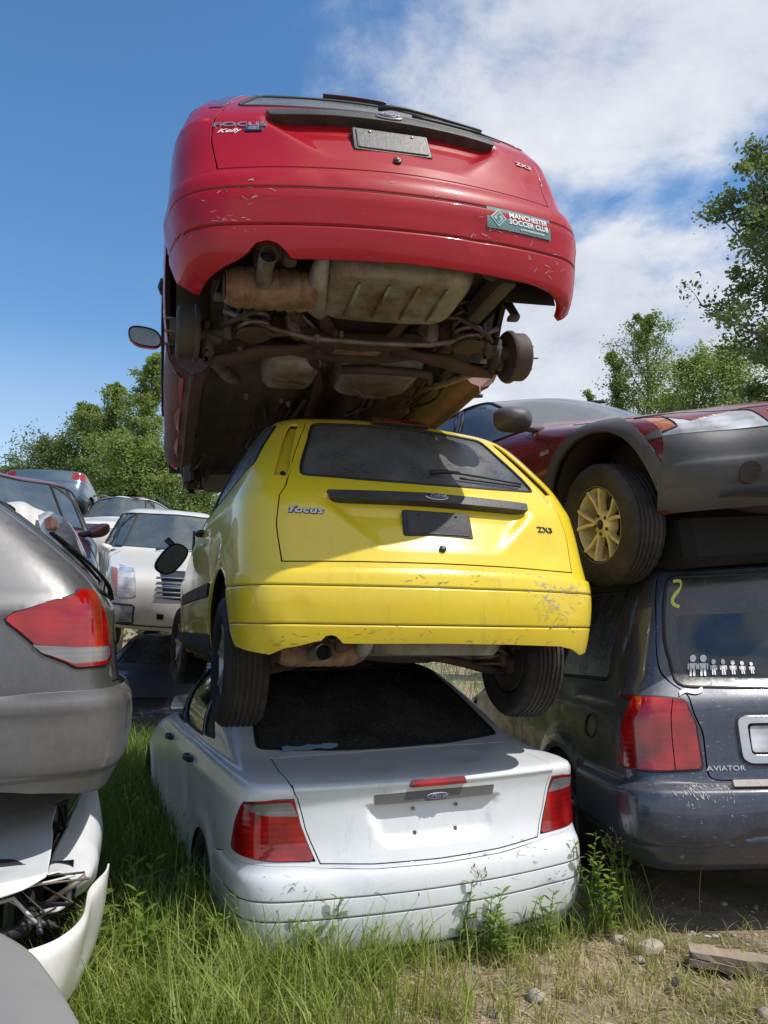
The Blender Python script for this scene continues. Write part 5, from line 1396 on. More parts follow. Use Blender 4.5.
    # undertray and suspension under the bumper, plus added dark blocks for the shade below
    def tray(u, v): x = -.62+1.24*u; y = 3.3+1.25*v; return (x, y, .27-.02*math.sin(u*9)*math.sin(v*7)+.02*math.cos(u*3.14*2))
    surf_patch(tray, 30, 24, 'undertray', M['darkmetal'], root)
    MB().box((0,3.75,.12),(1.30,.85,.30),bev=.05).box((0,2.9,.19),(.5,1.0,.16),bev=.05).build('engine_cradle', M['void'], root)  # added block, blackening the gap over the SUV roof as if in shade
    MB().tube([(-.62,3.8,.24),(0,3.85,.10),(.62,3.8,.24)], .035, 10).build('lower_arm', M['rust'], root, True)
    MB().box((0,1.6,.13),(1.5,2.6,.22),bev=.05).build('fuel_tank', M['void'], root)  # added black slab standing for the shade under the floor
    surf_patch(lambda u, v: (-.72+1.44*u, .3+3.1*v, .25+.015*math.sin(u*30)), 40, 10, 'floor_pan', M['underseal'], root)
    return root, B
wagon, VB = wagon_front()
# ------------------------------------------------------------------ grey hatchback, rear right corner (left edge)
def grey_hatch():
    L, W, H = 4.35, .87, 1.45
    rows = [(.26,.16,4.1,.77,.18,.08,.35,.25),(.30,.08,4.2,.82,.19,.08,.35,.25),(.38,.03,4.3,.85,.2,.08,.4,.28),(.50,.0,4.35,.865,.2,.085,.4,.28),(.60,.0,4.35,.87,.2,.085,.4,.28),(.655,.015,4.3,.87,.2,.085,.4,.28),
     (.70,.045,4.2,.87,.19,.085,.4,.28),(.78,.05,4.05,.866,.18,.085,.45,.28),(.88,.06,3.75,.855,.17,.085,.5,.25),(.96,.07,3.4,.84,.17,.085,.5,.22),(1.03,.095,3.15,.815,.17,.085,.4,.2),(1.11,.16,2.95,.775,.17,.085,.35,.18),(1.22,.28,2.7,.72,.17,.085,.3,.16),
     (1.32,.39,2.48,.665,.17,.08,.25,.14),(1.39,.49,2.3,.60,.17,.07,.25,.12),(1.43,.62,2.15,.5,.16,.06,.25,.1),(1.445,.85,2.0,.36,.14,.04,.2,.05),(1.45,1.15,1.8,.18,.08,.02,.1,.03),(1.452,1.4,1.6,.015,.004,0,.004,0)]
    root = empty('hatchback_car', GREY['loc'], tuple(map(R, GREY['rot'])), None, 'grey hatchback at the left edge with big red tail lamp, above the wrecked white nose', 'car')
    B = Body(rows, dent=.003, seed=3.3)
    ax = (.98, 3.50); wr = .31
    archs = [arch_poly(B, y, wr, .36, sg) for y in ax for sg in (-1,1)]
    tl = [B.sd(.49,.925,1),B.sd(.46,.950,1),B.sd(.36,.985,1),B.sd(.27,1.015,1),B.r(.76,1.03),B.r(.70,1.03),B.r(.665,.90),B.r(.66,.785),B.r(.74,.770),B.sd(.26,.765,1),B.sd(.33,.80,1),B.sd(.42,.87,1)]
    tls = [tl, mir(tl)]
    bp = [B.r(x, z) for x, z in ((-.60,.685),(0,.665),(.60,.685))]+[B.sd(.30,.69,1),B.sd(.58,.68,1),B.sd(.62,.50,1),B.sd(.60,.40,1)]+[B.r(.74,.35),B.r(0,.35),B.r(-.74,.35)]
    bp = bp+[B.sd(.60,.40,-1),B.sd(.62,.50,-1),B.sd(.58,.68,-1),B.sd(.30,.69,-1)]
    gp = rnd([B.r(x, z) for x, z in ((-.60,1.03),(0,1.0),(.60,1.03),(.55,1.2),(.48,1.36),(0,1.385),(-.48,1.36),(-.55,1.2))], .04)
    hp = [B.r(x, z) for x, z in ((-.62,.70),(0,.68),(.62,.70),(.64,.84),(.68,.93),(.68,1.04),(.62,1.2),(.54,1.38),(0,1.405),(-.54,1.38),(-.62,1.2),(-.68,1.04),(-.68,.93),(-.64,.84))]
    wins = []
    for sg in (1,-1):
        wins.append(rnd([B.sd(y, z, sg) for y, z in ((.98,1.10),(1.35,1.06),(1.38,1.36),(1.10,1.34))], .03))
        wins.append(rnd([B.sd(y, z, sg) for y, z in ((1.42,1.02),(2.12,1.0),(2.08,1.37),(1.45,1.365))], .03))
        wins.append(rnd([B.sd(y, z, sg) for y, z in ((2.18,1.0),(2.95,.99),(2.55,1.25),(2.35,1.36),(2.14,1.37))], .03))
    piece(B, 'inner_shell', domain(B), M['void'], root, off=-.035, cuts=archs, h=.12, rim=0)
    ws = rnd([B.f(x, z) for x, z in ((.68,1.03),(-.68,1.03),(-.52,1.38),(.52,1.38))], .04); w = lambda q: [(a-2*B.S, b) for a, b in q]
    def sh(P): return .012*np.exp(-((P[:,2]-.955)/.03)**2)*(P[:,1] < 3)
    lw = [(B.sd(.6,.4,-1)[0], -.2),(B.sd(.6,.4,1)[0], -.2),(B.sd(.6,.4,1)[0], B.sd(.6,.42,1)[1]),(B.sd(.6,.4,-1)[0], B.sd(.6,.42,1)[1])]
    piece(B, 'body', domain(B), M['gray'], root, disp=sh, cuts=archs+[lw]+tls+[bp,gp,hp,ws,w(ws)]+wins, h=.04)
    ho = piece(B, 'hatch', grow(hp, -.007), M['gray'], root, disp=sh, cuts=[gp]+tls, h=.035)
    go = piece(B, 'rear_window', grow(gp, -.003), M['glassdust'], ho, off=-.004)
    edge_tube(B, 'window_seal', gp, M['seal'], go, .010, -.002)
    wiper(ho, B, B.r(.0,1.01), B.r(-.30,1.26), .03)
    wiper(ho, B, B.r(.0,1.02), B.r(-.34,1.20), .03)
    piece(B, 'windscreen', grow(ws, -.003), M['glass'], root, off=-.004)
    for q in wins: edge_tube(B, 'window_seal', q, M['seal'], piece(B, 'side_window', q, M['glass'], root, off=-.005), .012, -.002)
    tz = lambda z: B.r(0, z)[1]
    def bd(P):
        z = P[:,2]; return .022-.012*np.clip((z-.645)/.04,0,1)**2-.012/(1+np.exp((z-.425)/.006))+.006/(1+np.exp(-(z-.62)/.006))
    piece(B, 'rear_bumper', bp, M['greybumper'], root, disp=bd, h=.035, rows=[tz(z) for z in (.412,.42,.425,.43,.438,.61,.617,.624,.63,.65,.66)], rim=.03, bev=.008)
    for k, q in enumerate(tls):
        sg = (1,-1)[k]
        lo_ = [B.r(.685,.80),B.r(.74,.785),B.sd(.27,.78,1),B.sd(.35,.812,1),B.sd(.40,.845,1),B.sd(.26,.835,1),B.r(.69,.835)]
        lo_ = rnd(lo_ if sg > 0 else mir(lo_), .015)
        t = piece(B, 'tail_lamp', rnd(grow(q, -.004), .025), M['tail'], root, off=.010, cuts=[lo_], rim=.025, bev=.005, h=.03)
        piece(B, 'reversing_lens', lo_, M['tailclear'], t, off=.009, rim=.01, h=.03)
        edge_tube(B, 'lamp_gap', rnd(q, .025), M['seal'], t, .005, 0)
    for sg in (-1,1):
        for y in ax:
            wheel_well(root, y, wr, .36, .81, .55, sg)
    surf_patch(lambda u, v: (-.7+1.4*u, .25+3.8*v, .30+.01*math.sin(u*30)), 30, 8, 'floor_pan', M['underseal'], root)
    MB().tube([(.62,.40,.33),(.66,.75,.26),(.72,.80,.25)], .035, 10).build('control_arm', M['rust'], root, True)
    return root, B
GREY = dict(loc=(-1.15,3.50,.70), rot=(0,0,115.))
grey, GB = grey_hatch()

# ------------------------------------------------------------------ crumpled white nose under the grey hatchback
def bez(pts, n=24):
    pts = np.array(pts, float); out = []
    P = np.vstack([2*pts[0]-pts[1], pts, 2*pts[-1]-pts[-2]])
    for i in range(1, len(P)-2):
        for t in np.linspace(0, 1, n, endpoint=False):
            out.append(.5*((2*P[i])+(-P[i-1]+P[i+1])*t+(2*P[i-1]-5*P[i]+4*P[i+1]-P[i+2])*t*t+(-P[i-1]+3*P[i]-3*P[i+1]+P[i+2])*t**3))
    out.append(P[-2]); return np.array(out)
def loft(name, curves, mat, parent, n=16, nv=8, thick=.004, crumple=0.):
    """smooth sheet through a list of guide curves"""
    C = [bez(c, n) for c in curves]; C = np.array(C)
    K = np.array([bez(C[:, i], nv) for i in range(C.shape[1])])   # along u, across v
    nu_, nv_ = K.shape[:2]
    V = K.reshape(-1,3).copy()
    if crumple:
        for k in range(len(V)):
            v = Vector(V[k]*7); d = mnoise.noise_vector(v); V[k] += np.array(d)*crumple
    F = [(i*nv_+j, (i+1)*nv_+j, (i+1)*nv_+j+1, i*nv_+j+1) for i in range(nu_-1) for j in range(nv_-1)]
    o = mesh_obj(name, V, F, mat, parent)
    md = o.modifiers.new('thickness', 'SOLIDIFY'); md.thickness = thick; md.offset = -1
    return o
CAMH = 1.63; CP, CRo = R(7.93), R(-.12)
def at(px, py, y):
    """world point on the photograph's sight line at distance y"""
    d = Vector(((px-384)/771., 1., -(py-512)/771.))
    d = (Matrix.Rotation(CP, 3, 'X') @ Matrix.Rotation(CRo, 3, 'Y')) @ d
    t = y/d.y
    return np.array([d.x*t, y, CAMH+d.z*t])

def wreck():
    root = empty('wrecked_car', (-1.3, 3.0, 0), (0,0,0), None, 'smashed white car nose with hanging bumper skin, under the grey hatchback', 'car')
    off = np.array([1.3, -3.0, 0.])
    L = lambda pts: [tuple(at(*p)+off) for p in pts]
    # bonnet, folded, its front edge turned to the light
    loft('bonnet', [L([(-90,905,2.35),(-30,893,2.42),(20,882,2.50),(47,873,2.56)]), L([(-90,875,2.62),(-30,868,2.66),(20,860,2.70),(50,852,2.72)]), L([(-90,830,2.95),(-30,826,2.97),(20,822,2.98),(54,815,2.98)]), L([(-90,770,3.5),(-30,772,3.5),(20,774,3.5),(57,770,3.5)])], M['white'], root, crumple=.010)
    loft('bonnet_edge', [L([(-90,918,2.33),(-30,906,2.40),(20,891,2.48),(46,877,2.55)]), L([(-90,905,2.35),(-30,893,2.42),(20,882,2.50),(47,873,2.56)])], M['offwhite'], root, nv=4)
    loft('front_wing', [L([(86,778,3.55),(68,822,3.15),(55,850,2.92),(47,874,2.70)]), L([(97,790,3.50),(86,830,3.14),(74,858,2.92),(62,872,2.74)]), L([(103,820,3.42),(98,848,3.12),(92,872,2.92),(76,884,2.80)]), L([(101,850,3.40),(97,872,3.15),(88,888,2.98),(74,898,2.86)])], M['white'], root, crumple=.006)
    loft('bumper_skin', [L([(109,864,2.86),(106,872,2.82),(90,889,2.72),(84,915,2.58),(60,937,2.45),(20,952,2.36),(-40,968,2.30)]), L([(108,876,2.88),(104,890,2.82),(92,906,2.70),(84,932,2.56),(60,956,2.43),(20,974,2.34),(-40,990,2.28)]), L([(100,930,2.92),(94,945,2.84),(84,960,2.70),(72,978,2.57),(52,1002,2.44),(20,1025,2.36),(-40,1045,2.30)]), L([(92,955,2.96),(86,970,2.88),(78,985,2.75),(66,1004,2.62),(46,1030,2.50),(18,1055,2.42),(-40,1075,2.36)])], M['offwhite'], root, thick=.006, crumple=.004)
    # headlamp opening and structure
    V = L([(44,862,2.80),(74,860,2.84),(70,905,2.86),(43,908,2.80),(46,860,3.15),(74,858,3.15),(72,900,3.15),(44,903,3.15)])
    mesh_obj('headlamp_opening', V, [(4,5,6,7),(0,4,7,3),(1,2,6,5),(3,7,6,2),(0,1,5,4)], M['void'], root)
    MB().tube(L([(40,912,2.78),(58,910,2.80),(68,902,2.83),(70,885,2.86),(72,870,2.86)]), .010, 8).build('radiator_support', M['offwhite'], root, True)
    MB().tube(L([(-30,938,2.5),(0,936,2.55),(24,930,2.62),(31,915,2.68),(28,896,2.75),(16,888,2.82)]), .022, 12).build('coolant_hose', M['black'], root, True)
    MB().tube(L([(20,925,2.6),(38,922,2.66),(54,926,2.66)]), .012, 8).tube(L([(28,906,2.7),(38,918,2.66),(40,934,2.6)]), .010, 8).build('wiring_loom', M['blacktrim'], root, True)
    b = MB()
    b.box((-.62,.30,.50),(1.1,.9,.42),bev=.05); b.build('engine_bay', M['void'], root)
    e = MB().box((-.25,-.05,.78),(.5,.3,.16),bev=.04).box((-.60,.0,.74),(.3,.35,.2),bev=.04)
    e.build('engine', M['darkmetal'], root)
    MB().tube(L([(56,800,3.3),(60,815,3.2),(61,830,3.1)]), .012, 8).tube(L([(64,798,3.3),(66,812,3.2),(66,826,3.1)]), .008, 8).build('bonnet_hinge', M['black'], root, True)
    rad = MB()
    for k in range(16): rad.box((-.75+.055*k,-.32,.66),(.012,.05,.30))
    rad.box((-.35,-.32,.82),(1.0,.06,.03)).box((-.35,-.32,.50),(1.0,.06,.03)); rad.build('radiator', M['blacktrim'], root)
    rr3 = random.Random(4)
    for k in range(9):
        q = L([(rr3.uniform(5,80), rr3.uniform(905,935), rr3.uniform(2.5,2.7))])[0]; q = np.array(q)
        MB().tube([q, q+[rr3.uniform(-.1,.1),rr3.uniform(-.05,.05),rr3.uniform(.03,.09)], q+[rr3.uniform(-.16,.16),rr3.uniform(-.05,.1),rr3.uniform(0,.1)]], rr3.choice([.004,.007,.011]), 6).build('broken_bracket', rr3.choice([M['steel'],M['black'],M['offwhite']]), root, True)
    loft('inner_wing', [L([(84,790,3.5),(66,825,3.15),(52,852,2.9)]), L([(80,795,3.55),(60,832,3.2),(48,858,2.95)])], M['black'], root)
    loft('cabin_roof', [[(-.62,1.3,.92),(-.62,2.0,.95),(-.65,2.8,.92)],[(-.9,1.3,.95),(-.9,2.0,1.0),(-.9,2.8,.95)],[(-1.5,1.3,1.0),(-1.5,2.0,1.06),(-1.5,2.8,1.0)]], M['white'], root, crumple=.03)
    wheel(root, (-.25,.75,.28), .29, .19, .19, 1, 'steel', steer=R(8))
    wheel(root, (-.25,3.1,.29), .29, .19, .19, 1, 'steel')
    return root
wreck()

def near_panel():
    root = empty('bonnet_panel', (-.8,1.6,.8), (0,0,0), None, 'dull grey bonnet corner jutting in at the bottom left', 'car panel')
    off = -np.array([-.8,1.6,.8])
    L = lambda pts: [tuple(at(*p)+off) for p in pts]
    loft('bonnet_skin', [L([(-220,905,1.95),(-100,915,1.9),(-20,929,1.85),(22,950,1.78),(48,978,1.70),(74,1020,1.60),(100,1075,1.48)]),
        L([(-220,950,1.75),(-100,955,1.74),(-30,962,1.72),(10,976,1.68),(36,1000,1.62),(60,1040,1.53),(84,1095,1.42)]),
        L([(-220,1060,1.45),(-100,1064,1.45),(-40,1068,1.44),(0,1076,1.42),(26,1092,1.38),(48,1120,1.33),(70,1160,1.25)]),
        L([(-220,1300,1.12),(-100,1302,1.12),(-40,1306,1.12),(0,1312,1.11),(26,1320,1.09),(48,1334,1.07),(70,1350,1.04)])], M['graylight'], root, n=10, nv=6, thick=.008, crumple=.003)
    e = [at(*p)+off for p in [(-220,905,1.95),(-100,915,1.9),(-20,929,1.85),(22,950,1.78),(48,978,1.70),(74,1020,1.60),(100,1075,1.48)]]
    c = bez(e, 8); d = c.copy(); d[:,2] -= .16; d[:,0] += .02; d[:,1] += .02
    V = np.vstack([c, d]); m_ = len(c)
    mesh_obj('bonnet_side', V, [(i,i+1,m_+i+1,m_+i) for i in range(m_-1)], M['graylight'], root)
    MB().box((-.55,-.1,-.45),(1.2,.9,.5),bev=.1).build('body_below', M['darkmetal'], root)
near_panel()

# ------------------------------------------------------------------ cars standing behind
rw_ = mkrows(4.95,.92,1.70,.26,1.10,.86,.10,.35,1.55,2.25,'suv',rc=.16,frc=.30,fbow=.18,tumble=.26,bow=.04)
cad, CB = plain_car('crossover_car', 'cream crossover facing us between the grey hatchback and the yellow hatchback', (-3.96,13.22,1.75), (R(-6.4),R(-1.4),R(201.7)), rw_, M['cream'], 4.95,.92,1.70,1.10,(.95,3.95),wr=.36,lampz=(.62,.95),lampx=.66,tailz=(.8,1.2),suv=True,rg=(.1,.35),wf=(1.55,2.25),glassm=M['glasssky'],seed=1)
def cad_extra():
    B = CB
    for sx in (1,-1):
        q = rnd([B.f(sx*x, z) for x, z in ((.84,.36),(.62,.36),(.62,.54),(.83,.54))], .02)
        if sx < 0: q = q[::-1]
        o = piece(B, 'fog_lamp', q, M['headlamp'], cad, off=.012, rim=.02)
        am = rnd([B.f(sx*.80,.64),B.f(sx*.80,.92),B.f(sx*.86,.93),B.f(sx*.87,.66)], .01)
        piece(B, 'turn_signal', am if sx > 0 else am[::-1], M['amber'], cad, off=.010, rim=.01, h=.05)
        edge_tube(B, 'fog_surround', grow(q,.01), M['black'], o, .012, .008)
    for z in (.66,.71,.76,.81,.86): edge_tube(B, 'grille_slat', [B.f(.40,z),B.f(0,z),B.f(-.40,z)], M['chrome'], cad, .012, .006, closed=False)
    for x, z in ((.34,.44),):
        q = [B.f(x+.035,z-.03),B.f(x-.035,z-.03),B.f(x-.035,z+.03),B.f(x+.035,z+.03)]
        piece(B, 'bumper_vent', q, M['void'], cad, off=.008, rim=.01)
    edge_tube(B, 'bumper_gap', [B.f(.85,.33),B.f(.4,.325),B.f(0,.325),B.f(-.85,.33)], M['seal'], cad, .008, .006, closed=False)
    wiper(cad, B, B.f(.30,1.12), B.f(-.25,1.14))
cad_extra()
rw_ = mkrows(4.40,.86,1.43,.22,.95,.66,.55,1.25,1.25,2.0,'sedan',deck=.98)
plain_car('sedan_car', 'low dark sedan in the shade under the cream crossover', (-3.35,13.5,0), (0,0,R(186)), rw_, M['navy'], 4.40,.86,1.43,.98,(.95,3.55),lampz=(.56,.72),rg=(.55,1.25),wf=(1.25,2.0),seed=2,skip=('bars',),glassm=M['glassblack'])  # dark paint and glass put the shade under the crossover into the colour
rw_ = mkrows(4.40,.87,1.56,.22,1.0,.68,.18,.65,1.2,2.0,'hatch')
wine, WBd = plain_car('hatchback_car', 'wine red car with dusty windscreen behind the grey hatchback', (-3.88,7.96,1.24), (0,0,R(200.8)), rw_, M['wine'], 4.40,.87,1.56,1.0,(.8,3.5),lampz=(.58,.74),rg=(.18,.65),wf=(1.2,2.0),glassm=M['glasssky'],seed=3)
rw_ = mkrows(4.8,.93,1.75,.28,1.12,.86,.08,.25,1.35,2.0,'suv',rc=.14,tumble=.24)
sv, SVB = plain_car('suv_car', 'off white SUV with dark sunroof, farthest back behind the cream crossover', (-5.95,19.6,2.62), (0,0,R(182)), rw_, M['offwhite'], 4.8,.93,1.75,1.12,(.95,3.9),wr=.36,lampz=(.68,.86),tailz=(.8,1.2),suv=True,rg=(.08,.25),wf=(1.35,2.0),glassm=M['glasssky'],seed=4)
q = rnd([SVB.top(x, y, -18, 18, 12.) for x, y in ((-.38,2.2),(.38,2.2),(.38,2.62),(-.38,2.62))], .03)
for sg in (-1,1): MB().tube([(sg*.60,.6,1.74),(sg*.62,.75,1.80),(sg*.62,2.3,1.80),(sg*.61,2.55,1.73)], .022, 8).build('roof_rail', M['blacktrim'], sv, True)
mesh_obj('sunroof', [(-.42,2.15,1.757),(.42,2.15,1.757),(.40,2.62,1.742),(-.40,2.62,1.742)], [(0,1,2,3)], M['glassclean'], sv)
rw_ = mkrows(4.55,.89,1.42,.22,.96,.68,.55,1.25,1.25,2.0,'sedan',deck=1.0)
plain_car('sedan_car', 'slate blue sedan perched highest at the far left, tail lamp against the trees', (-7.5,16.5,4.0), (R(-15),0,R(8)), rw_, M['slate'], 4.55,.89,1.42,.99,(.95,3.65),tailz=(.74,.94),rg=(.55,1.25),wf=(1.25,2.0),seed=5,
    taillamp=lambda B: [B.r(.58,.76),B.r(.78,.76),B.sd(.36,.78,1),B.sd(.40,.92,1),B.r(.80,.95),B.r(.60,.93)])
# prop cars under the far ones
rw_ = mkrows(4.5,.88,1.44,.22,.97,.68,.55,1.25,1.25,2.0,'sedan',deck=.98)

# loose white wing with its headlamp lying on the wine red bonnet
def loose_wing():
    root = empty('front_wing', (-2.0,4.6,2.1), (0,0,0), None, 'white wing with amber and clear headlamp lying in front of the wine red car', 'car panel')
    off = -np.array([-2.0,4.6,2.1]); L = lambda pts: [tuple(at(*p)+off) for p in pts]
    loft('wing_skin', [L([(-10,506,4.5),(20,502,4.55),(34,508,4.6),(50,514,4.6)]), L([(-10,520,4.4),(20,514,4.45),(34,520,4.5),(48,524,4.55)]), L([(-10,590,4.3),(20,580,4.35),(40,575,4.4),(60,570,4.5)])], M['offwhite'], root)
    h = loft('headlamp', [L([(38,516,4.5),(50,512,4.52),(66,520,4.55),(78,538,4.6),(86,556,4.62)]), L([(40,528,4.42),(52,526,4.44),(64,534,4.46),(74,546,4.5),(82,562,4.55)]), L([(44,545,4.4),(54,548,4.42),(64,556,4.44),(72,566,4.5),(80,576,4.55)])], M['headlamp'], root)
    loft('turn_signal', [L([(44,520,4.44),(50,517,4.45),(57,520,4.46)]), L([(46,530,4.40),(51,529,4.40),(57,530,4.42)])], M['amber'], h)
loose_wing()
# ------------------------------------------------------------------ ground
def ground_mat():
    m, nt, p = new_mat('dry_dirt')
    n1 = noise_node(nt, 1.1, 6, .6); n2 = noise_node(nt, 14, 8, .7); n3 = noise_node(nt, 120, 4, .7)
    c = mixc(nt, ramp(nt, n2.outputs['Fac'], .35, .7).outputs[0], (.20,.145,.095), (.40,.31,.22))
    c = mixc(nt, mathn(nt, 'MULTIPLY', ramp(nt, n3.outputs['Fac'], .5, .7).outputs[0], .6), c, (.46,.40,.32))
    c = mixc(nt, mathn(nt, 'MULTIPLY', ramp(nt, n1.outputs['Fac'], .48, .62).outputs[0], .75), c, (.11,.12,.045))
    nt.links.new(c, p.inputs['Base Color']); p.inputs['Roughness'].default_value = .95; p.inputs['Specular IOR Level'].default_value = .2
    b = N(nt, 'ShaderNodeBump'); b.inputs['Strength'].default_value = .8; b.inputs['Distance'].default_value = .02
    nt.links.new(mathn(nt, 'ADD', n2.outputs['Fac'], mathn(nt, 'MULTIPLY', n3.outputs['Fac'], .4)), b.inputs['Height']); nt.links.new(b.outputs[0], p.inputs['Normal'])
    return m
G0 = .20
def gz(x, y):
    return .012*np.sin(x*3.1+y*2.2)+.010*np.sin(x*7.3-y*5.1)+.006*np.sin(x*17+y*13)-.004+G0
xs = np.unique(np.concatenate([np.linspace(-3,4,120), np.linspace(-400,400,41)])); ys = np.unique(np.concatenate([np.linspace(1.5,7,110), np.linspace(-60,900,60)]))
GX, GY = np.meshgrid(xs, ys); GZ = np.where((np.abs(GX) < 12) & (GY < 20) & (GY > -3), gz(GX, GY), G0)
nx = len(xs); V = np.stack([GX, GY, GZ], -1).reshape(-1,3)
tag(mesh_obj('ground', V, [(j*nx+i, j*nx+i+1, (j+1)*nx+i+1, (j+1)*nx+i) for j in range(len(ys)-1) for i in range(nx-1)], ground_mat()), kind='structure')

def leaf_mat(name, c1, c2, trans=.45, rough=.5, scale=3.):
    m, nt, p = new_mat(name)
    nz_ = noise_node(nt, scale, 3, .6)
    c = mixc(nt, ramp(nt, nz_.outputs['Fac'], .3, .7).outputs[0], c1, c2)
    nt.links.new(c, p.inputs['Base Color']); p.inputs['Roughness'].default_value = rough; p.inputs['Specular IOR Level'].default_value = .3
    t = N(nt, 'ShaderNodeBsdfTranslucent'); hs_ = N(nt, 'ShaderNodeHueSaturation'); hs_.inputs['Value'].default_value = 1.5; hs_.inputs['Saturation'].default_value = 1.1
    nt.links.new(c, hs_.inputs['Color']); nt.links.new(hs_.outputs[0], t.inputs['Color'])
    mx = N(nt, 'ShaderNodeMixShader'); mx.inputs[0].default_value = trans
    nt.links.new(p.outputs[0], mx.inputs[1]); nt.links.new(t.outputs[0], mx.inputs[2])
    nt.links.new(mx.outputs[0], nt.nodes['Material Output'].inputs['Surface'])
    return m
def raw_mesh(name, V, F4, mat, parent=None, smooth=False):
    """V (n,3), F4 (m,4) or (m,3) index array"""
    me = bpy.data.meshes.new(name); k = F4.shape[1]
    me.vertices.add(len(V)); me.vertices.foreach_set('co', np.ascontiguousarray(V, dtype=np.float32).ravel())
    me.loops.add(F4.size); me.loops.foreach_set('vertex_index', np.ascontiguousarray(F4, dtype=np.int32).ravel())
    me.polygons.add(len(F4)); me.polygons.foreach_set('loop_start', np.arange(0, F4.size, k, dtype=np.int32))
    if smooth: me.polygons.foreach_set('use_smooth', np.ones(len(F4), bool))
    me.update(calc_edges=True); me.materials.append(mat)
    o = bpy.data.objects.new(name, me); COL.objects.link(o)
    if parent is not None: o.parent = parent
    return o

def blades(P, h, w, lean, seed, curl=.35):
    """curved tapering ribbons rooted at P"""
    g = np.random.default_rng(seed); n = len(P); az_ = g.uniform(0, 2*np.pi, n)
    d = np.stack([np.cos(az_), np.sin(az_), np.zeros(n)], 1); sd_ = np.stack([-np.sin(az_), np.cos(az_), np.zeros(n)], 1)
    fa = g.uniform(0, np.pi, n); sd_ = sd_*np.cos(fa)[:,None]*.9+d*np.sin(fa)[:,None]*.3; sd_ /= np.linalg.norm(sd_, axis=1)[:,None]
    ts = np.array([0,.3,.58,.82,1.]); ws_ = np.array([.8,1.,.85,.5,.06]); V = []
    for t, ww in zip(ts, ws_):
        c = P+d*(lean*h*(t**2.2))[:,None]; c = c+np.array([0,0,1.])*(h*(t-curl*(lean)*t**3))[:,None]
        V += [c-sd_*(w*ww*.5)[:,None], c+sd_*(w*ww*.5)[:,None]]
    V = np.stack(V, 1).reshape(-1,3); b = (np.arange(n)*10)[:,None]
    F = np.concatenate([b+np.array([[2*k, 2*k+1, 2*k+3, 2*k+2]]) for k in range(4)], 0)
    return V, F

GREEN = leaf_mat('grass_green', (.15,.21,.035), (.33,.38,.10), .35, .5, 6)
GREEND = leaf_mat('grass_deep_green', (.09,.16,.028), (.18,.26,.06), .4, .5, 5)
STRAW = leaf_mat('dry_grass', (.38,.32,.15), (.55,.48,.27), .3, .6, 8)
OLIVE = leaf_mat('olive_grass', (.22,.25,.06), (.36,.35,.13), .35, .6, 8)
def in_car(x, y):
    """under a car body near the ground"""
    m = np.zeros(len(x), bool)
    for (cx, cy, a, L_, W_) in ((.25,3.457,22.56,4.4,.80),(2.135,3.74,4.5,4.9,.9)):
        a = R(a); dx, dy = x-cx, y-cy; lx = dx*math.cos(a)+dy*math.sin(a); ly = -dx*math.sin(a)+dy*math.cos(a)
        m |= (np.abs(lx) < W_) & (ly > .12) & (ly < L_)
    m |= (x < -1.18-.42*np.maximum(y-3.2,0)) & (y > 2.45) & (y < 6)
    return m
def scatter(n, x0, x1, y0, y1, dens=None, clump=0, seed=1):
    g = np.random.default_rng(seed)
    if clump:
        c = np.stack([g.uniform(x0,x1,clump), g.uniform(y0,y1,clump)], 1); k = g.integers(0, clump, n)
        xy = c[k]+g.normal(0, .035, (n,2))
    else: xy = np.stack([g.uniform(x0,x1,n), g.uniform(y0,y1,n)], 1)
    x, y = xy[:,0], xy[:,1]; ok = ~in_car(x, y)
    if dens is not None: ok &= g.uniform(0,1,n) < dens(x, y)
    x, y = x[ok], y[ok]
    return np.stack([x, y, gz(x, y)-.005], 1)
def grass(name, P, h0, h1, w0, w1, mat, seed, lean=(.15,.8), hmul=None):
    g = np.random.default_rng(seed); n = len(P)
    h = g.uniform(h0, h1, n)*(.6+.4*g.uniform(0,1,n))
    if hmul is not None: h = h*hmul(P[:,0], P[:,1])
    V, F = blades(P, h, g.uniform(w0, w1, n), g.uniform(lean[0], lean[1], n), seed+1)
    return tag(raw_mesh(name, V, F, mat), kind='stuff')
def wob(x, y): return .5+.5*np.sin(x*4.3+np.sin(y*5.1)*1.3)*np.cos(y*3.7+x*1.9)
lf = lambda x, y: np.clip(1-(x+.15-.25*np.sin(y*5))/.55, .0, 1)
# tall lush grass on the left and in front of the white bumper
grass('tall_grass', np.vstack([scatter(6500,-1.25,.5,2.45,3.75, lambda x, y: .03+.9*np.clip(1-(x+.45)/.35,0,1)*(.2+.8*wob(x,y)), 0, 11), scatter(5200,-1.25,.3,2.55,3.6, lambda x, y: np.clip(1-(x+.35)/.5,.1,1), 240, 12)]), .15,.50,.003,.007, GREEN, 21)
grass('shaded_grass', np.vstack([scatter(22000,-3.0,-.35,3.3,8.5,None,0,13), scatter(5000,-3.6,-1.0,6.,13.,None,0,14)]), .15,.48,.005,.011, GREEND, 22)
def rim_band(x, y):
    a = R(22.56); dx, dy = x-.25, y-3.457; ly = -dx*math.sin(a)+dy*math.cos(a); lx = dx*math.cos(a)+dy*math.sin(a)
    return np.exp(-((ly+.0)/.075)**2)*(np.abs(lx) < 1.1)
grass('bumper_grass', scatter(15000,-.8,1.35,2.6,4.1, lambda x, y: rim_band(x,y)*np.clip(wob(x*3.1,y*2)*1.5-.1,.12,1), 0, 15), .12,.36,.003,.006, GREEN, 23, hmul=lambda x, y: .65+.55*wob(x*2.1,y*1.7))
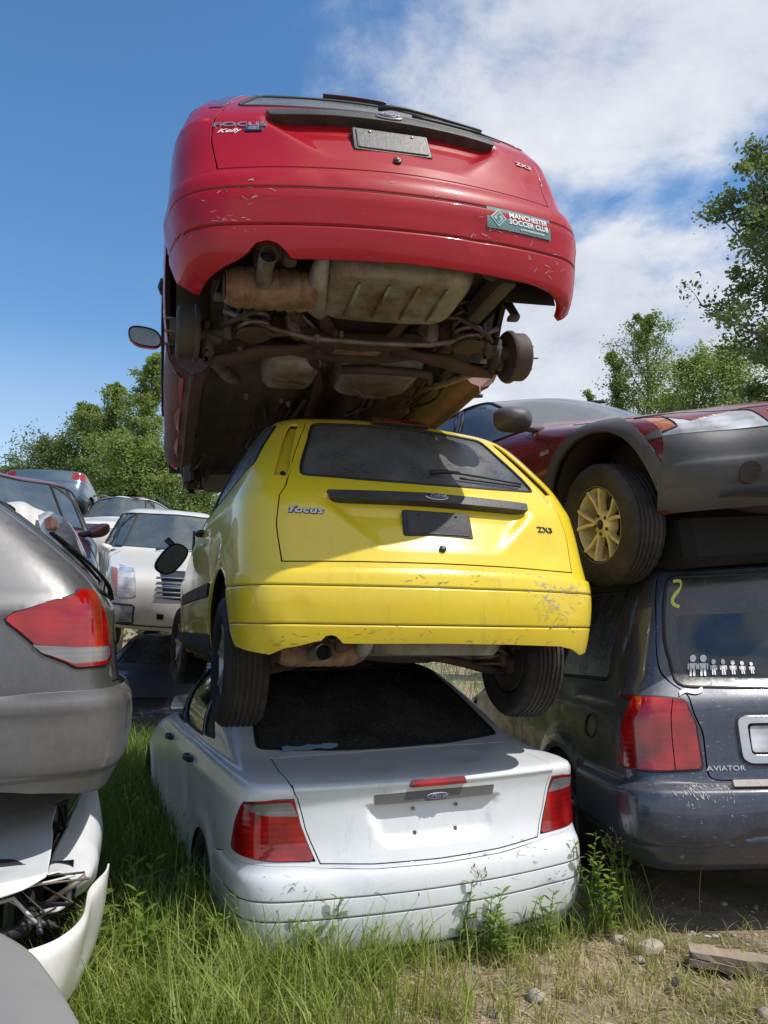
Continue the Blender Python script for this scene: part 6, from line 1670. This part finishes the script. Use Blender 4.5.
grass('short_grass', np.vstack([scatter(5500,-.7,2.2,2.5,3.7, lambda x, y: np.clip(.55-(x)*.5,.04,1)*np.clip(wob(x*1.7,y*1.9)*1.8-.55,.01,1), 0, 16), scatter(4200,-.3,2.2,2.6,3.8,lambda x, y: np.clip(1.-x*.45,.15,1),90,17)]), .05,.17,.003,.006, OLIVE, 24)
grass('dry_grass', np.vstack([scatter(6500,-.8,2.4,2.4,3.9, lambda x, y: .25+.5*wob(x*3,y*2), 0, 18), scatter(2500,-.2,2.3,2.5,3.7,None,120,19)]), .03,.13,.002,.0045, STRAW, 25, lean=(.3,1.3))
grass('far_grass', np.vstack([scatter(16000,-14,14,7.5,26,None,0,20)]), .15,.4,.008,.02, GREEND, 26)

# pebbles: nobody could count them
g = np.random.default_rng(5); V = []; F = []
n = 900; x = g.uniform(-.8,2.5,n); y = g.uniform(2.5,4.2,n); r_ = g.exponential(.006,n)+.003
ico = np.array([(0,0,1),(.9,0,.3),(.28,.85,.3),(-.72,.53,.3),(-.72,-.53,.3),(.28,-.85,.3),(.72,.53,-.5),(-.28,.85,-.5),(-.9,0,-.5),(-.28,-.85,-.5),(.72,-.53,-.5)])
fi = [(0,1,2),(0,2,3),(0,3,4),(0,4,5),(0,5,1),(1,6,2),(2,7,3),(3,8,4),(4,9,5),(5,10,1),(6,7,2),(7,8,3),(8,9,4),(9,10,5),(10,6,1)]
for i in range(n):
    s_ = g.uniform(.7,1.3,3)*r_[i]*[1,1,.6]; b = len(V); V += (ico*s_+[x[i],y[i],float(gz(x[i],y[i]))+r_[i]*.2]).tolist(); F += [tuple(k+b for k in f_) for f_ in fi]
PEB = plain('pebble_stone', (.33,.29,.24), .9, var=.4, scale=20)
tag(mesh_obj('gravel', V, F, PEB), kind='stuff')

def stone(name, label, c, d, seed, mat, rot=0.):
    g = np.random.default_rng(seed); V = []; n = 18; m_ = 9
    for j in range(m_):
        ph = math.pi*j/(m_-1)
        for i in range(n):
            t = 2*math.pi*i/n; v = Vector((math.sin(ph)*math.cos(t), math.sin(ph)*math.sin(t), math.cos(ph)))
            k = 1+.28*mnoise.noise(v*1.6+Vector((seed,0,0)))+.10*mnoise.noise(v*5+Vector((seed,3,0)))
            q = [np.sign(v[a])*abs(v[a])**.75*k*d[a] for a in range(3)]; V.append(q)
    F = [(j*n+i, j*n+(i+1)%n, (j+1)*n+(i+1)%n, (j+1)*n+i) for j in range(m_-1) for i in range(n)]
    o = mesh_obj(name, V, F, mat); o.location = c; o.rotation_euler = (0,0,rot)
    try: o.data.set_sharp_from_angle(angle=R(38))
    except Exception: pass
    return tag(o, label, 'stone')
def gp_(px, py):
    """ground point under a picture position (z = 0)"""
    d = (Matrix.Rotation(CP,3,'X') @ Matrix.Rotation(CRo,3,'Y')) @ Vector(((px-384)/771.,1.,-(py-512)/771.)); t = (G0-CAMH)/d.z
    return np.array([d.x*t, d.y*t, G0])
STN = plain('pale_field_stone', (.36,.31,.26), .9, var=.3, scale=18, bump=.4)
STD = plain('dark_rough_stone', (.10,.09,.08), .9, var=.4, scale=10, bump=.5)
q = gp_(648,950); stone('field_stone', 'flat pale stone on the dirt in front of the dark SUV', (q[0],q[1],G0+.012), (.075,.045,.024), 3, STN, .2)
q = gp_(619,942); stone('field_stone', 'small brown stone just left of the flat pale stone', (q[0],q[1],G0+.008), (.035,.028,.018), 8, STN)
q = gp_(640,961); stone('field_stone', 'smallest pebble-like stone in front of the flat pale stone', (q[0],q[1],G0+.006), (.026,.018,.012), 12, STN)
q = gp_(152,905); stone('rubble_block', 'dark rough block half hidden in grass left of the white sedan', (q[0],q[1],G0+.04), (.20,.14,.10), 17, STD, .3)
q = gp_(170,935); stone('rubble_block', 'lower dark rock in the grass in front of the rough block', (q[0],q[1],G0+.02), (.14,.11,.07), 21, STD, .9)

def plank():
    a = gp_(690,968); b = gp_(800,986); d = b-a; L_ = np.linalg.norm(d); an = math.atan2(d[1], d[0])
    root = empty('wooden_plank', (a[0],a[1],G0+.005), (0,0,an), None, 'weathered wooden beam lying on the dirt at the right edge', 'plank')
    W1 = plain('weathered_wood', (.34,.27,.20), .9, var=.35, scale=9, bump=.5, dirt=.4, dirtcol=(.13,.09,.06)); W2 = plain('dark_wet_wood', (.10,.075,.055), .9, var=.4, scale=20, bump=.5)
    g = np.random.default_rng(2)
    def board(name, y0, y1, z0, z1, mat, x0=0., x1=None):
        n = 26; V = []; x1 = L_+.5 if x1 is None else x1
        for i in range(n):
            x = x0+(x1-x0)*i/(n-1); j = g.normal(0,.0022,8)
            e_ = .012*g.uniform(0,1) if i in (0,n-1) else 0
            V += [(x+e_,y0+j[0],z0+j[1]),(x,y1+j[2],z0+j[3]),(x-e_,y1+j[4],z1+j[5]),(x,y0+j[6],z1+j[7])]
        F = [(i*4+k, i*4+(k+1)%4, (i+1)*4+(k+1)%4, (i+1)*4+k) for i in range(n-1) for k in range(4)]+[(0,1,2,3),((n-1)*4,(n-1)*4+1,(n-1)*4+2,(n-1)*4+3)]
        return mesh_obj(name, V, F, mat, root, False)
    board('lower_board', 0,.10,.0,.028,W1); board('upper_board', .006,.105,.030,.056,W1,.004); board('rotten_edge', .108,.135,.0,.045,W2,.02)  # third strip is a darker one along the back of the boards
plank()

# broad-leaved weeds, each a plant
def weed_mesh(seed, h=.3, nl=14, ll=.07):
    g = np.random.default_rng(seed); V = []; F = []; stems = MB()
    ns = g.integers(2,5)
    for s_ in range(ns):
        a = g.uniform(0,6.28); ln = g.uniform(.05,.35); P = [np.array([math.cos(a)*ln*h*t**1.5, math.sin(a)*ln*h*t**1.5, h*t*g.uniform(.97,1.03)]) for t in np.linspace(0,1,6)]
        hh = g.uniform(.7,1.05); P = [p*[1,1,hh] for p in P]
        stems.tube(P, [.004,.0035,.003,.0025,.002,.0012], 5)
        for k in range(nl):
            t = .15+.85*k/nl; i = min(4, int(t*5)); f_ = t*5-i; c = P[i]*(1-f_)+P[i+1]*f_
            az_ = k*2.4+g.uniform(-.4,.4); L_ = ll*(1.15-.55*t)*g.uniform(.7,1.2); w_ = L_*.17
            d = np.array([math.cos(az_), math.sin(az_), g.uniform(.2,.9)]); d /= np.linalg.norm(d); sd_ = np.array([-math.sin(az_), math.cos(az_), 0.])
            b = len(V); dr = np.array([0,0,-1.])
            V += [c, c+d*L_*.35+sd_*w_, c+d*L_*.35-sd_*w_, c+d*L_*.7+sd_*w_*.8+dr*L_*.06, c+d*L_*.7-sd_*w_*.8+dr*L_*.06, c+d*L_+dr*L_*.2]
            F += [(b,b+1,b+2),(b+1,b+3,b+4,b+2),(b+3,b+5,b+4)]
    b = len(V); V += [np.array(v) for v in stems.V]; F += [tuple(i+b for i in f_) for f_ in stems.F]
    return V, F
WEED = leaf_mat('weed_leaf', (.13,.20,.03), (.22,.30,.06), .4, .45, 9)
wpos = [(112,985,.30,'left'),(128,960,.34,''),(98,1000,.26,''),(150,1002,.24,''),(330,975,.25,''),(312,985,.20,''),(462,962,.24,''),(490,958,.27,''),(505,965,.20,''),(548,948,.22,''),(590,930,.34,''),(605,938,.26,''),(625,925,.32,''),(240,975,.24,''),(375,990,.16,''),(207,985,.22,'')]
where = ['by the hanging bumper skin, tallest of that clump','behind the clump beside the bumper skin','lowest in the bottom left grass by the bumper skin','right of the clump at the bottom left','under the left half of the white bumper','in front of the left white bumper weed, smaller','under the middle of the white bumper','under the middle right of the white bumper, tall','small one right of the middle bumper weeds','under the right end of the white bumper','at the right corner of the white sedan, tallest there','beside the tall corner weed, shorter','between the white sedan and the dark SUV','under the left tail lamp of the white sedan','lone low weed in the bare patch at the bottom','in the grass left of the white sedan']
for i, (px, py, h, _) in enumerate(wpos):
    c = gp_(px, py); V, F = weed_mesh(40+i, h*1.35, 18, .11 if i < 4 else .08); o = mesh_obj('weed_plant', V, F, WEED, smooth=False); o.location = (c[0], c[1], G0)
    tag(o, 'leafy green weed '+where[i], 'weed', 'broad leaved weeds in the grass')
def seed_stalk(seed, h):
    g = np.random.default_rng(seed); a = g.uniform(0,6.28); ln = g.uniform(.1,.3); b = MB()
    P = [np.array([math.cos(a)*ln*h*t**2, math.sin(a)*ln*h*t**2, h*t]) for t in np.linspace(0,1,9)]; b.tube(P, [.0018]*8+[.0006], 5)
    for k in range(26):
        t = .72+.28*g.uniform(0,1); c = P[int(t*8)]*(1-(t*8)%1)+P[min(8,int(t*8)+1)]*((t*8)%1)
        az_ = g.uniform(0,6.28); L_ = .045*(1.15-t)*4*.6+.008; e = c+np.array([math.cos(az_)*L_,math.sin(az_)*L_,L_*.9])
        b.tube([c, e], [.0006,.0006], 3, cap=False); b.tube([e-[0,0,.006], e, e+[0,0,.008]], [.001,.0032,.0006], 5)
    return b
for i, (px, py, h) in enumerate([(152,900,.50),(172,925,.46),(128,915,.42),(134,880,.5),(300,968,.36),(415,968,.33),(470,950,.36),(612,915,.42),(655,925,.40),(700,915,.36),(188,955,.35),(60,985,.33)]):
    c = gp_(px, py); o = seed_stalk(70+i, h).build('seed_grass', STRAW if i % 2 else OLIVE, smooth=True); o.location = (c[0], c[1], G0)
    tag(o, ['tall seeding grass stalk above the dark rubble left of the sedan','seeding stalk right of the rubble','seeding stalk left of the rubble near the bumper skin','farthest seeding stalk in the shaded gap','seeding stalk under the left tail lamp of the white sedan','seeding stalk before the middle of the white bumper','seeding stalk right of the middle of the white bumper','seeding stalk between the white sedan and dark SUV','seeding stalk under the left corner of the SUV bumper','seeding stalk farthest right under the SUV','seeding stalk close to the left corner of the white bumper','seeding stalk in front of the white bumper skin'][i], 'grass stalk', 'seeding grass stalks')

# ------------------------------------------------------------------ trees
BARK = plain('grey_bark', (.12,.10,.08), .9, var=.4, scale=8, bump=.5)
LM = [leaf_mat('leaf_mid', (.11,.17,.035), (.22,.29,.08), .5, .5, 1.2), leaf_mat('leaf_light', (.15,.21,.05), (.29,.36,.12), .5, .5, 1.), leaf_mat('leaf_dark', (.08,.12,.04), (.19,.24,.09), .45, .5, .8)]
def leaf_quads(C, size, seed, aspect=.6, droop=.3):
    g = np.random.default_rng(seed); n = len(C)
    a = g.normal(0,1,(n,3)); a[:,2] *= .6; a /= np.linalg.norm(a,axis=1)[:,None]
    b = g.normal(0,1,(n,3)); b -= a*(a*b).sum(1)[:,None]; b /= np.linalg.norm(b,axis=1)[:,None]
    s_ = (size*g.uniform(.6,1.3,n))[:,None]
    V = np.stack([C-a*s_*.5, C+b*s_*aspect*.5, C+a*s_*.5, C-b*s_*aspect*.5], 1).reshape(-1,3)
    return V, np.arange(n*4).reshape(-1,4)
def tree(name, label, x, y, h, rad, base, seed, nleaf, leaf, mat, shape='cone', limbs=26, spread=.5, group=None, clump=.5, cat='tree', lean=(0,0), sub=4):
    g = np.random.default_rng(seed); root = empty(name, (x,y,G0), (0,0,0), None, label, cat, group)
    tr = MB(); n = 10; ln = np.array(lean)
    spine = [np.array([ln[0]*h*(t**1.5)+.012*h*math.sin(t*7+seed), ln[1]*h*t+.012*h*math.cos(t*5+seed), h*t]) for t in np.linspace(0,1,n)]
    r0 = h*.013+.03; tr.tube(spine, [r0*(1-t)**.8+.012 for t in np.linspace(0,1,n)], 9)
    ends = []
    for k in range(limbs):
        t = base+(1-base)*((k+.5)/limbs)**.9
        f_ = t*(n-1); i = min(n-2, int(f_)); c = spine[i]*(1-(f_-i))+spine[i+1]*(f_-i)
        if shape == 'cone': rr = rad*(1-((t-base)/(1-base)))**.75*(.75+.4*g.uniform())+.12*rad
        else: rr = rad*math.sin(math.pi*min(1,(t-base)/(1-base)*.85+.15))**.6*(.7+.5*g.uniform())
        az_ = k*2.399+g.uniform(-.5,.5); up = spread+.5*g.uniform()
        if shape == 'cone': az_ = g.uniform(0,6.283); rr *= g.uniform(.45,1.25)
        up = up+(.75 if shape == 'cone' else 0.); d = np.array([math.cos(az_), math.sin(az_), up]); d /= np.linalg.norm(d)
        P = [c+d*rr*s_+np.array([0,0,.12*rr*s_*s_])+g.normal(0,.02*rr,3)*(s_ > 0) for s_ in (0,.35,.7,1.)]
        tr.tube(P, [r0*.34*(1-t*.6), r0*.22*(1-t*.6), r0*.14*(1-t*.5), .008], 5)
        for s_ in np.linspace(.35,1.,sub):
            q = P[0]*(1-s_)+P[3]*s_
            for _ in range(2):
                dd = g.normal(0,1,3); dd[2] = abs(dd[2])*.6; dd /= np.linalg.norm(dd); e = q+dd*rr*(.22+.16*g.uniform())
                tr.tube([q, (q+e)/2+[0,0,.02*rr], e], [r0*.09+.004,.007,.004], 3, cap=False)
                ends.append((q*.4+e*.6, rr)); ends.append((e, rr))
    tr.build('trunk', BARK, root, True)
    ends.append((spine[-1], rad*.4)); E_ = np.array([e[0] for e in ends]); rr_ = np.array([e[1] for e in ends])
    wgt = g.uniform(.3,1.6,len(E_)); k = g.choice(len(E_), nleaf, p=wgt/wgt.sum())
    C = E_[k]+g.normal(0,1,(nleaf,3))*(np.maximum(rr_[k],.5)*clump*.16)[:,None]*[1,1,.75]
    V, F = leaf_quads(C, leaf, seed+1); raw_mesh('crown', V, F, mat, root)
    return root
def tx(px, y): return (px-384)/771.*y*1.0
LT = [(122,29,8.2,2.0,'pale bushy tree between the slim trees of the left group',1,14000),(142,30,11.9,1.5,'tallest slim tree of the left group beside the red car',1,20000),(104,31,11.0,1.4,'second slim tree from the stack in the left group',1,17000),(78,32,10.3,1.9,'leaning bushy tree in the middle of the left group',0,15000),(45,33,8.6,2.7,'broad dark tree behind the slate blue sedan',2,16000),(12,35,8.0,2.6,'low dark tree at the far left edge',2,12000),(165,30,7.8,2.2,'light green tree just left of the stack, behind the cream crossover',1,14000),(196,31,6.3,2.2,'low tree showing between the red floor and the yellow mirror',1,12000)]
for i, (px, y, h, rad, lb, mi, nl) in enumerate(LT):
    tree('broadleaf_tree', lb, tx(px,y)*1.0, y, h, rad, .16, 100+i, int(nl*1.5), .11, LM[mi], 'round', 40, 1.0, 'trees beyond the yard', .8, sub=3)
RT = [(655,26,11.9,1.9,'grey green feathery tree behind the maroon wagon windscreen',0,14000),(622,27,11.0,1.5,'thin feathery tree left of the tallest one behind the wagon',0,9000),(597,28,9.7,1.3,'smallest wispy tree just right of the red car',0,5000),(705,24,9.5,2.2,'bright green bushy tree above the wagon headlamp',1,15000),(745,23,9.2,2.2,'bright green tree at the right edge above the wagon',1,15000),(678,27,9.3,2.0,'low green tree between the feathery and the bushy trees',1,11000)]
for i, (px, y, h, rad, lb, mi, nl) in enumerate(RT):
    tree('broadleaf_tree', lb, tx(px,y), y, h, rad, .25, 140+i, int(nl*1.4), .085, LM[mi], 'cone' if i in (1,2) else 'round', 40, 1.0, 'trees beyond the yard', .85, sub=3)
tree('aspen_tree', 'tall airy tree rising out of the top right edge', tx(812,16.5), 16.5, 12.7, 1.95, .40, 171, 26000, .12, LM[2], 'round', 36, .55, None, .45, sub=5)
# far wood that reads as one mass
g = np.random.default_rng(9); n = 90000
a = g.uniform(-1.25,1.25,n); rr = 52+g.normal(0,2.0,n); hmax = 6.2+1.6*np.sin(a*17)+1.1*np.sin(a*41+1)+.8*np.sin(a*83)
zz_ = hmax*np.sqrt(g.uniform(0,1,n))+g.normal(0,.3,n)
C = np.stack([np.sin(a)*rr, np.cos(a)*rr, np.maximum(zz_,.1)], 1)
V, F = leaf_quads(C, .42, 10); tag(raw_mesh('distant_wood', V, F, LM[0]), kind='stuff')

g = np.random.default_rng(31); n = 1500
P_ = scatter(n, -.9, 2.3, 2.45, 3.9, None, 0, 33); n = len(P_); an = g.uniform(0,6.283,n); L_ = g.uniform(.03,.14,n); wd = g.uniform(.0015,.004,n)
d = np.stack([np.cos(an),np.sin(an),g.uniform(-.05,.25,n)],1)*L_[:,None]; s_ = np.stack([-np.sin(an),np.cos(an),np.zeros(n)],1)*wd[:,None]
P_[:,2] += .012
V = np.stack([P_-s_, P_+s_, P_+d+s_*.4, P_+d-s_*.4],1).reshape(-1,3)
tag(raw_mesh('dead_straw', V, np.arange(n*4).reshape(-1,4), STRAW), kind='stuff')
def shard(name, label, px, py, mat, seed, s_, cat):
    g = np.random.default_rng(seed); c = gp_(px, py); m_ = 7
    A = np.sort(g.uniform(0,6.283,m_)); P = [(s_*g.uniform(.5,1.)*math.cos(a), s_*.6*g.uniform(.5,1.)*math.sin(a)) for a in A]
    o = MB().prism(P, .004).build(name, mat); o.location = (c[0],c[1],G0+.014); o.rotation_euler = (g.uniform(-.25,.25), g.uniform(-.25,.25), g.uniform(0,3)); tag(o, label, cat)
shard('plastic_shard', 'black broken plastic piece on the dirt below the SUV scuffs', 676, 985, M['black'], 3, .045, 'debris')
shard('plastic_shard', 'small white scrap on the dirt just above the wooden beam', 709, 940, M['textwhite'], 5, .024, 'debris')
shard('lens_shard', 'red lens splinter in the dirt patch at the bottom right', 560, 1002, M['taildark'], 7, .020, 'debris')
# ------------------------------------------------------------------ sky, sun, camera
SUN = Vector((.56, -.28, 1.0)).normalized()
el = math.asin(SUN.z); az = math.atan2(SUN.x, SUN.y)
w = bpy.data.worlds.new('World'); scene.world = w; w.use_nodes = True
nt = w.node_tree; bg = nt.nodes['Background']
sky = N(nt, 'ShaderNodeTexSky', sky_type='NISHITA'); sky.sun_disc = False
sky.sun_elevation = el; sky.sun_rotation = az; sky.air_density = 1.15; sky.dust_density = .1; sky.ozone_density = 2.2
tc = N(nt, 'ShaderNodeTexCoord'); sp = N(nt, 'ShaderNodeSeparateXYZ'); nt.links.new(tc.outputs['Generated'], sp.inputs[0])
X, Y, Z = sp.outputs
zz = mathn(nt, 'ADD', mathn(nt, 'MAXIMUM', Z, 0.), .22)
cb = N(nt, 'ShaderNodeCombineXYZ'); nt.links.new(mathn(nt, 'DIVIDE', X, zz), cb.inputs[0]); nt.links.new(mathn(nt, 'DIVIDE', Y, zz), cb.inputs[1])
def nz(scale, det, rough, off=(0,0,0), dist=0.):
    mp = N(nt, 'ShaderNodeMapping'); mp.inputs['Location'].default_value = off; nt.links.new(cb.outputs[0], mp.inputs['Vector'])
    n = N(nt, 'ShaderNodeTexNoise'); n.inputs['Scale'].default_value = scale; n.inputs['Detail'].default_value = det; n.inputs['Roughness'].default_value = rough; n.inputs['Distortion'].default_value = dist
    nt.links.new(mp.outputs[0], n.inputs['Vector']); return n.outputs['Fac']
big = nz(1.1, 9, .55, (3.1,1.7,0), .3); fine = nz(3.6, 9, .62, (7.,2.,0), .2)
# azimuth-like coordinate: cloud bank to the right, clear to the left
ax_ = mathn(nt, 'DIVIDE', X, mathn(nt, 'MAXIMUM', mathn(nt, 'ABSOLUTE', Y), .05))
m1 = mathn(nt, 'MULTIPLY', mathn(nt, 'ADD', ax_, .18), 2.3)
g1 = mathn(nt, 'SUBTRACT', Z, .475); g1 = mathn(nt, 'SUBTRACT', g1, mathn(nt, 'MULTIPLY', mathn(nt, 'SUBTRACT', big, .5), .25)); g1 = mathn(nt, 'DIVIDE', g1, .042)
gap = mathn(nt, 'MULTIPLY', mathn(nt, 'POWER', 2.718, mathn(nt, 'MULTIPLY', mathn(nt, 'MULTIPLY', g1, g1), -1.)), .80)
low = mathn(nt, 'MULTIPLY', mathn(nt, 'SUBTRACT', .30, mathn(nt, 'ABSOLUTE', mathn(nt,'SUBTRACT', Z, .17))), 1.5)
f = mathn(nt, 'ADD', mathn(nt, 'MINIMUM', m1, .85), mathn(nt, 'MULTIPLY', mathn(nt, 'SUBTRACT', big, .5), 2.4))
f = mathn(nt, 'ADD', f, mathn(nt, 'MULTIPLY', mathn(nt, 'SUBTRACT', fine, .5), 1.7))
f = mathn(nt, 'SUBTRACT', f, gap); f = mathn(nt, 'ADD', f, mathn(nt, 'MAXIMUM', low, 0.))
cl = ramp(nt, f, .12, .80); cl.color_ramp.interpolation = 'EASE'
shade = ramp(nt, mathn(nt, 'ADD', mathn(nt, 'MULTIPLY', fine, .55), mathn(nt, 'MULTIPLY', big, .5)), .36, .62, (3.3,3.6,4.3,1), (5.5,5.6,5.8,1))
hs = N(nt, 'ShaderNodeHueSaturation'); hs.inputs['Saturation'].default_value = 1.22; hs.inputs['Value'].default_value = 1.0; nt.links.new(sky.outputs[0], hs.inputs['Color'])
hz = mathn(nt, 'MULTIPLY', mathn(nt, 'MAXIMUM', mathn(nt, 'SUBTRACT', 1., mathn(nt, 'DIVIDE', mathn(nt, 'ABSOLUTE', Z), .34)), 0.), .8)
hazed = mixc(nt, hz, hs.outputs[0], (4.4,4.8,5.3))
tot = mixc(nt, mathn(nt, 'MULTIPLY', cl.outputs[0], .90), hazed, shade.outputs[0])
nt.links.new(tot, bg.inputs['Color']); bg.inputs['Strength'].default_value = .165

sd = bpy.data.lights.new('sun', 'SUN'); sd.energy = 4.3; sd.angle = R(.53); sd.color = (1., .955, .89)
so = bpy.data.objects.new('sun', sd); COL.objects.link(so); so.rotation_euler = SUN.to_track_quat('Z', 'Y').to_euler()

cd = bpy.data.cameras.new('camera'); cam = bpy.data.objects.new('camera', cd); COL.objects.link(cam); scene.camera = cam
cd.sensor_fit = 'VERTICAL'; cd.sensor_height = 24.; cd.lens = 24.*771/1024; cd.clip_end = 3000; cd.clip_start = .02
Rm = Matrix.Rotation(R(7.93), 3, 'X') @ Matrix.Rotation(R(-.12), 3, 'Y') @ Matrix(((1,0,0),(0,0,-1),(0,1,0)))
cam.matrix_world = Matrix.Translation((0,0,1.63)) @ Rm.to_4x4()
scene.view_settings.view_transform = 'Standard'; scene.view_settings.look = 'None'; scene.view_settings.exposure = 0; scene.view_settings.gamma = 1
scene.cycles.max_bounces = 8; scene.cycles.use_denoising = True
